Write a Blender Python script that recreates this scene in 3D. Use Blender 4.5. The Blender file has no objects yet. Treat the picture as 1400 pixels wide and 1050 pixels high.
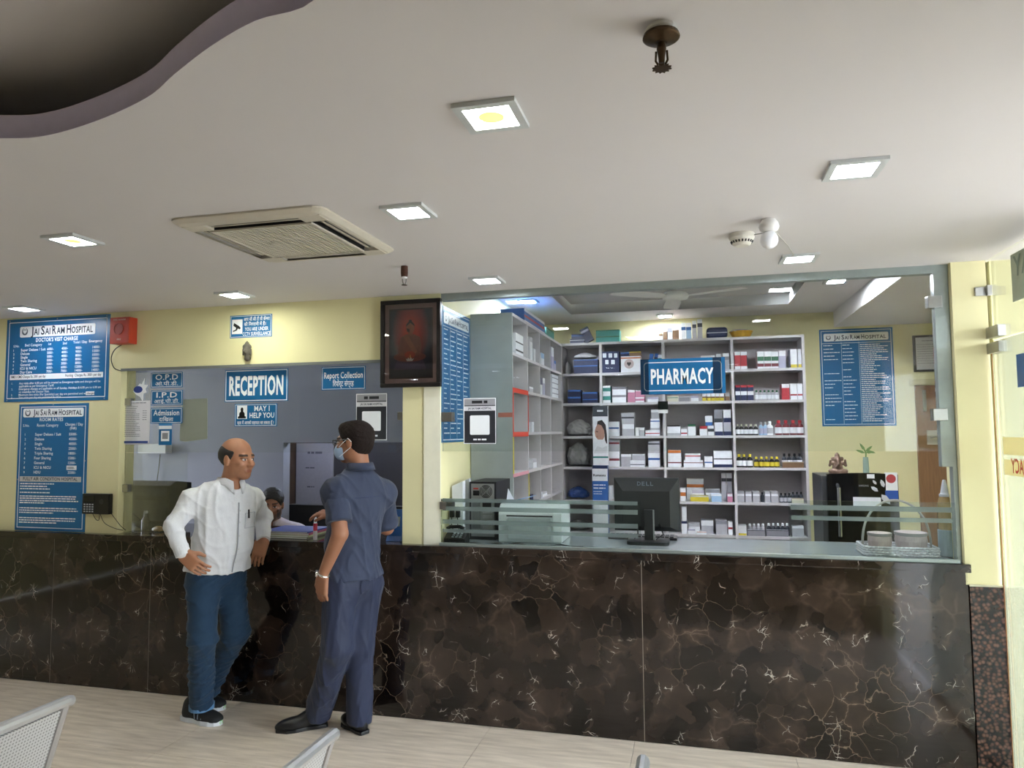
import bpy, bmesh, math, random
import numpy as np
from mathutils import Vector, Matrix
random.seed(7)
SC = bpy.context.scene
COL = SC.collection

# ------------------------------------------------------------------ camera
YAW, PITCH, ROLL, FPX = -0.2498, 0.0666, -0.0074, 970.1
CAMP = np.array([0.2919, -3.9401, 1.6524])
def cam_axes():
    cy, sy, cp, sp = math.cos(YAW), math.sin(YAW), math.cos(PITCH), math.sin(PITCH)
    fwd = np.array([sy*cp, cy*cp, sp]); right = np.array([cy, -sy, 0.0]); up = np.cross(right, fwd)
    c, s = math.cos(ROLL), math.sin(ROLL)
    return c*right + s*up, -s*right + c*up, fwd
AR, AU, AF = cam_axes()
cd = bpy.data.cameras.new('camera'); cam = bpy.data.objects.new('camera', cd); COL.objects.link(cam)
cd.sensor_width = 36.0; cd.lens = FPX/1400*36.0; cd.clip_start = 0.02; cd.clip_end = 200
cam.matrix_world = Matrix(((AR[0], AU[0], -AF[0], CAMP[0]), (AR[1], AU[1], -AF[1], CAMP[1]), (AR[2], AU[2], -AF[2], CAMP[2]), (0, 0, 0, 1)))
SC.camera = cam
def at(px, py, ax, v):
    """pixel of the photograph -> point on the plane ax = v"""
    d = AR*((px-700)/FPX) - AU*((py-525)/FPX) + AF
    i = 'XYZ'.index(ax)
    return CAMP + d*((v-CAMP[i])/d[i])

# ------------------------------------------------------------------ world, sun, exposure
SC.view_settings.view_transform = 'Standard'; SC.view_settings.look = 'None'
SC.view_settings.gamma = 1.0; SC.view_settings.use_curve_mapping = False
SC.view_settings.exposure = 1.0
SKY = 10.0
wd = bpy.data.worlds.new('world'); SC.world = wd; wd.use_nodes = True
nt = wd.node_tree; bg = nt.nodes['Background']
tc = nt.nodes.new('ShaderNodeTexCoord'); sx = nt.nodes.new('ShaderNodeSeparateXYZ')
mr = nt.nodes.new('ShaderNodeMapRange'); mr.inputs['From Min'].default_value = 0.0; mr.inputs['From Max'].default_value = 0.6
mx = nt.nodes.new('ShaderNodeMix'); mx.data_type = 'RGBA'
mx.inputs['A'].default_value = (0.88, 0.93, 1.0, 1); mx.inputs['B'].default_value = (0.60, 0.72, 1.0, 1)
nt.links.new(tc.outputs['Generated'], sx.inputs[0]); nt.links.new(sx.outputs['Z'], mr.inputs['Value'])
nt.links.new(mr.outputs[0], mx.inputs['Factor']); nt.links.new(mx.outputs['Result'], bg.inputs['Color'])
bg.inputs['Strength'].default_value = SKY
sd = bpy.data.lights.new('sun', 'SUN'); sun = bpy.data.objects.new('sun', sd); COL.objects.link(sun)
sd.energy = 3.0; sd.angle = math.radians(1.0); sd.color = (1.0, 0.95, 0.90)
sun.rotation_euler = Vector((-0.55, -0.22, -0.80)).to_track_quat('-Z', 'Y').to_euler(); sun.location = (8, -4, 10)
def portal(name, loc, rot, sx_, sy_):
    l = bpy.data.lights.new(name, 'AREA'); l.shape = 'RECTANGLE'; l.size = sx_; l.size_y = sy_; l.cycles.is_portal = True
    o = bpy.data.objects.new(name, l); COL.objects.link(o); o.location = loc; o.rotation_euler = rot
portal('daylight_portal_right', (1.80, -1.2, 1.24), (0, math.pi/2, 0), 2.4, 2.3)

# ------------------------------------------------------------------ materials
def lin(c):
    if isinstance(c, str):
        c = c.lstrip('#'); c = [int(c[i:i+2], 16)/255 for i in (0, 2, 4)]
        c = [x/12.92 if x <= .04045 else ((x+.055)/1.055)**2.4 for x in c]
    return (c[0], c[1], c[2], 1.0)
MATS = {}
def M(c, rough=.5, metal=0.0, noise=.05, scale=30.0, bump=0.0, spec=.5, emit=0.0, coat=0.0, name=None, stretch=None):
    key = (str(c), rough, metal, noise, scale, bump, spec, emit, coat, stretch)
    if key in MATS: return MATS[key]
    m = bpy.data.materials.new(name or 'surface'); m.use_nodes = True; MATS[key] = m
    t = m.node_tree; p = t.nodes['Principled BSDF']; col = lin(c)
    p.inputs['Roughness'].default_value = rough; p.inputs['Metallic'].default_value = metal
    p.inputs['Specular IOR Level'].default_value = spec; p.inputs['Coat Weight'].default_value = coat
    p.inputs['Base Color'].default_value = col
    if noise or bump:
        co = t.nodes.new('ShaderNodeTexCoord'); nz = t.nodes.new('ShaderNodeTexNoise')
        nz.inputs['Scale'].default_value = scale; nz.inputs['Detail'].default_value = 4
        src = co.outputs['Object']
        if stretch:
            mp = t.nodes.new('ShaderNodeMapping'); mp.inputs['Scale'].default_value = stretch; t.links.new(src, mp.inputs[0]); src = mp.outputs[0]
        t.links.new(src, nz.inputs['Vector'])
        if noise:
            mixn = t.nodes.new('ShaderNodeMix'); mixn.data_type = 'RGBA'
            mixn.inputs['A'].default_value = tuple(max(0, x*(1-noise*1.6)) for x in col[:3]) + (1,)
            mixn.inputs['B'].default_value = tuple(min(1, x*(1+noise*1.6)) for x in col[:3]) + (1,)
            t.links.new(nz.outputs['Fac'], mixn.inputs['Factor']); t.links.new(mixn.outputs['Result'], p.inputs['Base Color'])
        if bump:
            bn = t.nodes.new('ShaderNodeBump'); bn.inputs['Strength'].default_value = 1.0; bn.inputs['Distance'].default_value = bump
            t.links.new(nz.outputs['Fac'], bn.inputs['Height']); t.links.new(bn.outputs[0], p.inputs['Normal'])
    if emit:
        p.inputs['Emission Color'].default_value = col; p.inputs['Emission Strength'].default_value = emit
    return m
def glass_mat(name, tint, refl=.06, rough=0.0, haze=0.0, hazecol='#dfe8e6'):
    """thin pane: see-through tint, Fresnel mirror, optional frosting"""
    m = bpy.data.materials.new(name); m.use_nodes = True; t = m.node_tree; t.nodes.clear()
    out = t.nodes.new('ShaderNodeOutputMaterial'); tr = t.nodes.new('ShaderNodeBsdfTransparent'); tr.inputs[0].default_value = lin(tint)
    gl = t.nodes.new('ShaderNodeBsdfGlossy'); gl.inputs['Roughness'].default_value = rough
    fr = t.nodes.new('ShaderNodeFresnel'); fr.inputs['IOR'].default_value = 1.5
    mul = t.nodes.new('ShaderNodeMath'); mul.operation = 'MULTIPLY'; mul.inputs[1].default_value = refl/.04; mul.use_clamp = True
    mix = t.nodes.new('ShaderNodeMixShader'); t.links.new(fr.outputs[0], mul.inputs[0]); t.links.new(mul.outputs[0], mix.inputs[0])
    src = tr.outputs[0]
    if haze:
        df = t.nodes.new('ShaderNodeBsdfTranslucent'); df.inputs[0].default_value = lin(hazecol)
        d2 = t.nodes.new('ShaderNodeBsdfDiffuse'); d2.inputs[0].default_value = lin(hazecol)
        a = t.nodes.new('ShaderNodeMixShader'); a.inputs[0].default_value = .5; t.links.new(df.outputs[0], a.inputs[1]); t.links.new(d2.outputs[0], a.inputs[2])
        b = t.nodes.new('ShaderNodeMixShader'); b.inputs[0].default_value = haze; t.links.new(tr.outputs[0], b.inputs[1]); t.links.new(a.outputs[0], b.inputs[2]); src = b.outputs[0]
    t.links.new(src, mix.inputs[1]); t.links.new(gl.outputs[0], mix.inputs[2]); t.links.new(mix.outputs[0], out.inputs[0])
    return m
def marble_mat():
    m = bpy.data.materials.new('dark_emperador_marble'); m.use_nodes = True; t = m.node_tree; N = t.nodes.new; L = t.links.new
    p = t.nodes['Principled BSDF']; p.inputs['Roughness'].default_value = .07; p.inputs['Specular IOR Level'].default_value = .5
    geo = N('ShaderNodeNewGeometry')
    def warp(src, sc, amt):
        nz = N('ShaderNodeTexNoise'); nz.inputs['Scale'].default_value = sc; nz.inputs['Detail'].default_value = 5; L(src, nz.inputs['Vector'])
        s = N('ShaderNodeVectorMath'); s.operation = 'MULTIPLY_ADD'; L(nz.outputs['Color'], s.inputs[0]); s.inputs[1].default_value = (amt,)*3
        a = N('ShaderNodeVectorMath'); a.operation = 'ADD'; L(src, a.inputs[0]); s.inputs[2].default_value = (-amt/2,)*3; L(s.outputs[0], a.inputs[1]); return a.outputs[0]
    def vor(src, sc, feat):
        v = N('ShaderNodeTexVoronoi'); v.feature = feat; v.inputs['Scale'].default_value = sc; L(src, v.inputs['Vector']); return v
    def rng(src, a, b, lo, hi):
        r = N('ShaderNodeMapRange'); r.inputs['From Min'].default_value = a; r.inputs['From Max'].default_value = b; r.inputs['To Min'].default_value = lo; r.inputs['To Max'].default_value = hi
        L(src, r.inputs['Value']); return r.outputs[0]
    def mul(a, b):
        q = N('ShaderNodeMath'); q.operation = 'MULTIPLY'; L(a, q.inputs[0])
        if isinstance(b, float): q.inputs[1].default_value = b
        else: L(b, q.inputs[1])
        return q.outputs[0]
    def mixc(f, a, b):
        q = N('ShaderNodeMix'); q.data_type = 'RGBA'; L(f, q.inputs['Factor'])
        for nm, v in (('A', a), ('B', b)):
            if isinstance(v, tuple): q.inputs[nm].default_value = v
            else: L(v, q.inputs[nm])
        return q.outputs['Result']
    w1 = warp(warp(geo.outputs['Position'], 3.0, .22), 9.0, .07); w2 = warp(warp(geo.outputs['Position'], 3.0, .15), 16.0, .05)
    n1 = N('ShaderNodeTexNoise'); n1.inputs['Scale'].default_value = 4.5; n1.inputs['Detail'].default_value = 6; L(geo.outputs['Position'], n1.inputs['Vector'])
    n2 = N('ShaderNodeTexNoise'); n2.inputs['Scale'].default_value = 1.7; n2.inputs['Detail'].default_value = 3; L(geo.outputs['Position'], n2.inputs['Vector'])
    n3 = N('ShaderNodeTexNoise'); n3.inputs['Scale'].default_value = 9.0; n3.inputs['Detail'].default_value = 2; L(geo.outputs['Position'], n3.inputs['Vector'])
    cells = vor(w1, 8.0, 'F1')
    cr = N('ShaderNodeSeparateColor'); L(cells.outputs['Color'], cr.inputs[0])
    base = mixc(rng(cr.outputs[0], 0, 1, 0, 1), lin('#0b0807'), lin('#30251e'))
    base = mixc(rng(n1.outputs['Fac'], .48, .68, 0, .75), base, lin('#3f332c'))
    base = mixc(rng(n1.outputs['Fac'], .30, .44, .85, 0), base, lin('#080607'))
    e1 = vor(w1, 8.0, 'DISTANCE_TO_EDGE'); e2 = vor(w2, 5.0, 'DISTANCE_TO_EDGE'); e3 = vor(w2, 17.0, 'DISTANCE_TO_EDGE')
    halo = mul(rng(e1.outputs['Distance'], 0, .10, .55, 0), rng(n1.outputs['Fac'], .5, .66, 0, .8))
    base = mixc(halo, base, lin('#5e4e43'))
    v1 = mul(rng(e1.outputs['Distance'], 0, .016, 1, 0), rng(n2.outputs['Fac'], .50, .64, 0, .42))
    base = mixc(v1, base, lin('#a8927c'))
    v2 = mul(rng(e2.outputs['Distance'], 0, .008, 1, 0), rng(n3.outputs['Fac'], .55, .63, 0, .95))
    base = mixc(v2, base, lin('#b5aa9c'))
    v3 = mul(rng(e3.outputs['Distance'], 0, .018, 1, 0), rng(n3.outputs['Fac'], .62, .69, 0, 1))
    base = mixc(v3, base, lin('#e2dccf'))
    L(base, p.inputs['Base Color'])
    return m
def granite_mat():
    m = bpy.data.materials.new('brown_granite'); m.use_nodes = True; t = m.node_tree; N = t.nodes.new; L = t.links.new
    p = t.nodes['Principled BSDF']; p.inputs['Roughness'].default_value = .2
    geo = N('ShaderNodeNewGeometry'); v = N('ShaderNodeTexVoronoi'); v.inputs['Scale'].default_value = 55; L(geo.outputs['Position'], v.inputs['Vector'])
    cr = N('ShaderNodeValToRGB'); L(v.outputs['Distance'], cr.inputs[0])
    cr.color_ramp.elements[0].color = lin('#6b4a3e'); cr.color_ramp.elements[1].color = lin('#140e0d'); cr.color_ramp.elements[0].position = .15; cr.color_ramp.elements[1].position = .62
    L(cr.outputs[0], p.inputs['Base Color']); return m
def tile_mat():
    m = bpy.data.materials.new('travertine_look_floor_tile'); m.use_nodes = True; t = m.node_tree; N = t.nodes.new; L = t.links.new
    p = t.nodes['Principled BSDF']; p.inputs['Roughness'].default_value = .22
    geo = N('ShaderNodeNewGeometry'); mp = N('ShaderNodeMapping'); mp.inputs['Rotation'].default_value = (0, 0, .35); mp.inputs['Scale'].default_value = (1.2, 9, 1); L(geo.outputs['Position'], mp.inputs[0])
    a = N('ShaderNodeTexNoise'); a.inputs['Scale'].default_value = 3.5; a.inputs['Detail'].default_value = 8; L(mp.outputs[0], a.inputs['Vector'])
    cr = N('ShaderNodeValToRGB'); L(a.outputs['Fac'], cr.inputs[0]); e = cr.color_ramp.elements
    e[0].position = .3; e[0].color = lin('#cdbeac'); e[1].position = .72; e[1].color = lin('#ecdecb')
    b = N('ShaderNodeTexNoise'); b.inputs['Scale'].default_value = 14; b.inputs['Detail'].default_value = 6; L(mp.outputs[0], b.inputs['Vector'])
    r = N('ShaderNodeMapRange'); r.inputs['From Min'].default_value = .66; r.inputs['From Max'].default_value = .74; r.inputs['To Max'].default_value = .5; L(b.outputs['Fac'], r.inputs['Value'])
    q = N('ShaderNodeMix'); q.data_type = 'RGBA'; L(r.outputs[0], q.inputs['Factor']); L(cr.outputs[0], q.inputs['A']); q.inputs['B'].default_value = lin('#9a8d80')
    L(q.outputs['Result'], p.inputs['Base Color']); return m
MARBLE, GRANITE, TILE = marble_mat(), granite_mat(), tile_mat()
CREAM = M('#e2dbab', .65, noise=.05, scale=3.0, bump=.0008, name='cream_paint')
CEILW = M('#d8d3d2', .7, noise=.02, scale=2.0, bump=.001, name='ceiling_paint')
LAV = M('#e0d8f0', .7, noise=.03, name='lavender_paint')
WHITE = M('#e8e8e6', .45, noise=.02); BLACK = M('#0b0b0d', .35, noise=.1); DKGREY = M('#2a2b2d', .45)
STEEL = M('#a9a9a6', .3, 1.0, noise=.08); ALU = M('#97a09c', .42, .6, noise=.06)
SIGN = M('#0a659b', .35, noise=.03, name='sign_blue'); SIGNW = M('#f2f5f7', .4, noise=.01, name='sign_white')
GLASS = glass_mat('clear_glass', '#f9fbfa', .022)

# ------------------------------------------------------------------ mesh helpers
WPOS = {}
class MB:
    def __init__(s): s.v = []; s.f = []; s.m = []
    def face(s, pts, m=0):
        n = len(s.v); s.v += [tuple(map(float, p)) for p in pts]; s.f.append(tuple(range(n, n+len(pts)))); s.m.append(m); return s
    def add(s, verts, faces, m=0):
        n = len(s.v); s.v += [tuple(map(float, p)) for p in verts]
        for f in faces: s.f.append(tuple(i+n for i in f)); s.m.append(m)
        return s
    def box(s, x0, x1, y0, y1, z0, z1, m=0):
        V = [(x0, y0, z0), (x1, y0, z0), (x1, y1, z0), (x0, y1, z0), (x0, y0, z1), (x1, y0, z1), (x1, y1, z1), (x0, y1, z1)]
        return s.add(V, [(0, 3, 2, 1), (4, 5, 6, 7), (0, 1, 5, 4), (1, 2, 6, 5), (2, 3, 7, 6), (3, 0, 4, 7)], m)
    def cyl(s, a, b, r0, r1=None, n=14, m=0, cap=True):
        a = Vector(a); b = Vector(b); r1 = r0 if r1 is None else r1; d = (b-a).normalized()
        u = d.orthogonal().normalized(); w = d.cross(u)
        V = []
        for c, r in ((a, r0), (b, r1)):
            for i in range(n):
                t = 2*math.pi*i/n; V.append(c + (u*math.cos(t) + w*math.sin(t))*r)
        F = [(i, (i+1) % n, n+(i+1) % n, n+i) for i in range(n)]
        if cap: F += [tuple(range(n-1, -1, -1)), tuple(range(n, 2*n))]
        return s.add(V, F, m)
    def tube(s, pts, r, n=6, m=0, closed=False):
        pts = [Vector(p) for p in pts]; k = len(pts); V = []; F = []
        up = Vector((0, 0, 1)); prev = None
        for i, p in enumerate(pts):
            d = (pts[(i+1) % k] - pts[i-1]) if closed else (pts[min(i+1, k-1)] - pts[max(i-1, 0)])
            d.normalize(); u = (d.cross(prev) if prev is not None else d.cross(up))
            if u.length < 1e-4: u = d.orthogonal()
            u.normalize(); w = u.cross(d).normalized(); prev = w; rr = r[i] if isinstance(r, (list, tuple)) else r
            for j in range(n):
                t = 2*math.pi*j/n; V.append(p + (u*math.cos(t) + w*math.sin(t))*rr)
        for i in range(k if closed else k-1):
            for j in range(n):
                a, b = i*n, ((i+1) % k)*n; F.append((a+j, a+(j+1) % n, b+(j+1) % n, b+j))
        if not closed: F += [tuple(range(n-1, -1, -1)), tuple(range((k-1)*n, k*n))]
        return s.add(V, F, m)
    def lathe(s, c, prof, n=20, m=0, mats=None):
        V = []; F = []; c = Vector(c); k = len(prof); idx = []
        for r, z in prof:
            for j in range(n):
                t = 2*math.pi*j/n; V.append((c.x + r*math.cos(t), c.y + r*math.sin(t), c.z + z))
        n0 = len(s.v); s.v += V
        for i in range(k-1):
            for j in range(n):
                s.f.append(tuple(q+n0 for q in (i*n+j, i*n+(j+1) % n, (i+1)*n+(j+1) % n, (i+1)*n+j))); s.m.append(mats[i] if mats else m)
        s.f.append(tuple(n0+q for q in range(n-1, -1, -1))); s.m.append(mats[0] if mats else m)
        s.f.append(tuple(n0+(k-1)*n+q for q in range(n))); s.m.append(mats[-1] if mats else m)
        return s
    def prism(s, poly, fr, t0, t1, m=0):
        """2-D polygon (u,v) in frame fr=(origin,u,v,n), extruded along n from t0 to t1"""
        o, u, v, nn = [Vector(q) for q in fr]; k = len(poly)
        V = [o+u*a+v*b+nn*t0 for a, b in poly] + [o+u*a+v*b+nn*t1 for a, b in poly]
        F = [tuple(range(k-1, -1, -1)), tuple(range(k, 2*k))] + [(i, (i+1) % k, k+(i+1) % k, k+i) for i in range(k)]
        return s.add(V, F, m)
    def build(s, name, mats, parent=None, label=None, bevel=0.0, smooth=False, kind=None, cat=None, group=None, local=False, weld=False):
        if not isinstance(mats, (list, tuple)): mats = [mats]
        me = bpy.data.meshes.new(name); V = np.array(s.v, dtype=float)
        off = np.array(WPOS.get(parent.name, (0, 0, 0))) if (parent is not None and not local) else np.zeros(3)
        c = np.array([(V[:, 0].min()+V[:, 0].max())/2, (V[:, 1].min()+V[:, 1].max())/2, V[:, 2].min()])
        me.from_pydata([tuple(q) for q in V-c], [], s.f)
        for q in mats: me.materials.append(q)
        me.polygons.foreach_set('material_index', s.m)
        if smooth: me.polygons.foreach_set('use_smooth', [True]*len(me.polygons))
        bm = bmesh.new(); bm.from_mesh(me)
        if weld: bmesh.ops.remove_doubles(bm, verts=bm.verts, dist=1e-5)
        bmesh.ops.recalc_face_normals(bm, faces=bm.faces)
        if bevel:
            bmesh.ops.bevel(bm, geom=list(bm.edges), offset=bevel, segments=2, affect='EDGES', profile=.7, clamp_overlap=True)
        bm.to_mesh(me); bm.free()
        o = bpy.data.objects.new(name, me); COL.objects.link(o)
        o.location = c - off
        if parent is not None: o.parent = parent
        WPOS[o.name] = tuple(c)
        return tag(o, label, cat, group, kind)
def tag(o, label=None, cat=None, group=None, kind=None):
    if label: o['label'] = label
    if cat: o['category'] = cat
    if group: o['group'] = group
    if kind: o['kind'] = kind
    return o
def thing(name, label, cat, loc, group=None, kind=None):
    o = bpy.data.objects.new(name, None); COL.objects.link(o); o.location = tuple(loc); o.empty_display_size = .05
    WPOS[o.name] = tuple(float(q) for q in loc)
    return tag(o, label, cat, group, kind)
def copy_tree(o, parent=None):
    c = o.copy(); COL.objects.link(c); c.parent = parent
    for ch in list(o.children): copy_tree(ch, c)
    return c
def box(name, x0, x1, y0, y1, z0, z1, mat, parent=None, bevel=0.0, **k):
    return MB().box(x0, x1, y0, y1, z0, z1).build(name, mat, parent, bevel=bevel, **k)
def FY(y): return ((0, y, 0), (1, 0, 0), (0, 0, 1), (0, -1, 0))      # faces the camera side (-Y)
def FX(x): return ((x, 0, 0), (0, 1, 0), (0, 0, 1), (1, 0, 0))       # faces +X

# lettering: built-in font turned into flat mesh
def glyphs(body, bold):
    c = bpy.data.curves.new('lettering', 'FONT'); c.body = body; c.size = 1.0; c.resolution_u = 2
    if bold: c.offset = .012*bold; c.space_character = 1 + .03*bold
    o = bpy.data.objects.new('lettering', c); me = bpy.data.meshes.new_from_object(o)
    V = np.empty(len(me.vertices)*3); me.vertices.foreach_get('co', V); V = V.reshape(-1, 3)
    F = [tuple(p.vertices) for p in me.polygons]
    bpy.data.objects.remove(o); bpy.data.curves.remove(c); bpy.data.meshes.remove(me)
    return V, F
def lettering(parent, fr, items, mat, name='lettering', t=.0008, label=None):
    """items: (text, u_left, v_baseline, cap_height, width or None, bold, align)"""
    o, u, v, n = [np.array(q, float) for q in fr]; mb = MB()
    for it in items:
        body, u0, v0, h = it[:4]; w = it[4] if len(it) > 4 else None; bold = it[5] if len(it) > 5 else 1; al = it[6] if len(it) > 6 else 'l'
        V, F = glyphs(body, bold)
        if not len(V): continue
        sy_ = h/.69; x0, x1 = V[:, 0].min(), V[:, 0].max(); sx_ = (w/(x1-x0)) if w else sy_
        wid = (x1-x0)*sx_; us = u0 - (wid if al == 'r' else wid/2 if al == 'c' else 0)
        P = o + np.outer((V[:, 0]-x0)*sx_+us, u) + np.outer(V[:, 1]*sy_+v0, v) + n*t
        mb.add(P, F)
    return mb.build(name, mat, parent, label=label, kind='stuff')
def ring(mb, fr, a0, a1, b0, b1, w, t, m=0):
    o, u, v, n = [Vector(q) for q in fr]
    P = [(a0, b0), (a1, b0), (a1, b1), (a0, b1)]; Q = [(a0+w, b0+w), (a1-w, b0+w), (a1-w, b1-w), (a0+w, b1-w)]
    V = [o+u*a+v*b+n*t for a, b in P+Q]
    mb.add(V, [(i, (i+1) % 4, 4+(i+1) % 4, 4+i) for i in range(4)], m); return mb
def rrect(a0, a1, b0, b1, r, n=4):
    out = []
    for cx, cy, s in ((a1-r, b0+r, -90), (a1-r, b1-r, 0), (a0+r, b1-r, 90), (a0+r, b0+r, 180)):
        for i in range(n+1):
            t = math.radians(s+90*i/n); out.append((cx+r*math.cos(t), cy+r*math.sin(t)))
    return out
def plate(parent, fr, a0, a1, b0, b1, mat, name='panel', t0=0.0, t1=.004, r=0.0, label=None):
    poly = rrect(a0, a1, b0, b1, r) if r else [(a0, b0), (a1, b0), (a1, b1), (a0, b1)]
    return MB().prism(poly, fr, t0, t1).build(name, mat, parent, label=label)
# ================================================================== THE SETTING
H = 2.48; PD, PW = 2.45, 2.75          # pharmacy: rack front, back wall
HP = float(at(950, 435, 'Y', PW)[2])
st = dict(kind='structure')
# floor with its tiles
floor = box('floor', -6.5, 4.0, -7.2, 2.2, -.06, -.006, M('#d5ccbf', .8), label='beige stone-look tiled lobby floor in front of the counter', **st)
tm = None
for i in range(-8, 5):
    for j in range(0, 9):
        x0 = -.05+.8*i; y1 = -.001 if j == 0 else .075-.8*j; y0 = .075-.8*(j+1)
        if j == 0 or tm is None:
            o = box('tile', x0+.0015, x0+.7985, y0+.0015, y1-.0015, -.006, 0, TILE, floor)
            if j == 1: tm = o.data
        else:
            o = bpy.data.objects.new('tile', tm); COL.objects.link(o); o.parent = floor
            o.location = np.array((x0+.4, (y0+y1)/2, -.006)) - np.array(WPOS[floor.name])
tag(box('yard_ground', -30, 40, -40, 12, -.2, -.07, M('#a79f92', .9, noise=.1, scale=2)), 'sunlit paved yard outside the lobby', 'ground', kind='structure')
# lobby ceiling with the wavy recess
wave = [(-.393, -2.766), (-.541, -2.735), (-.685, -2.679), (-.843, -2.599), (-.998, -2.515), (-1.225, -2.44), (-1.436, -2.401), (-1.566, -2.421), (-1.80, -2.50), (-2.15, -2.72), (-2.6, -2.98), (-3.1, -3.10), (-3.6, -3.2), (-3.9, -3.6), (-3.7, -4.3), (-3.0, -4.8), (-2.0, -4.9), (-1.0, -4.8), (-.45, -4.5), (-.2, -4.0), (-.1, -3.4), (-.2, -2.95)]
def smooth_loop(P, k=5):
    out = []; n = len(P)
    for i in range(n):
        p0, p1, p2, p3 = [np.array(P[(i+q) % n]) for q in (-1, 0, 1, 2)]
        for s in range(k):
            t = s/k; out.append(tuple(.5*((2*p1)+(-p0+p2)*t+(2*p0-5*p1+4*p2-p3)*t*t+(-p0+3*p1-3*p2+p3)*t**3)))
    return out
WL = smooth_loop(wave)
def slab_hole(name, rect, hole, z, zt, mats, **k):
    bm = bmesh.new()
    def loop(P):
        vs = [bm.verts.new((x, y, z)) for x, y in P]
        return [bm.edges.new((vs[i], vs[(i+1) % len(vs)])) for i in range(len(vs))]
    x0, x1, y0, y1 = rect
    E_ = loop([(x0, y0), (x1, y0), (x1, y1), (x0, y1)]); L_ = loop(hole)
    bmesh.ops.triangle_fill(bm, use_beauty=True, use_dissolve=False, edges=E_+L_)
    n = len(hole); vs = [e.verts[0] for e in L_]; vs = []
    bm.verts.ensure_lookup_table(); lo = [bm.verts[4+i] for i in range(n)]
    hi = [bm.verts.new((v.co.x, v.co.y, zt)) for v in lo]
    for f in bm.faces:
        f.material_index = 0
        if f.normal.z > 0: f.normal_flip()
    for i in range(n):
        f = bm.faces.new((lo[i], lo[(i+1) % n], hi[(i+1) % n], hi[i])); f.material_index = 1; f.smooth = True
    me = bpy.data.meshes.new(name); bm.to_mesh(me); bm.free()
    for q in mats: me.materials.append(q)
    o = bpy.data.objects.new(name, me); COL.objects.link(o); WPOS[o.name] = (0, 0, 0)
    return tag(o, k.get('label'), None, None, 'structure')
ceil_ = slab_hole('ceiling', (-6.5, 4.0, -8.0, .05), WL, H, H+.066, [CEILW, LAV], label='white lobby ceiling with wavy lavender-edged recess')  # runs past the glazing as an unseen overhang added to block the sun
box('upper_ceiling', -6.5, 4.0, -8.0, .05, H+.21, H+.34, CEILW, ceil_)
box('cove_side', -6.5, -6.4, -8.0, .05, H, H+.21, CEILW, ceil_); box('cove_side', 3.9, 4.0, -8.0, .05, H, H+.21, CEILW, ceil_)
box('cove_side', -6.4, 3.9, -8.0, -7.9, H, H+.21, CEILW, ceil_); box('cove_side', -6.4, 3.9, -.05, .05, H+.001, H+.21, CEILW, ceil_)
# walls of the lobby front
box('wall_left', -6.6, -6.5, -7.2, .03, 0, 2.82, CREAM, **st)
box('wall_front_left', -6.5, -3.44, .03, .16, .993, H, CREAM, **st)
box('wall_front_header', -3.44, -1.40, .03, .16, 2.093, H, CREAM, **st)
tr = box('trim_1', -3.44, -1.40, .024, .03, 2.075, 2.093, M('#6f7370', .5), **st)
box('wall_front_pier', -1.40, -1.16, .03, .16, .993, H, CREAM, **st)
box('trim_2', -1.262, -1.158, .022, .03, .993, 1.95, M('#e9e6cf', .6, noise=.06, scale=12), **st)
box('wall_front_pillar', 1.556, 1.71, 0.0, .20, .893, H, CREAM, **st)
box('trim_3', 1.569, 1.715, -.008, .20, 0, .893, GRANITE, label='brown granite cladding at the foot of the right pillar', **st)
box('trim_4', 1.568, 1.716, -.012, .0, .888, .896, M('#cfc9b0', .7), **st)
box('wall_outside', 1.735, 4.0, .02, .2, 0, H+.3, M('#bdb98f', .7, noise=.04, scale=3), **st)
# pharmacy room
box('wall_pharmacy_left', -1.25, -1.16, .16, PW, 0, HP, CREAM, **st)
box('wall_pharmacy_back', -1.25, 3.0, PW, PW+.1, 0, HP+.2, CREAM, **st)
box('wall_pharmacy_right', 2.9, 3.0, .2, PW, 0, HP, CREAM, **st)
tq = [at(x, y, 'Z', HP)[:2] for x, y in ((783, 432), (1081, 413), (1101, 383), (762, 405.6))]
TX0, TX1, TY1 = float(tq[0][0]), float((tq[1][0]+tq[2][0])/2), float((tq[0][1]+tq[1][1])/2); TY0 = .5
slab_hole('ceiling_pharmacy', (-1.25, 3.0, .05, PW+.01), [(TX0, TY0), (TX1, TY0), (TX1, TY1), (TX0, TY1)], HP, HP+.09, [CEILW, WHITE], label='white pharmacy ceiling with rectangular tray recess')
box('ceiling_pharmacy_tray', TX0-.02, TX1+.02, TY0-.02, TY1+.02, HP+.09, HP+.12, M('#b8b6b2', .7), **st)
so = at(1145, 447, 'Y', PW)
box('ceiling_pharmacy_soffit', float(so[0])-.03, 2.9, .2, PW, float(so[2]), HP, CEILW, **st)
box('trim_beam', -1.16, 1.556, .03, .05, H-.001, HP, CEILW, **st)
box('ceiling_sun_blocker', -6.6, 4.0, .051, 3.0, HP+.22, HP+.34, M('#9a958c', .8), **st)  # unseen slab added over the rooms to stop sun leaking in
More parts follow.
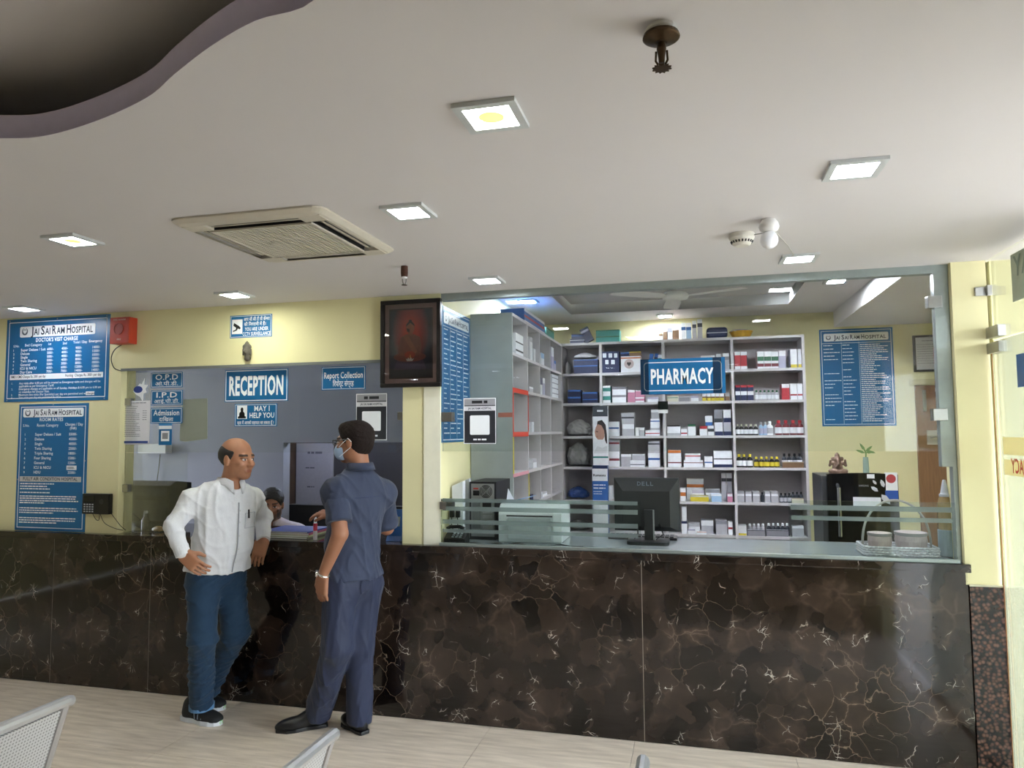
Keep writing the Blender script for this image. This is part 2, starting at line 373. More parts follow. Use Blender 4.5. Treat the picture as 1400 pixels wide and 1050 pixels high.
# reception room
GREYB = M('#8c90a3', .6, noise=.04, scale=4)
RX = float(at(387, 650, 'Y', 1.3)[0]); RZ = float(at(450, 605, 'Y', 1.3)[2])
box('wall_reception_back', -6.5, RX, 1.3, 1.4, 0, H, GREYB, **st)
box('wall_reception_back_upper', RX, -1.25, 1.3, 1.4, RZ, H, GREYB, **st)
box('wall_reception_inner', RX-.6, -1.25, 2.2, 2.3, 0, RZ+.3, M('#3c3a3a', .6), **st)
XS = float(at(404, 650, 'Y', 2.2)[0])
box('wall_reception_side', XS-.1, XS, 1.4, 2.2, 0, RZ+.3, M('#4a3a30', .6), **st)
box('ceiling_reception', -6.5, -1.25, .16, 2.3, H, H+.05, CEILW, **st)
# counter: marble front panels, one continuous worktop
ctr = thing('reception_counter', 'long counter front clad in dark brown veined marble panels', 'counter', (-1.9, .3, 0))
sx_ = [-5.5, -3.916, -3.14, -1.573, 0.0, 1.567]
for a, b in zip(sx_, sx_[1:]):
    box('marble_panel', a+.0018, b-.0018, 0.0, .02, .001, .953, MARBLE, ctr, bevel=.0012)
box('carcass', -5.5, 1.56, .021, .155, .002, .952, M('#2a211c', .7), ctr)
for a in sx_[1:-1]: box('seam_filler', a-.0017, a+.0017, .0015, .0195, .002, .952, M('#8f857a', .6), ctr)
ct = box('countertop', -5.5, 1.575, -.022, .60, .9531, .993, MARBLE, bevel=.004, label='polished dark marble worktop running along the whole counter', cat='worktop')

# ------------------------------------------------------------------ glazing
FROST = glass_mat('frosted_band', '#dfeae6', .02, .3, .36, '#a9b4b2')
win1 = thing('window_1', 'fixed glass screen of the reception window', None, (-2.42, .08, .993), kind='structure')
MB().prism([(-3.44, 1.53), (-1.40, 1.53), (-1.40, 2.093), (-3.44, 2.093)], FY(.09), 0, .008).build('pane', GLASS, win1)
MB().prism([(-3.44, .995), (-2.95, .995), (-2.95, 1.526), (-3.44, 1.526)], FY(.09), 0, .008).build('pane', GLASS, win1)
for z in (1.29, 1.87): box('glass_bracket', -3.44, -3.395, .066, .10, z-.025, z+.025, STEEL, win1, bevel=.003)
for z in (1.75,): box('glass_bracket', -1.45, -1.40, .066, .10, z-.025, z+.025, STEEL, win1, bevel=.003)
win2 = thing('window_2', 'tall glass screen of the pharmacy window', None, (.18, .06, .993), kind='structure')
MB().prism([(-1.155, 1.537), (1.48, 1.537), (1.48, 2.445), (-1.155, 2.445)], FY(.066), 0, .010).build('pane', GLASS, win2)
box('head_rail', -1.158, 1.555, .035, .085, 2.437, 2.479, ALU, win2)
box('side_post', 1.487, 1.553, .035, .085, 1.46, 2.437, ALU, win2); box('side_post', 1.534, 1.554, .035, .085, .995, 1.46, ALU, win2)
box('slab_sheen_strip', -1.155, 1.534, -.008, .022, .9935, 1.010, ALU, win2, bevel=.002)  # metal strip standing in for the reflecting slab front and bright glass edge
for z in (2.29, 1.72): box('glass_bracket', 1.455, 1.52, .025, .075, z-.03, z+.03, STEEL, win2, bevel=.003)
for z in (1.74, 1.23): box('glass_bracket', -1.158, -1.09, .03, .09, z-.028, z+.028, STEEL, win2, bevel=.003)
GUARD = glass_mat('guard_glass', '#f3f8f6', .022)
for x0, x1, zt, bands in ((-1.15, .0, 1.262, ((682, 687), (693, 699), (711, 717), (724, 729))), (.76, 1.53, 1.285, ((692, 699), (707, 713)))):
    g = MB().prism([(x0, 1.012), (x1, 1.012), (x1, zt), (x0, zt)], FY(.022), 0, .008).build('guard_pane', GUARD, win2)
    for ya, yb in bands:
        px = 650 if x0 < 0 else 1200
        za, zb = at(px, yb, 'Y', .013)[2], at(px, ya, 'Y', .013)[2]
        MB().prism([(x0+.01, za), (x1-.015, za), (x1-.015, zb), (x0+.01, zb)], FY(.0135), 0, .0008).build('frosted_band', FROST, g)
box('guard_clip', -1.158, -1.12, .008, .04, 1.20, 1.245, STEEL, win2, bevel=.002)
# entrance glazing on the right
EG = glass_mat('entrance_glass', '#f0f3ee', .03, .0, .26, '#e6e9d6')
d1 = thing('door_1', 'glass entrance door with steel patch hinges and cream strips', None, (1.71, -.6, 0), kind='structure')
MB().prism([(-1.15, .02), (-.02, .02), (-.02, 2.07), (-1.15, 2.07)], FX(1.712), 0, .01).build('pane', EG, d1)
MB().prism([(-1.15, 2.08), (-.008, 2.08), (-.008, 2.478), (-1.15, 2.478)], FX(1.712), 0, .01).build('transom_pane', GLASS, d1)
tp = at(1346, 390, 'X', 1.71)
for z in (2.325,):
    box('patch_fitting', 1.655, 1.71, -.012, .0, z-.022, z+.022, STEEL, d1, bevel=.003); box('patch_fitting', 1.70, 1.722, -.035, -.006, z-.026, z+.026, STEEL, d1, bevel=.003)
box('patch_hinge', 1.694, 1.728, -.145, -.006, 2.087, 2.142, STEEL, d1, bevel=.003)
box('patch_hinge', 1.694, 1.728, -.145, -.006, 2.012, 2.064, STEEL, d1, bevel=.003)
box('door_stop', 1.7105, 1.7115, -.022, -.012, .05, 2.06, M('#c08a4c', .5), d1)
STR = glass_mat('cream_film', '#fff6d0', .02, .3, .85, '#f2e8bd')
s1 = [at(1395, y, 'X', 1.705)[2] for y in (598, 623, 630, 652)]
box('cream_strip', 1.708, 1.7115, -1.1, -.10, s1[1], s1[0], STR, d1)
stp = box('cream_strip', 1.708, 1.7115, -1.1, -.10, s1[3], s1[2], STR, d1)
yl = float(at(1383, 640, 'X', 1.707)[1]); zl = float(at(1390, 647, 'X', 1.707)[2])
lettering(stp, ((1.707, 0, 0), (0, 1, 0), (0, 0, 1), (-1, 0, 0)), [('PHARMACY', yl-.33, zl, .065, .33, 1.5)], M('#b5322c', .5))
b0, b1 = at(1389, 485, 'X', 1.706), at(1389, 530, 'X', 1.706)
box('blue_sticker', 1.706, 1.7115, -.9, float(b0[1]), float(b1[2]), float(b0[2]), M('#134f86', .4), d1)
c0, c1 = at(1380, 350, 'X', 1.706), at(1380, 415, 'X', 1.706)
tg = box('frosted_notice', 1.706, 1.7115, -.9, float(c0[1])-.01, float(c1[2]), float(c0[2]), M('#a3ab93', .5, noise=.12, scale=8), d1)
lettering(tg, ((1.705, 0, 0), (0, -1, 0), (0, 0, 1), (-1, 0, 0)), [('YATRY', .32, 2.33, .09, .4, 1.5)], M('#7d8b7a', .6))
box('floor_track', 1.70, 1.73, -1.2, -.0, .0005, .02, STEEL, d1)
for k, y0 in enumerate((-2.35,)):
    g = thing('window_%d' % (k+3), 'entrance glazing bay right of the lobby', None, (1.71, y0+.6, 0), kind='structure')
    MB().prism([(y0, .02), (y0+1.17, .02), (y0+1.17, 2.478), (y0, 2.478)], FX(1.712), 0, .01).build('pane', GLASS, g)
box('wall_right', 1.71, 1.81, -7.3, -2.36, 0, 2.82, CREAM, **st)  # unseen wall, its length set to keep daylight off the near ceiling
box('wall_rear', -6.5, 1.71, -7.3, -7.2, 0, 2.82, M('#b3aa9e', .7), **st)
# ================================================================== CEILING FIXTURES
def light_panel(c, z, cool=True, spot=False, s=.083, label='', group='recessed square ceiling lights', power=54.0):
    x, y = c
    t = thing('ceiling_light', label, 'ceiling light', (x, y, z-.012), group)
    mb = MB(); o = [(x-s, y-s), (x+s, y-s), (x+s, y+s), (x-s, y+s)]; i_ = [(x+a*(s-.024)/s-x*(s-.024)/s, 0) for a, b in o]
    q = s-.022
    V = [(x+a*s, y+b*s, z-.012) for a, b in ((-1, -1), (1, -1), (1, 1), (-1, 1))] + [(x+a*q, y+b*q, z-.012) for a, b in ((-1, -1), (1, -1), (1, 1), (-1, 1))] + \
        [(x+a*s, y+b*s, z-.0005) for a, b in ((-1, -1), (1, -1), (1, 1), (-1, 1))] + [(x+a*q, y+b*q, z-.0005) for a, b in ((-1, -1), (1, -1), (1, 1), (-1, 1))]
    F = []
    for k in range(4):
        n = (k+1) % 4; F += [(k, n, 4+n, 4+k), (k, 8+k, 8+n, n), (4+k, 4+n, 12+n, 12+k)]
    mb.add(V, F).build('frame', M('#c9cccb', .35, noise=.03), t)
    MB().box(x-q+.001, x+q-.001, y-q+.001, y+q-.001, z-.009, z-.006).build('diffuser', M('#eef4ff' if cool else '#fbfff0', .4, noise=0, emit=power), t)
    if spot:
        MB().lathe((x, y, z-.0094), [(.001, 0), (.034, 0), (.034, .0004)], 24).build('lamp_spot', M('#f2f590', .4, noise=0, emit=.5), t, label='yellow glowing centre')
    return t
LT = [((-2.24, -1.529), 0, 1, 'yellow-centred square ceiling light left of the air conditioner'),
      ((-3.925, -.281), 1, 0, 'square ceiling light above the blue visit charge board'),
      ((-2.335, -.30), 0, 0, 'square ceiling light above the surveillance notice'),
      ((-.722, -1.508), 1, 0, 'square ceiling light beside the right corner of the air conditioner'),
      ((-.78, -.27), 1, 0, 'small square ceiling light just above the pharmacy glass near the picture'),
      ((-.201, -2.205), 0, 1, 'largest square ceiling light with yellow centre, nearest the viewer'),
      ((.805, -1.537), 1, 0, 'square ceiling light in the upper right of the lobby ceiling'),
      ((.802, -.324), 1, 0, 'square ceiling light next to the smoke detector and bulb'),
      ((-3.93, -1.52), 1, 0, 'square ceiling light at the left edge of the ceiling')]
for c, cool, sp, lb in LT: light_panel(c, H, cool, sp, label=lb)
for i, x in enumerate((-3.92, -2.3, -.75, .8)):  # unseen lamps added behind the camera to brighten surfaces facing it
    for j, y in enumerate((-5.2, -6.4)): light_panel((x, y), H, True, False, label='square ceiling light behind the viewer, %s row, %s from left' % (('nearer', 'farther')[j], ('first', 'second', 'third', 'fourth')[i]), power=14.0)
for px, py, z, lb in ((722, 411, HP, 'pharmacy ceiling light over the left steel rack'), (1143, 383, HP, 'pharmacy ceiling light beside the dropped soffit'),
                      (1070, 395, HP+.09, 'pharmacy ceiling light inside the tray recess'), (909, 431, HP, 'pharmacy ceiling light over the rack by the back wall')):
    p = at(px, py, 'Z', z); yy = min(float(p[1]), PW-.1); light_panel((float(p[0]), yy), z, True, False, .075, lb, 'pharmacy ceiling lights', 20.0 if z > HP else 190.0 if px == 909 else 520.0)
for x, y, lb in ((-2.9, .75, 'reception room ceiling light behind the glass, left one'), (-1.9, .75, 'reception room ceiling light behind the glass, right one')): light_panel((x, y), H, True, False, .075, lb, 'reception ceiling lights', 16.0)  # unseen lamps added to lift the dim reception interior
for x, lb in ((-.35, 'pharmacy ceiling light above the left counter end, hidden by the rail'), (1.0, 'pharmacy ceiling light above the right counter end, hidden by the rail')): light_panel((x, .42), HP, True, False, .075, lb, 'pharmacy ceiling lights', 90.0)  # hidden lamps added to light the left rack and counter items
# cassette air conditioner
ax0, ax1, ay0, ay1 = -1.66, -1.0, -1.667, -.977
ac = thing('ceiling_air_conditioner', 'off-white ceiling cassette air conditioner with ribbed square grille', 'air conditioner', (-1.33, -1.32, H-.035))
ACW = M('#cbc3b3', .5, noise=.05, scale=9)
acx, acy = (ax0+ax1)/2, (ay0+ay1)/2
hw, hd = (ax1-ax0)/2, (ay1-ay0)/2
def rr(a, b, r, z): return [(acx+x, acy+y, z) for x, y in rrect(-a, a, -b, b, r, 5)]
gr = .225; ir = .295
mb = MB()
rings = [rr(hw, hd, .05, H-.001), rr(hw, hd, .05, H-.008), rr(hw-.02, hd-.02, .045, H-.020), rr(ir, ir, .03, H-.024)]
n = len(rings[0])
mb.add(sum(rings, []), [(k*n+i, k*n+(i+1) % n, (k+1)*n+(i+1) % n, (k+1)*n+i) for k in range(3) for i in range(n)])
mb.build('fascia', ACW, ac, smooth=False)
box('shade_black_throat', acx-ir, acx+ir, acy-ir, acy+ir, H-.006, H-.001, BLACK, ac)  # painted black so the outlet slots read as shade
for sx1, sy1 in ((0, -1), (0, 1), (1, 0), (-1, 0)):          # four outlets: louvre blade and end cheeks
    if sx1 == 0:
        cy_ = acy+sy1*.262
        box('louvre', acx-.20, acx+.20, cy_-.012, cy_-.001, H-.017, H-.014, ACW, ac)
        box('louvre', acx-.20, acx+.20, cy_+.012, cy_+.020, H-.017, H-.014, ACW, ac)
        for e in (-1, 1): box('cheek', acx+e*.25-.048, acx+e*.25+.048, cy_-.034, cy_+.034, H-.0245, H-.006, ACW, ac)
    else:
        cx_ = acx+sx1*.262
        box('louvre', cx_-.012, cx_-.001, acy-.20, acy+.20, H-.017, H-.014, ACW, ac); box('louvre', cx_+.012, cx_+.020, acy-.20, acy+.20, H-.017, H-.014, ACW, ac)
grl = box('grille_shade_block', acx-gr, acx+gr, acy-gr, acy+gr, H-.022, H-.006, M('#151310', .7), ac)  # near-black colour stands in for shade in slots and between ribs
for k in range(25):
    xx = acx-gr+.014+k*(2*gr-.028)/24
    box('grille_rib', xx-.0045, xx+.0045, acy-gr+.008, acy+gr-.008, H-.0265, H-.022, ACW, grl)
for a, b in (((-gr, gr), (-gr, -gr+.012)), ((-gr, gr), (gr-.012, gr)), ((-gr, -gr+.012), (-gr+.012, gr-.012)), ((gr-.012, gr), (-gr+.012, gr-.012))):
    box('grille_border', acx+a[0], acx+a[1], acy+b[0], acy+b[1], H-.029, H-.022, ACW, grl)
box('badge', acx+.233, acx+.238, acy-.02, acy+.02, H-.026, H-.024, DKGREY, ac)
# sprinklers
BR = M('#4a3926', .35, .8, noise=.3, scale=60)
sp = thing('fire_sprinkler', 'tarnished brass sprinkler with round plate near top of ceiling', 'sprinkler', (.246, -2.496, H-.11), 'fire sprinklers')
x, y = .246, -2.496
MB().lathe((x, y, H-.012), [(.03, .0118), (.034, .004), (.03, 0)], 18).build('plaster_collar', M('#d8d5cf', .9, bump=.004), sp)
MB().lathe((x, y, H-.035), [(.012, .022), (.036, .020), (.038, .013), (.035, .011), (.012, .004)], 28).build('escutcheon', BR, sp, smooth=False)
MB().lathe((x, y, H-.075), [(.008, .042), (.010, .03), (.007, .012), (.006, 0)], 12).build('body', BR, sp)
for s in (-1, 1): MB().tube([(x+s*.011, y, H-.05), (x+s*.012, y, H-.07), (x+s*.004, y, H-.084)], .0025).build('frame_arm', BR, sp)
b = MB()
V = []; 
for k in range(24):
    t = 2*math.pi*k/24; r = .020 if k % 2 else .014; V.append((x+r*math.cos(t), y+r*math.sin(t)))
b.add([(a, c, H-.088) for a, c in V]+[(a, c, H-.085) for a, c in V], [tuple(range(24)), tuple(range(47, 23, -1))]+[(i, (i+1) % 24, 24+(i+1) % 24, 24+i) for i in range(24)]); b.build('deflector', BR, sp)
sp = thing('fire_sprinkler', 'rusty pendant sprinkler with white collar beside the air conditioner', 'sprinkler', (-1.09, -.681, H-.11), 'fire sprinklers')
x, y = -1.09, -.681
MB().lathe((x, y, H-.055), [(.016, 0), (.018, .02), (.017, .0545)], 14).build('rusty_pipe', M('#4a2a1c', .8, noise=.4, scale=80, bump=.002), sp)
MB().lathe((x, y, H-.063), [(.013, 0), (.015, .008)], 14).build('collar', WHITE, sp)
for s in (-1, 1): MB().tube([(x+s*.010, y, H-.064), (x+s*.009, y, H-.078), (x+s*.003, y, H-.094)], .0025).build('frame_arm', M('#8b8780', .35, .8), sp)
MB().lathe((x, y, H-.097), [(.003, .004), (.014, .003), (.014, 0), (.003, 0)], 16).build('deflector', BR, sp)
# smoke detector and bulb
x, y = .508, -.83
sm = thing('smoke_detector', 'round white smoke detector with dark slots on the ceiling', 'smoke detector', (x, y, H-.05))
SMW = M('#d9d4c9', .5, noise=.03)
MB().lathe((x, y, H-.022), [(.05, 0), (.053, .004), (.053, .0215)], 28).build('base', SMW, sm, smooth=False)
MB().lathe((x, y, H-.052), [(.028, 0), (.036, .006), (.038, .010), (.046, .022), (.05, .030)], 28).build('dome', SMW, sm, smooth=False)
for k in range(20):
    t = 2*math.pi*k/20; c, s = math.cos(t), math.sin(t)
    MB().cyl((x+.0395*c, y+.0395*s, H-.040), (x+.0445*c, y+.0445*s, H-.031), .0035, n=6).build('slot', BLACK, sm)
MB().tube([(x+.05, y-.02, H-.012), (x+.075, y-.06, H-.02), (x+.085, y-.14, H-.03)], .002).build('wire', M('#8d8a84', .6), sm)
x, y = .598, -1.02
bl = thing('light_bulb', 'unlit white bulb in round white ceiling holder', 'bulb', (x, y, H-.10))
MB().lathe((x, y, H-.052), [(.022, 0), (.034, .008), (.039, .022), (.036, .036), (.028, .048), (.026, .0515)], 22).build('holder', M('#e4e1dc', .5), bl, smooth=True)
MB().lathe((x, y, H-.118), [(.004, 0), (.016, .004), (.028, .014), (.034, .030), (.033, .044), (.026, .060), (.020, .066)], 24).build('globe', M('#f0f1f4', .3), bl, smooth=True)
pw = [(x, y+.03, H-.01), (x+.05, y+.2, H-.004), (x+.12, y+.42, H-.004), (x+.17, y+.60, H-.01), (.74, -.37, H-.008)]
tag(MB().tube(pw, .0025).build('ceiling_wire', M('#b9b5ac', .6)), 'loose pale wire running from bulb holder to ceiling light', 'wire')
# pharmacy ceiling fan
fx, fy = (TX0+TX1)/2+.02, 1.15; fz = float(at(907, 412, 'Y', fy)[2])
fan = thing('ceiling_fan', 'white ceiling fan at rest inside the pharmacy tray recess', 'fan', (fx, fy, fz))
FW = M('#e6e3dc', .4, noise=.03)
MB().lathe((fx, fy, fz), [(.03, 0), (.085, .012), (.098, .035), (.075, .060), (.025, .068)], 26).build('motor', FW, fan, smooth=True)
MB().cyl((fx, fy, fz+.05), (fx, fy, HP+.09), .012).build('down_rod', FW, fan)
for k in range(3):
    t = 2*math.pi*k/3+math.pi/2+.1; c, s = math.cos(t), math.sin(t); P = []
    for r, w in ((.08, .03), (.16, .055), (.42, .06), (.50, .05)):
        P += [(fx+r*c-w*s, fy+r*s+w*c, fz+.030), (fx+r*c+w*s, fy+r*s-w*c, fz+.018)]
    P2 = [(a, b, d+.004) for a, b, d in P]
    F = [(2*i, 2*i+1, 2*i+3, 2*i+2) for i in range(3)] + [(8+2*i, 8+2*i+2, 8+2*i+3, 8+2*i+1) for i in range(3)] + [(2*i, 2*i+2, 10+2*i, 8+2*i) for i in range(3)] + [(2*i+1, 9+2*i, 11+2*i, 2*i+3) for i in range(3)] + [(6, 7, 15, 14), (0, 8, 9, 1)]
    MB().add(P+P2, F).build('blade', FW, fan)

# ================================================================== SIGNS
def logo(mb, cx, cy, r, m=0, fr=None, t=.0008):
    o, u, v, n = [Vector(q) for q in fr]; P = lambda a, b: o+u*a+v*b+n*t
    def arc(a0, a1, r0, r1, ox, oy, k=10):
        V = []
        for i in range(k+1):
            q = math.radians(a0+(a1-a0)*i/k); w = math.sin(math.pi*i/k)
            V += [P(cx+ox+math.cos(q)*r0, cy+oy+math.sin(q)*r0), P(cx+ox+math.cos(q)*(r0+(r1-r0)*w), cy+oy+math.sin(q)*(r0+(r1-r0)*w))]
        mb.add(V, [(2*i, 2*i+1, 2*i+3, 2*i+2) for i in range(k)], m)
    arc(100, 350, r, r*.55, 0, 0); arc(190, 440, r, r*.55, 0, 0); arc(20, 160, r*.5, r*.28, 0, r*.1)
def bars(parent, fr, rows, mat, name='small_print', t=.0008):
    """rows of illegible fine print: (u0,u1,v,height)"""
    o, u, v, n = [Vector(q) for q in fr]; mb = MB()
    for a, b, c, h in rows:
        x = a
        while x < b-1e-4:
            w = min(random.uniform(1.2, 5)*h, b-x)
            mb.face([o+u*x+v*c+n*t, o+u*(x+w)+v*c+n*t, o+u*(x+w)+v*(c+h)+n*t, o+u*x+v*(c+h)+n*t]); x += w+.55*h
    return mb.build(name, mat, parent, kind='stuff')
def sign(name, label, fr, a0, a1, b0, b1, cat='sign', th=.004, border=.006, inset=.010, base=None, group=None, r=0.0):
    o, u, v, n = [np.array(q, float) for q in fr]
    s = thing(name, label, cat, o+u*(a0+a1)/2+v*b0, group)
    plate(s, fr, a0, a1, b0, b1, base or SIGN, 'board', 0, th, r)
    if border:
        fb = (tuple(o+n*th), fr[1], fr[2], fr[3]); ring(MB(), fb, a0+inset, a1-inset, b0+inset, b1-inset, border, .0006).build('border', SIGNW, s)
    return s, (tuple(o+n*th), fr[1], fr[2], fr[3])
def rect(x0, x1, y0, y1, Y):
    """pixel box -> (u0,u1,v0,v1) on plane Y"""
    xm, ym = (x0+x1)/2, (y0+y1)/2
    return float(at(x0, ym, 'Y', Y)[0]), float(at(x1, ym, 'Y', Y)[0]), float(at(xm, y1, 'Y', Y)[2]), float(at(xm, y0, 'Y', Y)[2])
GS = .081                                                     # signs stuck on the reception glass
NAVY = M('#10233f', .4, noise=0)
# visit charge board
A0, A1, B0, B1 = -4.425, -3.541, 1.884, 2.470; W, T = A1-A0, B1-B0
s, f = sign('hospital_rate_board', 'wide blue board listing doctor visit charges on left wall', FY(.03), A0, A1, B0, B1, group='blue hospital boards', border=.005, inset=.022)
U = lambda q: A0+W*q
V_ = lambda q: B1-T*q
tp_ = plate(s, f, U(.135), U(.865), V_(.225), V_(.095), SIGNW, 'title_plate', 0, .0012, .012)
ft = ((f[0][0], f[0][1]-.0012, f[0][2]),)+f[1:]
lettering(tp_, ft, [('J', U(.245), V_(.20), .058, .022, 1.5), ('AI', U(.275), V_(.20), .044, .045, 1.5), ('S', U(.345), V_(.20), .058, .032, 1.5), ('AI', U(.385), V_(.20), .044, .045, 1.5), ('R', U(.455), V_(.20), .058, .034, 1.5), ('AM', U(.498), V_(.20), .044, .068, 1.5), ('H', U(.595), V_(.20), .058, .036, 1.5), ('OSPITAL', U(.64), V_(.20), .044, .18, 1.5)], NAVY)
lg = MB(); logo(lg, U(.185), V_(.155), .026, 0, ft); lg.build('emblem', M('#5b6470', .4), tp_, kind='stuff')
I = [("DOCTOR'S VISIT CHARGE", U(.5), V_(.285), .026, .36, 2, 'c'), ('S.No.', U(.075), V_(.34), .016), ('Bed Category', U(.19), V_(.335), .018), ('1st', U(.42), V_(.33), .016), ('2nd', U(.56), V_(.33), .016), ('Total / Day', U(.66), V_(.325), .017), ('Emergency', U(.81), V_(.32), .017)]
for k, (nm, a, b, c, d) in enumerate([('Super Deluxe / Suit', '600/-', '450/-', '900/-', '1400/-'), ('Deluxe', '500/-', '400/-', '900/-', '1200/-'), ('Single', '500/-', '400/-', '800/-', '1000/-'), ('Twin Sharing', '500/-', '400/-', '800/-', '1000/-'), ('General', '500/-', '300/-', '800/-', '1000/-'), ('ICU & NICU', '600/-', '600/-', '1200/-', '1200/-'), ('Day Care', '700/-', '700/-', '1400/-', '1400/-')]):
    v = V_(.392+.0445*k); I += [(str(k+1), U(.075), v, .015), (nm, U(.15), v, .018, None, 1.5), (a, U(.41), v, .017, None, 1.5), (b, U(.55), v, .017, None, 1.5), (c, U(.685), v, .017, None, 1.5), (d, U(.845), v, .017, None, 1.5)]
for k, (a, b) in enumerate([('1.', 'Any visits after 6.00 pm will be treated as Emergency visits and charges will be'), ('', 'applicable as per Emergency Tariff.'), ('2.', 'Emergency charges are applicable on all Sunday, Holidays & 6.00 pm to 6.00 am'), ('', 'on weekdays for Doctor Visit.'), ('3.', 'Maximum two visits (Per Speciality) per day are permitted and will be'), ('4.', 'Two visits per day are permitted for ICU.')]):
    v = V_(.790+.0345*k); I += [(a, U(.07), v, .013)] * bool(a) + [(b, U(.145), v, .0145, None, 1)]
lettering(s, f, I, SIGNW)
bp = plate(s, f, U(.05), U(.95), V_(.735), V_(.672), SIGNW, 'notice_strip', 0, .001)
fb = ((f[0][0], f[0][1]-.001, f[0][2]),)+f[1:]
lettering(bp, fb, [('RMO / CMO Charges Rs. 200/- per day', U(.065), V_(.715), .018, .30), ('Nursing  Charges Rs. 300/- per day', U(.935), V_(.715), .018, .30, 1, 'r')], NAVY)
bp = plate(s, f, U(.795), U(.875), V_(.938), V_(.895), SIGNW, 'paper_patch', 0, .001); lettering(bp, fb, [('charged', U(.805), V_(.928), .014)], NAVY)
for q in (.03, .5, .97):
    for b in (.02, .98): MB().cyl((U(q), f[0][1]+.001, V_(b)), (U(q), f[0][1]-.003, V_(b)), .004, n=8).build('screw', STEEL, s)
# room rates board
A0, A1, B0, B1 = -4.288, -3.697, .996, 1.866; W, T = A1-A0, B1-B0
s, f = sign('hospital_rate_board', 'tall blue board of room rates standing on the counter', FY(.03), A0, A1, B0, B1, group='blue hospital boards', border=.005, inset=.018)
tp_ = plate(s, f, U(.065), U(.935), V_(.105), V_(.035), SIGNW, 'title_plate', 0, .0012, .012)
ft = ((f[0][0], f[0][1]-.0012, f[0][2]),)+f[1:]
def title(par, ff, u0, u1, v, h, mat):
    w = u1-u0; cw = [('J', .0, .035, 1.3), ('AI', .043, .075, 1), ('S', .15, .05, 1.3), ('AI', .21, .075, 1), ('R', .315, .055, 1.3), ('AM', .38, .115, 1), ('H', .53, .055, 1.3), ('OSPITAL', .595, .405, 1)]
    return lettering(par, ff, [(a, u0+w*b, v, h*d/1.3, w*c, 1.5) for a, b, c, d in cw], mat)
title(tp_, ft, U(.215), U(.915), V_(.09), .040, NAVY)
lg = MB(); logo(lg, U(.135), V_(.07), .024, 0, ft); lg.build('emblem', M('#5b6470', .4), tp_, kind='stuff')
I = [('ROOM RATES', U(.48), V_(.137), .023, .20, 1.5, 'c'), ('S.No.', U(.07), V_(.18), .017), ('Room Category', U(.275), V_(.18), .019, None, 1), ('Charges / Day', U(.68), V_(.175), .019, .15), ('(INR)', U(.75), V_(.205), .017)]
for k, (a, b) in enumerate([('Super Deluxe / Suit', '5500/-'), ('Deluxe', '4500/-'), ('Single', '4000/-'), ('Twin Sharing', '2500/-'), ('Triple Sharing', '1800/-'), ('Four Sharing', '1500/-'), ('General', '1200/-'), ('ICU & NICU', ''), ('HDU', '3500/-')]):
    v = V_(.252+.0375*k); I += [(str(k+1), U(.10), v, .016), (a, U(.25), v, .0185, None, 1.5)] + [(b, U(.74), v, .0175, None, 1.5)] * bool(b)
lettering(s, f, I, SIGNW)
bp = plate(s, f, U(.05), U(.93), V_(.616), V_(.575), M('#c9c9c6', .5), 'slogan_strip', 0, .001); fb = ((f[0][0], f[0][1]-.001, f[0][2]),)+f[1:]
lettering(bp, fb, [('FULLY AIR CONDITION HOSPITAL', U(.49), V_(.606), .022, W*.78, 1.5, 'c')], NAVY)
bp = plate(s, f, U(.72), U(.86), V_(.522), V_(.488), SIGNW, 'paper_patch', 0, .001); lettering(bp, fb, [('10000/-', U(.735), V_(.515), .016, W*.10)], NAVY)
bars(s, f, [(U(.06), U(e), V_(v), .0075) for v, e in ((.637, .55), (.657, .45), (.677, .5), (.706, .5), (.735, .87), (.752, .86), (.77, .9), (.787, .42), (.828, .88), (.846, .9), (.864, .55), (.905, .87), (.923, .86), (.941, .60))], SIGNW)
for q, b in ((.02, .6), (.98, .45), (.5, .008)): MB().cyl((U(q), f[0][1]+.001, V_(b)), (U(q), f[0][1]-.003, V_(b)), .004, n=8).build('screw', STEEL, s)
# small signs on the reception glass
def small(name, label, px, lines, Y=GS, **k):
    a0, a1, b0, b1 = rect(*px, Y); s, f = sign(name, label, FY(Y), a0, a1, b0, b1, border=k.get('border', .003), inset=.005, th=.003)
    w, h = a1-a0, b1-b0
    lettering(s, f, [(t, a0+w*u, b0+h*v, h*ch, w*wd if wd else None, bo, 'c') for t, u, v, ch, wd, bo in lines], SIGNW)
    return s, f, a0, a1, b0, b1
small('direction_sign', 'blue O.P.D sign stuck on the reception glass', (207, 250, 509, 530), [('O.P.D', .5, .52, .34, .72, 1.5), ('ओ.पी.डी.', .5, .14, .24, .72, 1)])
small('direction_sign', 'blue I.P.D sign stuck on the reception glass', (207, 250, 533.5, 554), [('I.P.D', .5, .52, .34, .66, 1.5), ('आई.पी.डी.', .5, .14, .24, .8, 1)])
small('direction_sign', 'blue Admission sign stuck on the reception glass', (206.5, 249.5, 557.5, 579), [('Admission', .5, .52, .34, .82, 1.5), ('दािखला', .5, .14, .24, .45, 1)])
s, f, a0, a1, b0, b1 = small('reception_sign', 'large blue RECEPTION sign with white border on glass', (308, 394, 505, 549), [('RECEPTION', .5, .22, .56, .86, 3)], border=.005)
s, f, a0, a1, b0, b1 = small('help_sign', 'blue MAY I HELP YOU sign below the reception sign', (321, 379, 552, 583), [('MAY I', .65, .68, .22, .36, 2), ('HELP YOU', .65, .38, .22, .58, 2), ('क्या मैं आपकी सहायता कर सकता हूँ ?', .5, .10, .13, .86, 1)])
w, h = a1-a0, b1-b0
pc = plate(s, f, a0+w*.06, a0+w*.30, b0+h*.34, b0+h*.93, SIGNW, 'pictogram_plate', 0, .001)
fp = ((f[0][0], f[0][1]-.001, f[0][2]),)+f[1:]; cx, cz = a0+w*.18, b0+h*.36
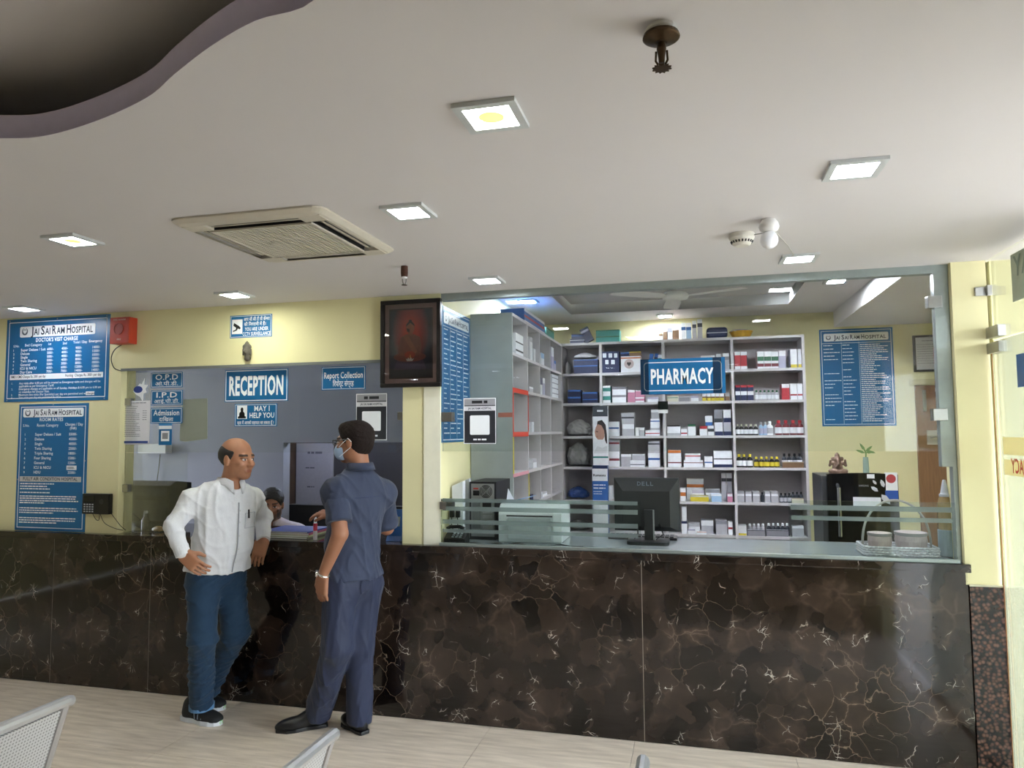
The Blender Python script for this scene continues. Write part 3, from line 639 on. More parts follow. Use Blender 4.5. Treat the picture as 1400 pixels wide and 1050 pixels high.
MB().prism([(cx+a*h, cz+b*h) for a, b in ((-.20, 0), (.20, 0), (.20, .08), (.14, .10), (.13, .24), (.06, .30), (.07, .40), (.04, .48), (-.04, .48), (-.07, .40), (-.06, .30), (-.13, .24), (-.14, .10), (-.20, .08))], fp, 0, .0006).build('clerk_pictogram', BLACK, pc)
s, f, a0, a1, b0, b1 = small('surveillance_sign', 'blue camera surveillance notice on the wall above the reception glass', (315, 372, 430.5, 461.5), [('आप सी सी टी वी कैमरा', .64, .74, .14, .62, 1), ('की िनगरानी में हैं।', .60, .52, .14, .52, 1), ('YOU ARE UNDER', .64, .30, .15, .56, 1.5), ('CCTV SURVEILLANCE', .64, .09, .15, .66, 1.5)], Y=.03)
w, h = a1-a0, b1-b0
pc = plate(s, f, a0+w*.05, a0+w*.30, b0+h*.18, b0+h*.82, SIGNW, 'pictogram_plate', 0, .001)
fp = ((f[0][0], f[0][1]-.001, f[0][2]),)+f[1:]; cx, cz = a0+w*.17, b0+h*.55
MB().prism([(cx+a*w, cz+b*w) for a, b in ((-.07, .06), (.05, -.01), (.09, -.05), (.07, -.08), (.02, -.06), (.0, -.10), (-.09, -.13), (-.10, -.11), (-.03, -.085), (-.02, -.045), (-.085, .0))], fp, 0, .0006).build('camera_pictogram', BLACK, pc)
small('report_sign', 'blue Report Collection sign stuck high on the reception glass', (440, 500, 501, 533), [('Report Collection', .5, .50, .26, .88, 1.5), ('िरपोर्ट संग्रह', .5, .16, .22, .48, 1)])
# pharmacy sign on the big pane
PS = .055
s, f = sign('pharmacy_sign', 'large blue PHARMACY sign with rounded white border on pharmacy glass', FY(PS), .012, .464, 1.850, 2.046, border=0, th=.004)
bo = MB(); P = rrect(.030, .446, 1.868, 2.028, .018, 4); Q = rrect(.0345, .4415, 1.8725, 2.0235, .015, 4); nn = len(P)
bo.add([(a, f[0][1]-.0007, b) for a, b in P+Q], [(i, (i+1) % nn, nn+(i+1) % nn, nn+i) for i in range(nn)]).build('border', SIGNW, s)
lettering(s, f, [('PHARMACY', .236, 1.908, .080, .335, 2.5, 'c')], SIGNW)
for x in (.012, .40): plate(s, f, x, x+.045, 1.850, 2.046, glass_mat('clear_tape', '#d9e3e6', .03, .3), 'tape_strip', .0008, .0012)
# boards inside the pharmacy
def pharm_board(label, fr, a0, a1, b0, b1, cols):
    s, f = sign('hospital_board', label, fr, a0, a1, b0, b1, border=.004, inset=.014, group='blue hospital boards')
    w, h = a1-a0, b1-b0; o = np.array(f[0]); n = np.array(f[3])
    tp_ = plate(s, f, a0+w*.06, a1-w*.06, b1-h*.125, b1-h*.045, SIGNW, 'title_plate', 0, .0012, .01); ft = (tuple(o+n*.0012),)+f[1:]
    title(tp_, ft, a0+w*.2, a1-w*.09, b1-h*.108, h*.045, NAVY)
    lg = MB(); logo(lg, a0+w*.125, b1-h*.085, w*.035, 0, ft); lg.build('emblem', M('#5b6470', .4), tp_, kind='stuff')
    rows = []
    for i in range(len(cols)-1):
        c0, c1 = a0+w*cols[i]+.008, a0+w*cols[i+1]-.008
        nrow = 40 if len(cols) == 4 and i == 2 else 22
        for k in range(nrow):
            v = b1-h*(.16+.80*k/nrow)
            if nrow < 40 and len(cols) == 4 and random.random() < .35: continue
            rows.append((c0, c0+(c1-c0)*random.uniform(.4, 1), v-h*.012, h*.008))
    bars(s, f, rows, SIGNW)
    for q in cols[1:-1]: plate(s, f, a0+w*q-.001, a0+w*q+.001, b0+.02, b1-h*.135, SIGNW, 'rule', 0, .0006)
    plate(s, f, a0+.02, a1-.02, b1-h*.148, b1-h*.144, SIGNW, 'rule', 0, .0006)
BWR = rect(1122, 1223, 449, 582.5, PW-.003)
pharm_board('blue hospital board on the pharmacy back wall above the fridge', FY(PW), *BWR, (.04, .30, .54, .96))
pharm_board('blue hospital board on the pharmacy side wall next to the picture', FX(-1.16), .045, .60, 1.588, 2.414, (.05, .27, .50, .73, .96))
# payment boards on the glass (code left out)
def pay_board(label, px, Y):
    a0, a1, b0, b1 = rect(*px, Y); s, f = sign('payment_board', label, FY(Y), a0, a1, b0, b1, border=.004, inset=.001, th=.003, base=M('#2b2d33', .4, noise=.1, scale=6), group='payment boards on the glass')
    w, h = a1-a0, b1-b0
    plate(s, f, a0+.005, a1-.005, b0+h*.84, b1-.005, M('#9a9a9e', .4), 'header_band', 0, .0008)
    tp_ = plate(s, f, a0+.005, a1-.005, b0+h*.72, b0+h*.82, M('#d9d9dc', .4), 'name_band', 0, .0008); fb = (tuple(np.array(f[0])+np.array(f[3])*.0008),)+f[1:]
    lettering(tp_, fb, [('JAI SAI RAM HOSPITAL', (a0+a1)/2, b0+h*.75, h*.045, w*.72, 1.5, 'c')], NAVY)
    bars(s, (tuple(np.array(f[0])+np.array(f[3])*.001),)+f[1:], [(a0+w*.26, a1-w*.26, b0+h*.88, h*.06)], M('#1c1d20', .5), t=.0004)
    plate(s, f, a0+w*.2, a1-w*.2, b0+h*.2, b0+h*.62, SIGNW, 'card', 0, .0012, .008)
    bars(s, f, [(a0+w*.3, a1-w*.3, b0+h*.08, h*.035)], SIGNW)
pay_board('grey payment board on the pharmacy glass below the hospital board', (634, 678.5, 544, 607), .054)
pay_board('grey payment board on the reception glass behind the man in blue', (487, 529.5, 538, 602), GS)
a0, a1, b0, b1 = rect(217.5, 235, 579, 608.5, GS)
s, f = sign('payment_card', 'small blue payment card below the Admission sign', FY(GS), a0, a1, b0, b1, border=0, th=.002); w, h = a1-a0, b1-b0
plate(s, f, a0+w*.18, a1-w*.18, b0+h*.18, b0+h*.66, SIGNW, 'card', 0, .001); plate(s, f, a0+w*.28, a1-w*.28, b0+h*.28, b0+h*.56, M('#8f8f92', .5), 'card_window', .001, .0016)
plate(s, f, a0, a1, b0+h*.74, b0+h*.90, SIGNW, 'name_band', 0, .001); plate(s, f, a0, a1, b0+h*.90, b1, M('#3b8fd0', .4), 'header_band', 0, .001)
# paper notice, sticker, torn paper on the reception glass
a0, a1, b0, b1 = rect(168, 205.5, 548, 608, GS)
nb = MB(); k = 10; V = []
for i in range(k+1):
    t = i/k; V += [(a0+(a1-a0)*t, GS-.002-.02*max(0, t-.6)**2, b0+.012*max(0, t-.5)), (a0+(a1-a0)*t, GS-.002-.012*max(0, t-.6)**2, b1)]
nb.add(V+[(x, y+.0006, z) for x, y, z in V], [(2*i, 2*i+2, 2*i+3, 2*i+1) for i in range(k)]+[(22+2*i, 22+2*i+1, 22+2*i+3, 22+2*i+2) for i in range(k)])
ntc = nb.build('paper_notice', M('#e7e6ea', .7, noise=.02), label='curled white paper notice taped on the left of the reception glass', cat='paper')
f = ((0, GS-.009, 0), (1, 0, 0), (0, 0, 1), (0, -1, 0)); w, h = a1-a0, b1-b0
bars(ntc, f, [(a0+w*.12, a1-w*.12, b1-h*.06, .006)]+[(a0+w*.10, a0+w*random.uniform(.5, .7), b1-h*(.14+.042*q), .004) for q in range(17)]+[(a0+w*.75, a0+w*.9, b1-h*(.24+.05*q), .004) for q in range(5)], M('#8a8c94', .7))
plate(ntc, f, a0+w*.06, a1-w*.04, b0+h*.035, b0+h*.085, M('#2e4a8c', .5), 'footer_strip', 0, .0008)
a0, a1, b0, b1 = rect(182, 204, 520, 545, GS)
cx, cz = (a0+a1)/2, (b0+b1)/2; w = a1-a0
stk = plate(None, FY(GS), 0, 1, 0, 1, SIGNW) if False else MB().prism([(cx+r*w*math.cos(t)*.5, cz+r*w*math.sin(t)*.55) for r, t in ((1.0, 3.3), (.55, 2.5), (.6, 1.9), (.5, 1.45), (1.15, 1.2), (.6, .9), (.95, .45), (.55, .1), (.75, -.4), (.5, -.9), (1.2, -1.35), (.7, -1.75), (.75, -2.4))], FY(GS), 0, .001).build('cleaning_sticker', SIGNW, label='irregular white and blue splash sticker on the reception glass', cat='sticker')
MB().prism([(cx-w*.18+w*.28*math.cos(t), cz+w*.18*math.sin(t)) for t in np.linspace(0, 6.0, 14)], FY(GS-.001), 0, .0006).build('blue_print', M('#27408b', .4), stk)
a0, a1, b0, b1 = rect(246, 284, 545, 604, .1)
MB().prism([(a0, b0+.01), (a0+.04, b0), (a1-.03, b0+.015), (a1, b0+.02), (a1-.005, b1), (a0+.01, b1-.004)], FY(.1), -.0012, 0).build('torn_paper', M('#c6c8be', .8), label='faded torn paper stuck behind the reception glass', cat='paper')
# ================================================================== IMPLICIT SURFACES (bodies, bags, small sculptures)
def _d(p, P):
    k = p[0]
    if k == 'c':
        a, b, ra, rb = np.asarray(p[1], float), np.asarray(p[2], float), p[3], p[4]; ab = b-a
        t = np.clip(((P-a)@ab)/max(ab@ab, 1e-9), 0, 1); return np.linalg.norm(P-a-t[..., None]*ab, axis=-1)-(ra+(rb-ra)*t)
    if k == 'e':
        c, r, R = np.asarray(p[1], float), np.asarray(p[2], float), p[3]; q = P-c
        if R is not None: q = q@R
        k0 = np.linalg.norm(q/r, axis=-1); k1 = np.linalg.norm(q/(r*r), axis=-1); return k0*(k0-1)/np.maximum(k1, 1e-9)
    if k == 'b':
        c, h, R, rd = np.asarray(p[1], float), np.asarray(p[2], float), p[3], p[4]; q = P-c
        if R is not None: q = q@R
        q = np.abs(q)-h+rd; return np.linalg.norm(np.maximum(q, 0), axis=-1)+np.minimum(q.max(-1), 0)-rd
    if k == 'p': return (P-np.asarray(p[1], float))@np.asarray(p[2], float)
def smin(a, b, k):
    if k <= 0: return np.minimum(a, b)
    h = np.maximum(k-np.abs(a-b), 0)/k; return np.minimum(a, b)-h*h*k*.25
def sdf_mesh(prims, h, disp=None, pad=.02):
    """prims: (op, prim..., k); op '+' join, '-' carve, '&' keep inside"""
    pts = []
    for op, p, k in prims:
        if op != '+': continue
        if p[0] == 'c': pts += [np.asarray(p[1])-max(p[3], p[4]), np.asarray(p[1])+max(p[3], p[4]), np.asarray(p[2])-max(p[3], p[4]), np.asarray(p[2])+max(p[3], p[4])]
        else: rr_ = np.linalg.norm(p[2]) if p[3] is not None else np.asarray(p[2]); pts += [np.asarray(p[1])-rr_, np.asarray(p[1])+rr_]
    lo = np.min(pts, 0)-pad; hi = np.max(pts, 0)+pad; B = 8
    nb = np.ceil((hi-lo)/(h*B)).astype(int); g = np.stack(np.meshgrid(*[np.arange(q) for q in nb], indexing='ij'), -1).reshape(-1, 3)
    cen = lo+(g*B+(B-1)/2)*h; diag = B*h*.87
    dc = np.full(len(g), 9.0); pd = []
    for op, p, k in prims:
        d = _d(p, cen); pd.append(d)
        if op == '+': dc = smin(dc, d, k)
        elif op == '-': dc = -smin(-dc, d, k)
        else: dc = -smin(-dc, -d, k)
    act = np.abs(dc) < diag*1.6+.012; ga = g[act]; dca = dc[act]
    loc = np.stack(np.meshgrid(*[np.arange(B)]*3, indexing='ij'), -1).reshape(-1, 3)
    P = lo+(ga[:, None, :]*B+loc[None])*h; d = np.full(P.shape[:2], 9.0)
    for (op, p, k), dd in zip(prims, pd):
        da = dd[act]
        if op == '+':
            m = (da < dca+diag*3.2+k+.02)
            if m.any(): d[m] = smin(d[m], _d(p, P[m]), k)
        elif op == '-':
            m = (da < diag*2+k)
            if m.any(): d[m] = -smin(-d[m], _d(p, P[m]), k)
        else: d = -smin(-d, -_d(p, P), k)
    if disp is not None: d = d+disp(P)
    n = nb*B; D = np.where(dc < 0, -1.0, 1.0).reshape(nb)
    D = np.repeat(np.repeat(np.repeat(D, B, 0), B, 1), B, 2).astype(np.float32)
    idx = (ga[:, None, :]*B+loc[None]).reshape(-1, 3); D[idx[:, 0], idx[:, 1], idx[:, 2]] = d.reshape(-1)
    ins = D < 0
    cs = [(i, j, k) for i in (0, 1) for j in (0, 1) for k in (0, 1)]
    sl = lambda A, c: A[c[0]:n[0]-1+c[0], c[1]:n[1]-1+c[1], c[2]:n[2]-1+c[2]]
    cnt = sum(sl(ins, c).astype(np.uint8) for c in cs); actc = (cnt > 0) & (cnt < 8); ci = np.argwhere(actc)
    vid = np.full(actc.shape, -1, np.int64); vid[actc] = np.arange(len(ci))
    pos = np.zeros((len(ci), 3)); num = np.zeros(len(ci))
    for a in cs:
        for ax in range(3):
            if a[ax]: continue
            b = list(a); b[ax] = 1; ia, ib = ci+np.array(a), ci+np.array(b)
            va = D[ia[:, 0], ia[:, 1], ia[:, 2]]; vb = D[ib[:, 0], ib[:, 1], ib[:, 2]]; m = (va < 0) != (vb < 0)
            t = np.where(m, va/np.where(m, va-vb, 1), 0); q = np.array(a, float)+np.outer(t, np.eye(3)[ax]); pos[m] += q[m]; num[m] += 1
    V = lo+(ci+pos/np.maximum(num, 1)[:, None])*h
    F = []
    for ax in range(3):
        u, w = [(1, 2), (2, 0), (0, 1)][ax]; e = [slice(None)]*3; e2 = [slice(None)]*3; e[ax] = slice(0, -1); e2[ax] = slice(1, None)
        A, C = ins[tuple(e)], ins[tuple(e2)]; ed = np.argwhere(A != C); ed = ed[(ed[:, u] > 0) & (ed[:, w] > 0) & (ed[:, u] < n[u]-1) & (ed[:, w] < n[w]-1)]
        du = np.eye(3, dtype=int)[u]; dw = np.eye(3, dtype=int)[w]; gv = lambda q: vid[q[:, 0], q[:, 1], q[:, 2]]
        Q = np.stack([gv(ed-du-dw), gv(ed-dw), gv(ed), gv(ed-du)], 1); s = A[ed[:, 0], ed[:, 1], ed[:, 2]]; Q[~s] = Q[~s][:, ::-1]; F.append(Q[(Q >= 0).all(1)])
    return V, np.concatenate(F)
def relax(V, F, it=2):
    a = np.concatenate([F[:, i] for i in range(4)]); b = np.concatenate([F[:, (i+1) % 4] for i in range(4)])
    for _ in range(it):
        S = np.zeros_like(V); c = np.zeros(len(V)); np.add.at(S, a, V[b]); np.add.at(S, b, V[a]); np.add.at(c, a, 1); np.add.at(c, b, 1)
        V = .5*V+.5*S/np.maximum(c, 1)[:, None]
    return V
def sdf_obj(name, prims, h, mat, parent=None, disp=None, color=None, it=1, **k):
    V, F = sdf_mesh(prims, h, disp); V = relax(V, F, it)
    c = np.array([(V[:, 0].min()+V[:, 0].max())/2, (V[:, 1].min()+V[:, 1].max())/2, V[:, 2].min()])
    me = bpy.data.meshes.new(name); me.vertices.add(len(V)); me.vertices.foreach_set('co', (V-c).ravel())
    me.loops.add(F.size); me.loops.foreach_set('vertex_index', F.ravel().astype(np.int32)); me.polygons.add(len(F))
    me.polygons.foreach_set('loop_start', np.arange(0, F.size, 4, dtype=np.int32)); me.update(calc_edges=True); me.validate()
    me.polygons.foreach_set('use_smooth', [True]*len(me.polygons)); me.materials.append(mat)
    if color is not None:
        at_ = me.color_attributes.new('pigment', 'FLOAT_COLOR', 'POINT'); cc = np.ones((len(V), 4)); cc[:, :3] = color(V); at_.data.foreach_set('color', cc.ravel())
    o = bpy.data.objects.new(name, me); COL.objects.link(o)
    off = np.array(WPOS.get(parent.name, (0, 0, 0))) if parent is not None else np.zeros(3)
    o.location = c-off; WPOS[o.name] = tuple(c)
    if parent is not None: o.parent = parent
    return tag(o, k.get('label'), k.get('cat'), k.get('group'), k.get('kind'))
def pigment_mat(name, rough=.5, sss=0.0, bump=0.0, scale=60):
    m = bpy.data.materials.new(name); m.use_nodes = True; t = m.node_tree; p = t.nodes['Principled BSDF']
    a = t.nodes.new('ShaderNodeAttribute'); a.attribute_name = 'pigment'; t.links.new(a.outputs['Color'], p.inputs['Base Color']); p.inputs['Roughness'].default_value = rough
    if sss: p.inputs['Subsurface Weight'].default_value = sss; p.inputs['Subsurface Radius'].default_value = (.012, .005, .003)
    if bump:
        nz = t.nodes.new('ShaderNodeTexNoise'); nz.inputs['Scale'].default_value = scale; b = t.nodes.new('ShaderNodeBump'); b.inputs['Distance'].default_value = bump
        co = t.nodes.new('ShaderNodeTexCoord'); t.links.new(co.outputs['Object'], nz.inputs['Vector']); t.links.new(nz.outputs['Fac'], b.inputs['Height']); t.links.new(b.outputs[0], p.inputs['Normal'])
    return m

# ================================================================== WALL ITEMS
# framed picture
a0, a1, b0, b1 = -1.532, -1.148, 1.920, 2.447; yb = .028
pic = thing('framed_picture', 'black framed painting of a seated Buddha on dark red', 'picture', (-1.34, yb, b0))
fw = .024
fm = M('#120d0c', .35, noise=.2)
for nm, q in (('frame_rail', (a0, a1, b0, b0+fw)), ('frame_rail', (a0, a1, b1-fw, b1)), ('frame_stile', (a0, a0+fw, b0+fw, b1-fw)), ('frame_stile', (a1-fw, a1, b0+fw, b1-fw))):
    box(nm, q[0], q[1], yb-.035, yb, q[2], q[3], fm, pic, bevel=.004)
box('mount_board', a0+fw, a1-fw, yb-.018, yb-.006, b0+fw, b1-fw, M('#a08680', .7, noise=.08), pic)
box('inner_slip', a0+.052, a1-.052, yb-.020, yb-.018, b0+.052, b1-.052, M('#3a2c2a', .6), pic)
pm = bpy.data.materials.new('painting_print'); pm.use_nodes = True; t = pm.node_tree; p = t.nodes['Principled BSDF']; p.inputs['Roughness'].default_value = .3
co = t.nodes.new('ShaderNodeTexCoord'); mp = t.nodes.new('ShaderNodeMapping'); gr_ = t.nodes.new('ShaderNodeTexGradient'); gr_.gradient_type = 'SPHERICAL'
mp.inputs['Location'].default_value = (-.5*2.0, 0, -.68*1.7); mp.inputs['Scale'].default_value = (2.0, 0, 1.7)
cr = t.nodes.new('ShaderNodeValToRGB'); cr.color_ramp.elements[0].color = lin('#1c1c2c'); cr.color_ramp.elements[1].color = lin('#d2492f'); cr.color_ramp.elements[0].position = .1; cr.color_ramp.elements[1].position = .7
t.links.new(co.outputs['Generated'], mp.inputs[0]); t.links.new(mp.outputs[0], gr_.inputs[0]); t.links.new(gr_.outputs['Fac'], cr.inputs[0]); t.links.new(cr.outputs[0], p.inputs['Base Color'])
prn = box('print', a0+.060, a1-.060, yb-.0215, yb-.020, b0+.060, b1-.060, pm, pic)
cx = (a0+a1)/2; zb = b0+.16; fr = FY(yb-.0215)
def flat(nm, pts, col, t1, par): return MB().prism(pts, fr, t1-.0004, t1).build(nm, M(col, .5, noise=.25, scale=50), par)
E_ = lambda x, z, a, b, n=20, s=0, e=2*math.pi: [(x+a*math.cos(s+(e-s)*i/n), z+b*math.sin(s+(e-s)*i/n)) for i in range(n+(0 if e-s > 6.2 else 1))]
flat('painted_seat', [(cx-.11, zb-.055), (cx+.10, zb-.055), (cx+.075, zb+.01), (cx-.085, zb+.01)], '#4a3a50', .0006, prn)
flat('painted_knees', E_(cx-.006, zb+.022, .104, .030), '#84483a', .0010, prn)
flat('painted_robe', [(cx-.075, zb+.03), (cx+.065, zb+.03), (cx+.07, zb+.09), (cx+.058, zb+.14), (cx+.02, zb+.158), (cx-.03, zb+.158), (cx-.062, zb+.14), (cx-.08, zb+.08)], '#8f5340', .0014, prn)
flat('painted_sash', [(cx-.05, zb+.148), (cx-.02, zb+.156), (cx+.045, zb+.05), (cx+.02, zb+.04)], '#a86a4e', .0018, prn)
flat('painted_neck', [(cx-.016, zb+.150), (cx+.012, zb+.150), (cx+.012, zb+.175), (cx-.016, zb+.175)], '#a86046', .0016, prn)
flat('painted_head', E_(cx-.002, zb+.196, .026, .034), '#b56a4c', .0018, prn)
flat('painted_hair', E_(cx-.002, zb+.204, .028, .030, 12, 0, math.pi)+E_(cx-.002, zb+.236, .011, .010, 6, 0, math.pi), '#2a1512', .0020, prn)
flat('painted_shade', [(cx-.028, zb+.196), (cx-.006, zb+.19), (cx-.006, zb+.168), (cx-.022, zb+.175)], '#4d2419', .0020, prn)
flat('painted_lamp_glow', E_(cx-.004, zb+.034, .034, .022), '#b24a2c', .0020, prn)
flat('painted_lotus', [(cx-.030, zb+.012), (cx-.022, zb-.004), (cx+.012, zb-.004), (cx+.022, zb+.012), (cx+.010, zb+.008), (cx+.002, zb+.020), (cx-.006, zb+.008), (cx-.014, zb+.018), (cx-.020, zb+.008)], '#e6dcd6', .0026, prn)
flat('painted_flame', [(cx-.006, zb+.016), (cx+.003, zb+.016), (cx-.001, zb+.040)], '#f0c070', .0028, prn)
box('picture_glass', a0+fw, a1-fw, yb-.0265, yb-.0255, b0+fw, b1-fw, glass_mat('picture_glass', '#ffffff', .04), pic)
# Buddha head ornament
hc = at(336.5, 479, 'Y', .0)
x, y, z = float(hc[0]), .005, float(hc[2])
pr = [('+', ('e', (x, y, z), (.026, .024, .036), None), 0), ('+', ('e', (x, y+.004, z+.024), (.028, .024, .020), None), .006), ('+', ('e', (x, y+.004, z+.044), (.013, .013, .012), None), .006), ('+', ('c', (x, y+.004, z+.052), (x, y+.004, z+.062), .005, .002), .004),
      ('+', ('c', (x-.002, y-.024, z+.010), (x-.002, y-.030, z-.006), .003, .005), .004), ('+', ('c', (x-.007, y-.024, z-.016), (x+.006, y-.024, z-.016), .004, .004), .002), ('+', ('c', (x-.027, y+.004, z+.006), (x-.026, y+.004, z-.026), .005, .006), .003), ('+', ('c', (x+.027, y+.004, z+.006), (x+.026, y+.004, z-.026), .005, .006), .003),
      ('+', ('c', (x, y+.006, z-.03), (x, y+.010, z-.05), .016, .020), .008), ('-', ('e', (x-.011, y-.026, z+.004), (.007, .006, .003), None), .002), ('-', ('e', (x+.010, y-.026, z+.004), (.007, .006, .003), None), .002)]
bumps = lambda P: .0012*np.sin((P[..., 0]-x)*900)*np.sin((P[..., 2])*900)*(P[..., 2] > z+.016)
sdf_obj('buddha_head_ornament', pr, .0022, M('#59544a', .5, .3, noise=.3, scale=90), disp=bumps, label='small dark bronze Buddha head ornament on the wall above the reception sign', cat='ornament')
# red alarm hooter
a0, a1, b0, b1 = rect(152.5, 180, 434, 470, -.03)
RED = M('#b23a22', .4, noise=.04)
al = thing('fire_alarm_hooter', 'red fire alarm box on the wall right of the visit charge board', 'alarm', ((a0+a1)/2, -.01, b0))
MB().box(a0, a1-.008, -.045, .029, b0, b1).build('case', RED, al, bevel=.006)
MB().lathe((0, 0, 0), [(.001, 0), (.038, 0), (.038, .004), (.034, .004), (.034, .002), (.001, .002)], 24).build('speaker_ring', M('#8f2f1e', .5), al, local=True)
g = al.children[-1]; g.rotation_euler = (math.pi/2, 0, 0); g.location = (-.008, -.036, (b1-b0)*.56)
lettering(al, FY(-.0455), [('FIRE ALARM', (a0+a1)/2-.004, b1-.022, .010, (a1-a0)*.6, 1, 'c'), ('FIRE', (a0+a1)/2-.004, b0+.022, .012, None, 1, 'c')], M('#e6d6cc', .5))
def wire(name, label, pts, r=.0025, mat=None, cat='cable'):
    P = [np.array(p, float) for p in pts]; out = []
    for i in range(len(P)-1):
        p0, p1, p2, p3 = P[max(i-1, 0)], P[i], P[i+1], P[min(i+2, len(P)-1)]
        for s in range(6):
            t = s/6; out.append(tuple(.5*((2*p1)+(-p0+p2)*t+(2*p0-5*p1+4*p2-p3)*t*t+(-p0+3*p1-3*p2+p3)*t**3)))
    out.append(tuple(P[-1])); return MB().tube(out, r, 6).build(name, mat or BLACK, label=label, cat=cat)
Q = lambda px, py, Y: at(px, py, 'Y', Y)
wire('alarm_cable', 'black cable looping from the red alarm box to the glass edge', [Q(167, 471, .022), Q(157, 478, .015), Q(152, 490, .018), Q(156, 503, .022), Q(166, 507, .028)], .003)
# keypad terminal
a0, a1, b0, b1 = rect(113, 149.5, 675, 703, 0)
kp = thing('attendance_keypad', 'black keypad terminal on the wall beside the room rates board', 'keypad', ((a0+a1)/2, 0, b0)); w, h = a1-a0, b1-b0
MB().box(a0, a1, -.005, .029, b0, b1).build('case', BLACK, kp, bevel=.006)
for i in range(4):
    for j in range(4): box('key', a0+w*(.08+.10*i), a0+w*(.08+.10*i)+.011, -.009, -.004, b0+h*(.10+.115*j), b0+h*(.10+.115*j)+.008, M('#b9bdc2', .5), kp)
box('screen', a0+w*.08, a0+w*.46, -.007, -.004, b0+h*.6, b0+h*.88, M('#15181c', .1), kp)
MB().cyl((a0+w*.72, -.008, b0+h*.62), (a0+w*.72, -.004, b0+h*.62), .016, n=18).build('card_reader', DKGREY, kp)
wire('keypad_cable', 'thin cable hanging in a loop under the keypad', [Q(127, 703, .02), Q(131, 710, .015), Q(135, 711, .015), Q(136, 703, .02)], .002)
wire('keypad_cable', 'thin cable running from the keypad down to the counter', [Q(137, 703, .02), Q(143, 715, .01), Q(156, 722, .005), Q(168, 725, .02)], .002)
wire('keypad_cable', 'cable running from the keypad side to the counter corner', [Q(149, 698, .02), Q(158, 710, .0), Q(165, 719, .0), Q(172, 725, .03)], .002)
# certificate and door in the pharmacy
a0, a1, b0, b1 = rect(1249, 1291, 458, 508, PW-.02)
cf = thing('framed_certificate', 'black framed certificate on the pharmacy back wall above the door', 'certificate', ((a0+a1)/2, PW-.02, b0))
for q in ((a0, a1, b0, b0+.018), (a0, a1, b1-.018, b1), (a0, a0+.018, b0+.018, b1-.018), (a1-.018, a1, b0+.018, b1-.018)): box('frame_rail', q[0], q[1], PW-.022, PW-.001, q[2], q[3], BLACK, cf)
sh = box('sheet', a0+.018, a1-.018, PW-.010, PW-.004, b0+.018, b1-.018, M('#d8d8dc', .7), cf)
bars(sh, FY(PW-.010), [(a0+.07, a1-.07, b1-.05, .006)]+[(a0+.03, a1-.03-.05*random.random(), b1-.08-.02*k, .004) for k in range(9)], M('#8c8c96', .7))
dx0 = float(at(1253, 600, 'Y', PW)[0]); dz = float(at(1270, 527, 'Y', PW)[2])
dr = thing('door_2', 'brown wooden door at the back of the pharmacy', None, (dx0+.4, PW-.02, 0), kind='structure')
WOOD = M('#8a6748', .5, noise=.22, scale=5, stretch=(14, 14, 1.2), name='brown_wood')
box('leaf', dx0, dx0+.80, PW-.035, PW-.005, .005, dz, WOOD, dr)
box('frame_head', dx0-.04, dx0+.84, PW-.02, PW-.001, dz+.005, dz+.055, M('#cfc79a', .6), dr)
bz = float(at(1264, 548, 'Y', PW)[2])
box('tower_bolt', dx0+.05, dx0+.075, PW-.050, PW-.035, bz-.09, bz+.09, STEEL, dr, bevel=.003)
lz = float(at(1275, 598, 'Y', PW)[2])
box('lock_plate', dx0+.07, dx0+.15, PW-.040, PW-.035, lz-.06, lz+.06, M('#c9c4b8', .4, .3), dr); MB().tube([(dx0+.10, PW-.04, lz), (dx0+.10, PW-.075, lz), (dx0+.14, PW-.078, lz+.01)], .008).build('door_handle', STEEL, dr)
# ================================================================== PHARMACY RACKS
import re
LAM = M('#b7b1b3', .55, noise=.07, scale=6, stretch=(1, 1, 6), name='grey_laminate'); EDGE = M('#cbc8c9', .5, noise=.04)
ZL = [float(at(1050, y, 'Y', PD)[2]) for y in (459, 503.5, 546.8, 595, 639.5, 687.5, 733.5)]
XB = [float(at(x, 560, 'Y', PD)[0]) for x in (768, 822, 908, 1003, 1101)]
XL = float(at(768, 466, 'Y', PD)[0]); YN = float(at(700, 427, 'X', XL)[1]); XW = -1.155
rk = thing('medicine_rack', 'grey laminate medicine rack of four bays along the pharmacy back wall', 'rack', ((XB[0]+XB[4])/2, PD+.15, 0), 'pharmacy racks')
for i, x in enumerate(XB):
    nm = 'side_panel' if i in (0, 4) else 'divider'
    MB().box(x-.011, x+.011, PD, PW-.012, 0, ZL[0]-.022).build(nm, EDGE if i else LAM, rk)
MB().box(XB[0]-.011, XB[4]+.011, PD, PW-.012, ZL[0]-.022, ZL[0]).build('top_board', EDGE, rk)
for z in ZL[1:] + [.45, .12]:
    for a, b in zip(XB, XB[1:]): MB().box(a+.011, b-.011, PD+.002, PW-.012, z-.022, z).build('shelf', EDGE, rk)
MB().box(XB[0], XB[4], PW-.010, PW-.001, .0, ZL[0]-.002).build('back_panel', LAM, rk)
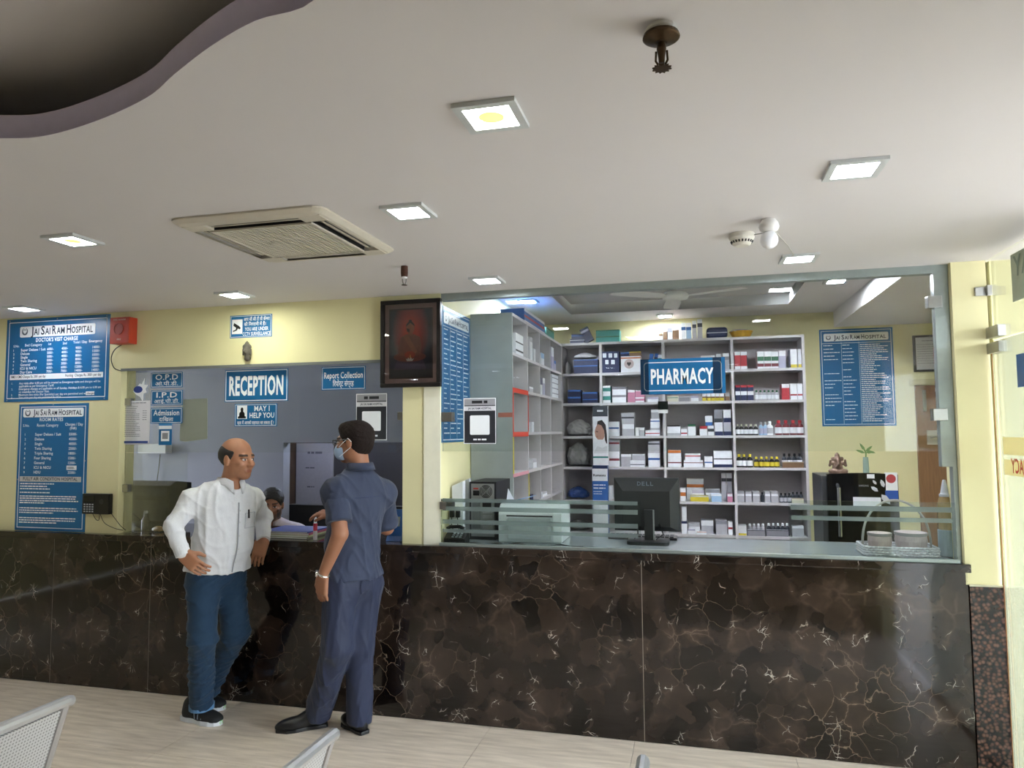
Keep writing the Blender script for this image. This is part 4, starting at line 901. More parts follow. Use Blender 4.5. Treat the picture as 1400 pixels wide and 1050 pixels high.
# left rack, seen from its end
lk = thing('medicine_rack', 'grey laminate rack standing along the pharmacy left wall, end panel to the viewer', 'rack', (XW+.14, (YN+PD)/2, 0), 'pharmacy racks')
zt = float(at(700, 427, 'X', XL)[2])
GREENISH = M('#a3aba8', .5, noise=.10, scale=7, name='worn_grey_laminate')
MB().box(XW, XL-.001, YN, YN+.018, 0, zt).build('end_panel', GREENISH, lk)
YB = [YN+.009]+[float(at(x, y, 'X', XL)[1]) for x, y in ((721, 441), (737.5, 452), (752, 462))]+[PD-.03]
for y in YB[1:]: MB().box(XW+.004, XL, y-.009, y+.009, 0, zt-.02).build('divider', EDGE, lk)
MB().box(XW, XL, YN+.018, PD-.02, zt-.02, zt).build('top_board', EDGE, lk)
ZS = [float(at(701, y, 'X', XL)[2]) for y in (481, 530, 591, 648, 700)]
for z in ZS + [.65, .3]:
    for a, b in zip(YB, YB[1:]): MB().box(XW+.004, XL-.001, a+.0095, b-.0095, z-.02, z).build('shelf', EDGE, lk)
MB().box(XW+.0005, XW+.004, YN+.018, PD-.02, 0, zt-.02).build('back_panel', LAM, lk)
# coloured tape round one bay
for nm, col, y0, y1, z0, z1 in (('red_tape', '#d8452f', YN, YB[1], ZS[1]-.03, ZS[1]+.002), ('red_tape', '#d8452f', YN, YB[1], ZS[2]-.03, ZS[2]+.002), ('red_tape', '#d8452f', YN, YN+.02, ZS[2]+.002, ZS[1]-.03), ('red_tape', '#d8452f', YB[1]-.01, YB[1]+.01, ZS[2]+.002, ZS[1]-.03),
                                ('yellow_tape', '#d9c93f', YN, YN+.02, ZS[3], ZS[2]-.032), ('pink_tape', '#d99aa6', YN, YB[1], ZS[3]-.024, ZS[3]-.001), ('yellow_tape', '#d9c93f', YB[1]-.01, YB[1]+.01, ZS[4], ZS[3]-.026)):
    MB().box(XL+.0002, XL+.002, y0, y1, z0, z1).build(nm, M(col, .5, noise=.05), lk)
box('red_tape', XL-.10, XL-.002, YN-.0015, YN-.0003, ZS[2]+.10, ZS[2]+.13, M('#b8705f', .6), lk)
# ------------------------------------------------------------------ cartons and bottles
CC = dict(W=('#eceef2', 'white'), G=('#8f8f96', 'grey'), n=('#1c2850', 'navy'), b=('#3566ad', 'blue'), r=('#b2303a', 'red'), g=('#2b6547', 'green'), t=('#3c8d84', 'teal'), y=('#d6c23e', 'yellow'), p=('#c2829c', 'pink'), o=('#c8743a', 'orange'), k=('#17171a', 'black'),
          c=('#d2cfba', 'cream'), B=('#7c6047', 'brown'), l=('#b3b1c9', 'lilac'), m=('#78303a', 'maroon'), L=('#a3c3de', 'light blue'), d=('#3a3f47', 'dark grey'), s=('#b5b5bb', 'silver'))
def cm(k): return M(CC[k][0], .45, noise=.06, scale=40)
def carton_mesh(mb, x0, x1, y0, y1, z0, z1, bands):
    """box whose front face is split into printed bands, bottom to top"""
    keys = []; tot = sum(h for _, h in bands); zs = [z0]
    for _, h in bands: zs.append(zs[-1]+(z1-z0)*h/tot)
    for q, _ in bands:
        if q not in keys: keys.append(q)
    k = len(zs); V = [(x0, y0, z) for z in zs]+[(x1, y0, z) for z in zs]+[(x0, y1, z0), (x1, y1, z0), (x0, y1, z1), (x1, y1, z1)]
    n = len(mb.v); mb.v += V; A = 2*k
    def f(ix, m): mb.f.append(tuple(i+n for i in ix)); mb.m.append(m)
    for i in range(k-1): f((i, k+i, k+i+1, i+1), keys.index(bands[i][0]))
    main = keys.index(max(bands, key=lambda q: q[1])[0])
    f((0, A, A+1, k), main); f((k-1, 2*k-1, A+3, A+2), main); f((A, A+2, A+3, A+1), main)
    f(tuple([A+2, A]+list(range(0, k))), main); f(tuple([A+1, A+3]+list(range(2*k-1, k-1, -1))), main)
    return [cm(q) for q in keys]
def parse(s): return [(a, float(b)) for a, b in re.findall('([A-Za-z])([0-9]+)', s)]
ORD = ['first', 'second', 'third', 'fourth', 'fifth', 'sixth', 'seventh', 'eighth', 'ninth', 'tenth', 'eleventh', 'twelfth', 'thirteenth', 'fourteenth']
ROWN = ['rack top', 'highest shelf', 'second shelf', 'third shelf', 'fourth shelf', 'fifth shelf', 'lowest visible shelf']
BAYN = ['left', 'second', 'third', 'right']
def look(bands, kind='carton'):
    s = {}
    for q, h in bands: s[q] = s.get(q, 0)+h
    o = sorted(s, key=lambda q: -s[q]); a = CC[o[0]][1]
    return '%s %s%s' % (a, kind, (' with %s band' % CC[o[1]][1]) if len(o) > 1 else '')
COUNT = {}
GOODS = []
def where(row, x):
    bay = max(i for i in range(4) if x >= XB[i]-.05 or i == 0); return bay
def put(row, px0, px1, yt, design, yb=None, dy=.03, dep=None, tilt=0):
    Y = PD+dy; xm = (px0+px1)/2
    x0, x1 = float(at(px0, yt, 'Y', Y)[0]), float(at(px1, yt, 'Y', Y)[0]); z1 = float(at(xm, yt, 'Y', Y)[2])
    z0 = ZL[row]+.0003 if yb is None else float(at(xm, yb, 'Y', Y)[2])+.0006
    bay = min(3, max([0]+[i for i in range(4) if (x0+x1)/2 > XB[i]]))
    if row: x0, x1 = max(x0, XB[bay]+.0122), min(x1, XB[bay+1]-.0122)
    GOODS.append((row, x0+.0008, x1-.0008, Y, min(Y+(dep or random.uniform(.09, .16)), PW-.02), z0, z1, design, tilt))
bt = {}
def bottle(name_label, x, y, z, h, r, body, cap, labelc, cat='bottle', group=None):
    key = (round(h, 3), round(r, 4), body, cap, labelc)
    if key not in bt:
        mb = MB()
        prof = [(r*.9, 0), (r, h*.03), (r, h*.12), (r*1.004, h*.12), (r*1.004, h*.52), (r, h*.52), (r, h*.60), (r*.8, h*.70), (r*.42, h*.77), (r*.42, h*.80), (r*.52, h*.80), (r*.50, h*.985), (r*.42, h)]
        mats = [0, 0, 0, 2, 0, 0, 0, 0, 0, 1, 1, 1]
        mb.lathe((0, 0, 0), prof, 12, mats=mats+[1]); mb.m[-2] = 0; mb.m[-1] = 1
        o = mb.build('medicine_bottle', [cm(body) if isinstance(body, str) else body, cm(cap), cm(labelc)], smooth=False); bt[key] = o.data
        o.location = (x, y, z)
    else:
        o = bpy.data.objects.new('medicine_bottle', bt[key]); COL.objects.link(o); o.location = (x, y, z)
    return tag(o, name_label, cat, group)
BOT = []
def putb(row, pxs, yt, body, cap, lab, dy=.05, w=None):
    for i, px in enumerate(pxs):
        Y = PD+dy; x = float(at(px, yt, 'Y', Y)[0]); z1 = float(at(px, yt, 'Y', Y)[2])
        rr_ = (w or (pxs[1]-pxs[0] if len(pxs) > 1 else 8))*.47/970*6.2
        bay = min(3, max([0]+[i for i in range(4) if x > XB[i]])); x = min(max(x, XB[bay]+.0125+rr_), XB[bay+1]-.0125-rr_)
        BOT.append((row, x, Y, z1-ZL[row], rr_, body, cap, lab))
# top of the rack
put(0, 779, 799, 463, 'n60W12n28'); put(0, 781, 799, 456.5, 'n50b20n30', 463); put(0, 800, 812, 449, 'n70l15n15', dep=.05, tilt=-.45)
put(0, 814.5, 847, 459.5, 't80g20', dep=.14); put(0, 814.5, 847, 451, 't85g15', 459.5, dep=.14)
put(0, 900.5, 906, 456, 'W60B40'); put(0, 906.3, 912, 448, 'B70W30'); put(0, 912.3, 919, 448, 'W60G40'); put(0, 919.3, 928, 448, 'B80W20')
put(0, 931, 937.5, 441.5, 'W55b20W25'); put(0, 937.8, 945, 441.5, 'L55b20W25'); put(0, 946, 952, 438.5, 's60d20W20'); put(0, 953, 960, 436.5, 's60d20W20')
# highest shelf
put(1, 784, 817, 499.5, 'n85b15', dep=.14); put(1, 784, 817, 491.5, 'n85b15', 499.5, dep=.14)
put(1, 822, 846.5, 480.5, 'n100', dep=.15, dy=.012); put(1, 848.5, 876, 487, 'W85o8W7', dep=.10, dy=.015); put(1, 848, 860, 482, 'n70b30', 487, dy=.03); put(1, 860.5, 876, 480.5, 'B80y20', 487, dy=.03)
put(1, 884, 889, 484, 'b100', dep=.06, tilt=.18); put(1, 891, 896, 483.5, 'n80b20', dep=.06, tilt=.18); put(1, 899, 905, 485, 't80W20')
put(1, 958, 977, 486, 's70W30'); put(1, 979, 985.5, 484, 's60G20W20'); put(1, 988, 997, 483, 's60G20W20')
for a, b in ((1004, 1012), (1012.3, 1021)): put(1, a, b, 481, 'W18r62W20')
for a, b in ((1035, 1044), (1044.2, 1054), (1054.2, 1064)): put(1, a, b, 480.5, 'W12m18W15g25W30')
put(1, 1064.4, 1074, 479.5, 'l70W30'); put(1, 1080, 1089.5, 477.5, 'y18W82'); put(1, 1090.5, 1099, 477, 'y18W82')
# second shelf
for a, b, yt in ((776, 794, 533), (796, 817, 536)): put(2, a, b, yt+9.5, 'n75b25', dep=.13); put(2, a, b, yt, 'n75b25', yt+9.5, dep=.13)
put(2, 824, 834.5, 538.5, 'W30t45W25'); put(2, 824, 834.5, 527.5, 'W30t45W25', 538.5); put(2, 837, 856, 540, 'W70G30'); put(2, 837, 856, 529, 'W70G30', 540)
put(2, 858, 868, 533, 'p80W20'); put(2, 868.5, 881, 543, 'W30p40W30'); put(2, 868.5, 881, 533.5, 'p85W15', 543); put(2, 885, 900, 543, 'W60l40')
put(2, 912, 927, 541, 'c60t10c30'); put(2, 928.5, 943, 542, 'G80s20'); put(2, 944.5, 955, 541, 'W60l40')
for k in range(5): put(2, 960+6*k, 965.6+6*k, 538, 'y40B20W40')
put(2, 991, 997.5, 538, 'B60s40')
for a, b in ((1005, 1012), (1012.4, 1021), (1021.4, 1030)): put(2, a, b, 526.5, 'n35W25n25r15')
putb(2, [1034+5.6*k for k in range(6)], 533.5, 's', 'g', 'W')
put(2, 1068.5, 1079, 525, 'r75W25'); put(2, 1080, 1089.5, 524.5, 'W25r10W65'); put(2, 1090, 1099, 524.5, 'W25r10W65')
# third shelf
put(3, 832, 846, 576.5, 'W50b10W40'); put(3, 851, 867, 580, 's60W40'); put(3, 849.5, 867, 564.5, 's50d15s35', 580); put(3, 868.5, 873.5, 584.5, 'W100', dy=.012); put(3, 874, 881, 584.5, 's70W30', dy=.012)
put(3, 882, 902, 588, 'W35r15W50'); put(3, 889, 902, 583, 's60W40', 588, dy=.04); put(3, 889, 902, 572.5, 'W60b15W25', 583, dy=.04); put(3, 890, 901, 560, 's70W30', 572.5, dy=.04)
put(3, 912, 930, 589.5, 's60W40'); put(3, 912, 930, 581.5, 'W80k20', 589.5); put(3, 931, 939.5, 586.5, 'W25r20W55'); put(3, 940.5, 951, 580, 'W80g20'); put(3, 956.5, 966.5, 582.5, 'W70r30')
put(3, 967.5, 976, 582, 'W40d30W30'); put(3, 964, 974, 568.5, 'b35W65', 582); put(3, 977, 988, 577.5, 'n30W70'); put(3, 976, 987, 560, 'd30G70', 577.5); put(3, 988.8, 999.5, 577.5, 'n30s70'); put(3, 988.6, 999.3, 560, 'n35W65', 577.5)
putb(3, [1007+6.5*k for k in range(5)], 580, 'k', 'c', 'W'); putb(3, [1040, 1046], 577, 'L', 's', 'l', w=6); putb(3, [1052], 576, 'W', 'W', 's', w=9)
putb(3, [1064, 1074, 1084, 1094], 574.5, 'm', 'r', 'W', w=9.5)
# fourth shelf
put(4, 832, 847, 617.5, 'W40m15W45'); put(4, 832, 847, 600.5, 's60m15s25', 617.5); put(4, 849, 863, 621, 's80W20'); put(4, 861.5, 881.5, 629.5, 'W30n12W58', dy=.012); put(4, 864.5, 882, 621, 's85W15', 629.5, dy=.03)
put(4, 886, 902, 619.5, 'W50b15W35'); put(4, 886, 902, 603, 's70d12s18', 619.5)
put(4, 913, 931.5, 625.5, 'W40m12W48'); put(4, 913, 931, 615.5, 'W60o40', 625.5); put(4, 934.5, 961, 629.5, 'W60m10W30'); put(4, 936.5, 957.5, 620.5, 'W60r15W25', 629.5); put(4, 963, 974, 624.5, 'W40b12W48'); put(4, 975.5, 1001, 616.5, 'n18W30k6W46')
putb(4, [1009, 1017, 1025], 621, 'k', 'y', 'W'); putb(4, [1034+7*k for k in range(5)], 624.5, 'k', 'y', 'y'); putb(4, [1072, 1079, 1086, 1093], 620, 'd', 'k', 'W', dy=.11, w=7)
put(4, 1070, 1099, 631.5, 'B90c10', dep=.05, dy=.01)
# fifth shelf
put(5, 831, 836, 665, 'W100'); put(5, 930, 937.5, 668, 'W40o30W30'); put(5, 943.5, 969, 677.5, 'y75c25', dy=.012, dep=.05); put(5, 946, 962.5, 670, 'W70l30', dy=.075, dep=.06); put(5, 938.5, 962, 655, 'W60o15W25', dy=.15, dep=.08)
put(5, 972.5, 986.5, 675.5, 'L75W25', dy=.012, dep=.06); put(5, 964.5, 984, 669, 'W70G30', dy=.085, dep=.06); put(5, 986, 992.5, 647, 's70d12W18', dy=.1, dep=.08); put(5, 992.8, 1000.5, 647, 's70d12W18', dy=.1, dep=.08); put(5, 994.5, 1001.5, 675.5, 'p70W30', dy=.012, dep=.06)
for a, b in ((1008, 1017.5), (1019, 1027.5), (1029, 1038.5), (1045.5, 1053), (1054, 1064)): put(5, a, b, 672.5, 's60W20s20')
putb(5, [1042], 673, 'd', 'k', 'd', w=5); putb(5, [1068, 1073.5, 1079], 674, 'd', 'k', 's'); putb(5, [1084, 1089.5, 1095], 672.5, 'd', 'k', 'd', dy=.1)
put(5, 1083, 1099, 681.5, 'c90B10', dep=.05, dy=.01)
# lowest visible shelf
put(6, 931.5, 939.5, 712.5, 'W80n20'); put(6, 932, 938.5, 692.5, 'W100', 712.5); put(6, 941, 957, 716, 'W70s30', dy=.06); put(6, 940, 950.5, 723.5, 'W70l30', dy=.012, dep=.04); put(6, 952.5, 966, 727, 'W80o20', dy=.012, dep=.04)
put(6, 958.5, 975, 711.5, 's60W40', dy=.07); put(6, 978.5, 994, 712, 's75G25', dy=.04); put(6, 995.5, 1001.5, 714, 'W45r15W40'); put(6, 1008, 1020.5, 718.5, 'y20W80'); putb(6, [1025+6*k for k in range(4)], 716, 's', 'W', 's', dy=.08); putb(6, [1051+6.3*k for k in range(5)], 715.5, 'd', 'W', 'd', dy=.08)
put(6, 1022, 1046, 725, 'G90k10', dep=.05, dy=.01); put(6, 1048, 1078, 725, 'G90k10', dep=.05, dy=.01); put(6, 1083, 1099, 719.5, 's80W20')
GOODS.sort(key=lambda g: (g[0], g[1])); BOT.sort(key=lambda g: (g[0], g[1]))
for row, x0, x1, y0, y1, z0, z1, des, tilt in GOODS:
    bands = parse(des); bay = where(row, (x0+x1)/2); k = COUNT.get((row, bay), 0); COUNT[(row, bay)] = k+1
    mb = MB(); mats = carton_mesh(mb, x0, x1, y0, y1, z0, z1, bands)
    lb = '%s, %s from left on the %s, %s bay' % (look(bands), ORD[min(k, 13)], ROWN[row], BAYN[bay])
    o = mb.build('medicine_carton', mats, label=lb, cat='carton', group='cartons on the pharmacy rack')
    if des == 'n100' and row == 1:
        for a, b, c, d in ((824, 829, 483, 489), (832, 837, 483, 489), (839.5, 844, 483, 489), (827.5, 832, 492, 498), (835.5, 840.5, 492, 498)):
            q = rect(a, b, c, d, y0); plate(o, FY(y0), *q, SIGNW, 'printed_icon', 0, .0008, .004)
    if des == 'W85o8W7':
        q = rect(852, 868, 491, 504, y0); cxx, czz, rr2 = (q[0]+q[1])/2, (q[2]+q[3])/2, (q[3]-q[2])/2
        MB().cyl((cxx, y0, czz), (cxx, y0-.0008, czz), rr2, n=20).build('printed_dial', M('#c4b2b0', .5), o)
        MB().prism([(cxx, czz-rr2*.5), (cxx+rr2*.45, czz), (cxx+rr2*.35, czz+rr2*.35), (cxx+rr2*.12, czz+rr2*.38), (cxx, czz+rr2*.2), (cxx-rr2*.12, czz+rr2*.38), (cxx-rr2*.35, czz+rr2*.35), (cxx-rr2*.45, czz)], FY(y0-.0008), 0, .0006).build('printed_heart', M('#3a3236', .5), o)
    if tilt:
        o.rotation_euler = (0, tilt, 0); o.location.z += abs(math.sin(tilt))*(x1-x0)/2
cb = {}
for row, x, y, h, r, body, cap, lab in BOT:
    bay = where(row, x); k = cb.get((row, bay), 0); cb[(row, bay)] = k+1
    lb = '%s bottle with %s cap, %s from left, %s, %s bay' % (CC[body][1], CC[cap][1], ORD[min(k, 13)], ROWN[row], BAYN[bay])
    bottle(lb, x, y, ZL[row]+.0003, h, r, body, cap, lab, group='bottles on the pharmacy rack')
# bag, basket and tubs on the rack top
x0, x1 = float(Q(966, 460, PD+.06)[0]), float(Q(995, 460, PD+.06)[0]); z0, z1 = ZL[0], float(Q(980, 447, PD+.06)[2]); xm = (x0+x1)/2
bg_ = thing('first_aid_bag', 'rounded dark blue bag with pale zip on top of the rack', 'bag', (xm, PD+.12, z0+.0003))
sdf_obj('pouch', [('+', ('b', (xm, PD+.12, (z0+z1)/2+.003), ((x1-x0)/2, .07, (z1-z0)/2-.004), None, .028), 0)], .006, M('#22335f', .6, noise=.1, bump=.001), bg_)
box('zip', x0+.004, x1-.004, PD+.046, PD+.052, (z0+z1)/2-.004, (z0+z1)/2+.003, M('#aeb6c8', .5), bg_); box('base_trim', x0+.006, x1-.006, PD+.055, PD+.185, z0+.0004, z0+.009, M('#aab2c4', .5), bg_)
x0, x1 = float(Q(999, 455, PD+.05)[0]), float(Q(1029, 455, PD+.05)[0]); xm = (x0+x1)/2
yb_ = thing('yellow_basket', 'shallow golden yellow plastic basket on top of the rack', 'basket', (xm, PD+.12, ZL[0]))
MB().lathe((xm, PD+.12, ZL[0]+.0005), [(.055, 0), (.075, .012), (.098, .055), (.103, .060), (.097, .060), (.07, .014), (.05, .006)], 16).build('bowl', M('#c99b2c', .4, noise=.3, scale=40), yb_)
MB().lathe((xm-.01, PD+.11, ZL[0]+.045), [(.02, .03), (.075, .026), (.088, .012), (.06, .0)], 12).build('wrapped_packet', M('#a3a6b3', .4, noise=.2), yb_)
# plastic bags stuffed into the left bay
CT_ = 1.0
def bag(name, label, blobs, col, h=.008, rough=.35, amp=.012, seed=0, floor_=CT_, cat='bag', group='plastic bags in the left bay'):
    rs = np.random.RandomState(seed); ks = rs.uniform(-1, 1, (5, 3))*120; ph = rs.uniform(0, 6, 5)
    dsp = lambda P: amp*sum(np.abs(np.sin(P@k+q)) for k, q in zip(ks, ph))/2.5-amp
    return sdf_obj(name, [('+', ('e', c, r, None), .02) for c, r in blobs]+[('&', ('p', (0, 0, floor_), (0, 0, -1)), 0)], h, M(col, rough, noise=.2, scale=25), disp=dsp, it=1, label=label, cat=cat, group=group)
def pxbag(name, label, row, px0, px1, yt, col, seed, dy=.10, **k):
    Y = PD+dy; x0, x1 = max(float(Q(px0, yt, Y)[0]), XB[0]+.03), min(float(Q(px1, yt, Y)[0]), XB[1]-.03); z0 = ZL[row] if not k.get('zb') else k.pop('zb'); z1 = float(Q((px0+px1)/2, yt, Y)[2]); w, h = x1-x0, z1-z0
    return bag(name, label, [((x0+w*.35, Y, z0+h*.42-.006), (w*.36, .085, h*.48)), ((x0+w*.68, Y, z0+h*.38-.006), (w*.32, .08, h*.42)), ((x0+w*.5, Y-.01, z0+h*.62), (w*.25, .06, h*.36))], col, seed=seed, floor_=z0+.002+k.get('amp', .012), **k)
pxbag('plastic_bag', 'crumpled clear plastic bag on the third shelf of the left bay', 3, 773, 810, 572, '#a9a8a6', 1)
pxbag('plastic_bag', 'bulging grey plastic bag on the fourth shelf of the left bay', 4, 773, 808, 603, '#8a8a88', 2)
pxbag('fabric_pack', 'dark blue wrapped pack on the fifth shelf of the left bay', 5, 776, 806, 664, '#2b4a85', 3)
pxbag('plastic_bag', 'white bag lying on navy cartons on the highest shelf', 1, 785, 816, 482.5, '#cfcfd2', 4, zb=float(Q(800, 491, PD+.1)[2]), amp=.003)
pxbag('plastic_bag', 'small white bag at the rack corner on the highest shelf', 1, 772, 779, 495, '#c6c4c0', 5, amp=.002, h=.005)
pxbag('plastic_bag', 'grey crumpled bag on the lowest visible shelf of the left bay', 6, 775, 808, 708, '#6c6a68', 6)
# standing tall cartons in front of the rack
def tall(label, px0, px1, yt, yb, bands, Y=PD-.075):
    x0, x1 = float(Q(px0, yt, Y)[0]), float(Q(px1, yt, Y)[0]); z0, z1 = float(Q(px0, yb, Y)[2]), float(Q(px0, yt, Y)[2])
    mb = MB(); mats = carton_mesh(mb, x0, x1, Y, Y+.07, z0, z1, parse(bands)); return mb.build('tall_carton', mats, label=label, cat='carton'), x0, x1, z0, z1, Y
o, x0, x1, z0, z1, Y = tall('tall white cervical collar carton with portrait print', 810, 830.5, 555, 636, 'W12t3W67d18')
w, h = x1-x0, z1-z0; fr = FY(Y)
def pf(nm, pts, col, t1): return MB().prism([(x0+w*a, z0+h*b) for a, b in pts], fr, t1-.0004, t1).build(nm, M(col, .5), o)
el = lambda cx, cy, a, b, n=16: [(cx+a*math.cos(6.2832*i/n), cy+b*math.sin(6.2832*i/n)) for i in range(n)]
pf('printed_hair', [(.25, .62), (.32, .74), (.62, .76), (.86, .68), (.93, .52), (.95, .36), (.80, .38), (.78, .52), (.60, .66)], '#2a2224', .0008)
pf('printed_face', [(.12, .56), (.20, .64), (.34, .69), (.58, .67), (.76, .58), (.78, .48), (.66, .43), (.34, .43), (.17, .48)], '#b98d7b', .0012)
pf('printed_neck_collar', [(.36, .43), (.78, .43), (.93, .34), (.60, .30), (.28, .33)], '#eef0f4', .0012); pf('printed_shoulders', [(.10, .25), (.30, .32), (.62, .29), (.95, .33), (.97, .20), (.06, .20)], '#d9dade', .0010)
pf('printed_eyes', [(.20, .562), (.34, .555), (.34, .57), (.20, .575)], '#3b2a28', .0016); pf('printed_lips', [(.22, .478), (.36, .474), (.30, .49)], '#8d4a48', .0016)
bars(o, fr, [(x0+w*.3, x1-w*.3, z0+h*.90, h*.03)], SIGNW, t=.001)
o, x0, x1, z0, z1, Y = tall('tall white and blue carton standing below the collar carton', 809.5, 830.5, 636.5, 742, 'W22n3W20W10b25W16n4')
lettering(o, FY(Y), [('Romsons', x0+.01, z0+(z1-z0)*.86, (z1-z0)*.03, (x1-x0)*.8, 2)], BLACK, t=.001)
bars(o, FY(Y), [(x0+.01, x1-.02, z0+(z1-z0)*q, .010) for q in (.74, .70)]+[(x0+.01, x1-.05, z0+(z1-z0)*q, .005) for q in (.66, .63)], SIGNW)
# support pedestal so the tall cartons stand on something
tag(MB().box(x0-.01, x1+.01, Y-.01, Y+.075, 0, z0-.0005).build('stool_box', M('#6b5a48', .7)), 'brown cardboard box under the tall cartons', 'box')
cx, cz = float(Q(906.5, 557, PD-.012)[0]), float(Q(906.5, 565, PD)[2])
ck = thing('digital_clock', 'small black digital clock with white foot on the rack divider', 'clock', (cx, PD-.014, cz))
box('display', cx-.042, cx+.042, PD-.018, PD-.001, cz+.032, cz+.105, M('#141a17', .2), ck); box('lower_case', cx-.042, cx+.042, PD-.020, PD-.001, cz, cz+.031, WHITE, ck)
# goods in the left rack
LB = 0
def putl(row, y0px, y1px, ytop, des, dx=.03, label=None):
    X = XL-dx; ya, yb2 = float(at(y0px, ytop, 'X', X)[1]), float(at(y1px, ytop, 'X', X)[1]); z1 = float(at((y0px+y1px)/2, ytop, 'X', X)[2]); z0 = ZS[row]+.0004
    bay = min(3, max([0]+[i for i in range(4) if (ya+yb2)/2 > YB[i]])); ya, yb2 = max(ya, YB[bay]+.0105), min(yb2, YB[bay+1]-.0105)
    bands = parse(des); mb = MB(); mats = carton_mesh(mb, 0, 1, 0, 1, z0, z1, bands)
    mb.v = [(X-.10*v[1], ya+(yb2-ya)*v[0], v[2]) for v in mb.v]
    return mb.build('medicine_carton', mats, label=label, cat='carton', group='cartons in the left rack')
RN2 = ['top', 'second', 'third', 'fourth', 'fifth']
for i, (row, a, b, yt, des, bay) in enumerate([(0, 705, 718, 458, 'W20k8W30k6W36', 'nearest'), (0, 724.5, 728, 461, 'W80s20', 'second'), (0, 729.5, 732, 477, 'W100', 'second'), (0, 739.5, 744, 483, 'W60L40', 'third'), (0, 753.5, 757, 475, 'l60W40', 'farthest'), (0, 757.5, 760, 493, 'l70b30', 'farthest'),
                                    (1, 723.5, 729, 529, 's70W30', 'second'), (1, 739.5, 741.5, 526, 'W100', 'third'), (1, 742, 745, 517, 'l70W30', 'third'), (1, 754.5, 764, 513, 'W18G4W18G4W18G4W18G4W12', 'farthest'), (2, 727, 730, 577, 'W100', 'second'), (3, 729, 736, 627, 'W60s40', 'second'), (4, 726, 729, 676, 'n100', 'second'), (4, 742, 748, 673, 'W60s40', 'third')]):
    putl(row, a, b, yt, des, label='%s, %s tier, %s bay of the left rack' % (look(parse(des)), RN2[row], bay))
# cartons lying on the left rack
bz = zt+.0005
o = MB(); mats = carton_mesh(o, XL-.20, XL-.02, 0, 1, bz, bz+.085, parse('b25r18b35W22'))
y0, y1 = YN+.42, YN+1.15
o = MB(); mats = carton_mesh(o, 0, 1, 0, 1, bz, bz+.10, parse('W15b25r15b25W20')); o.v = [(XL-.015-.18*v[1], y0+(y1-y0)*v[0], v[2]) for v in o.v]
o.build('shipping_carton', mats, label='blue, red and white carton lying on top of the left rack', cat='carton')
o = MB(); mats = carton_mesh(o, 0, 1, 0, 1, bz, bz+.08, parse('t80g20')); o.v = [(XL-.02-.15*v[1], y1+.10+.33*v[0], v[2]) for v in o.v]
o.build('shipping_carton', mats, label='teal carton at the far end of the left rack top', cat='carton')
# ================================================================== THINGS ON THE COUNTER
CT = .9938
box('inner_worktop', -1.15, 1.53, .03, .598, .9931, .9935, M('#8b9294', .12, noise=.08, scale=8), label='grey polished inner worktop behind the pharmacy glass', cat='worktop')
def P2(px, py): p = at(px, py, 'Z', CT); return float(p[0]), float(p[1])
# monitor seen from the back
mx0, mx1 = float(Q(839, 690, .34)[0]), float(Q(929, 690, .34)[0]); mz0, mz1 = float(Q(884, 727, .34)[2]), float(Q(884, 654, .34)[2]); mxc = (mx0+mx1)/2
mo = thing('computer_monitor', 'black computer monitor seen from behind on the pharmacy counter', 'monitor', (mxc, .36, CT))
PL = M('#1d201f', .5, noise=.08)
box('screen_bezel', mx0, mx1, .375, .40, mz0, mz1, PL, mo, bevel=.004)
b = MB(); i_ = .055
b.add([(mx0+.004, .375, mz0+.004), (mx1-.004, .375, mz0+.004), (mx1-.004, .375, mz1-.004), (mx0+.004, .375, mz1-.004), (mx0+i_, .338, mz0+.03), (mx1-i_, .338, mz0+.03), (mx1-i_, .338, mz1-.075), (mx0+i_, .338, mz1-.075)], [(4, 5, 6, 7), (0, 1, 5, 4), (1, 2, 6, 5), (2, 3, 7, 6), (3, 0, 4, 7), (3, 2, 1, 0)])
hs = b.build('rear_housing', PL, mo)
cz = mz1-.033
lettering(hs, ((0, .3535, 0), (1, 0, 0), (0, .44, .9), (0, -.9, .44)), [('D', mxc-.050, (cz-.010)/.9, .020, .020, 2.5), ('E', mxc-.024, (cz-.010)/.9, .020, .016, 2.5), ('L', mxc-.002, (cz-.010)/.9, .020, .016, 2.5), ('L', mxc+.018, (cz-.010)/.9, .020, .016, 2.5)], M('#3c4248', .3, .5), t=.004) if False else None
lt = lettering(hs, FY(.352), [('D', mxc-.052, cz-.010, .022, .022, 2.5), ('E', mxc-.025, cz-.010, .022, .018, 2.5), ('L', mxc+.000, cz-.010, .022, .018, 2.5), ('L', mxc+.024, cz-.010, .022, .018, 2.5)], M('#7a838b', .3, .4), label='raised maker lettering')
box('stand_neck', mxc-.012, mxc+.046, .318, .345, CT+.02, mz0+.13, PL, mo, bevel=.004)
box('neck_edge', mxc+.038, mxc+.046, .314, .318, CT+.02, mz0+.13, M('#7d827f', .4), mo)
MB().prism(rrect(mxc-.11, mxc+.13, .24, .42, .03, 5), ((0, 0, CT+.0003), (1, 0, 0), (0, 1, 0), (0, 0, 1)), 0, .018).build('stand_base', PL, mo)
for s, q in ((-.05, .0), (.075, .02)): MB().tube([(mxc+s, .335, mz0+.05), (mxc+s+q, .32, mz0-.01), (mxc+s-.02, .30, CT+.025)], .004).build('cable', BLACK, mo)
# keyboard
kb = thing('keyboard', 'black keyboard lying on the counter behind the monitor stand', 'keyboard', (mxc-.02, .50, CT))
box('keyboard_base', mxc-.24, mxc+.17, .445, .565, CT+.0004, CT+.016, BLACK, kb, bevel=.003)
for r in range(4):
    for c in range(14): box('key', mxc-.23+c*.0275, mxc-.23+c*.0275+.022, .455+r*.026, .455+r*.026+.021, CT+.0162, CT+.022, DKGREY, kb)
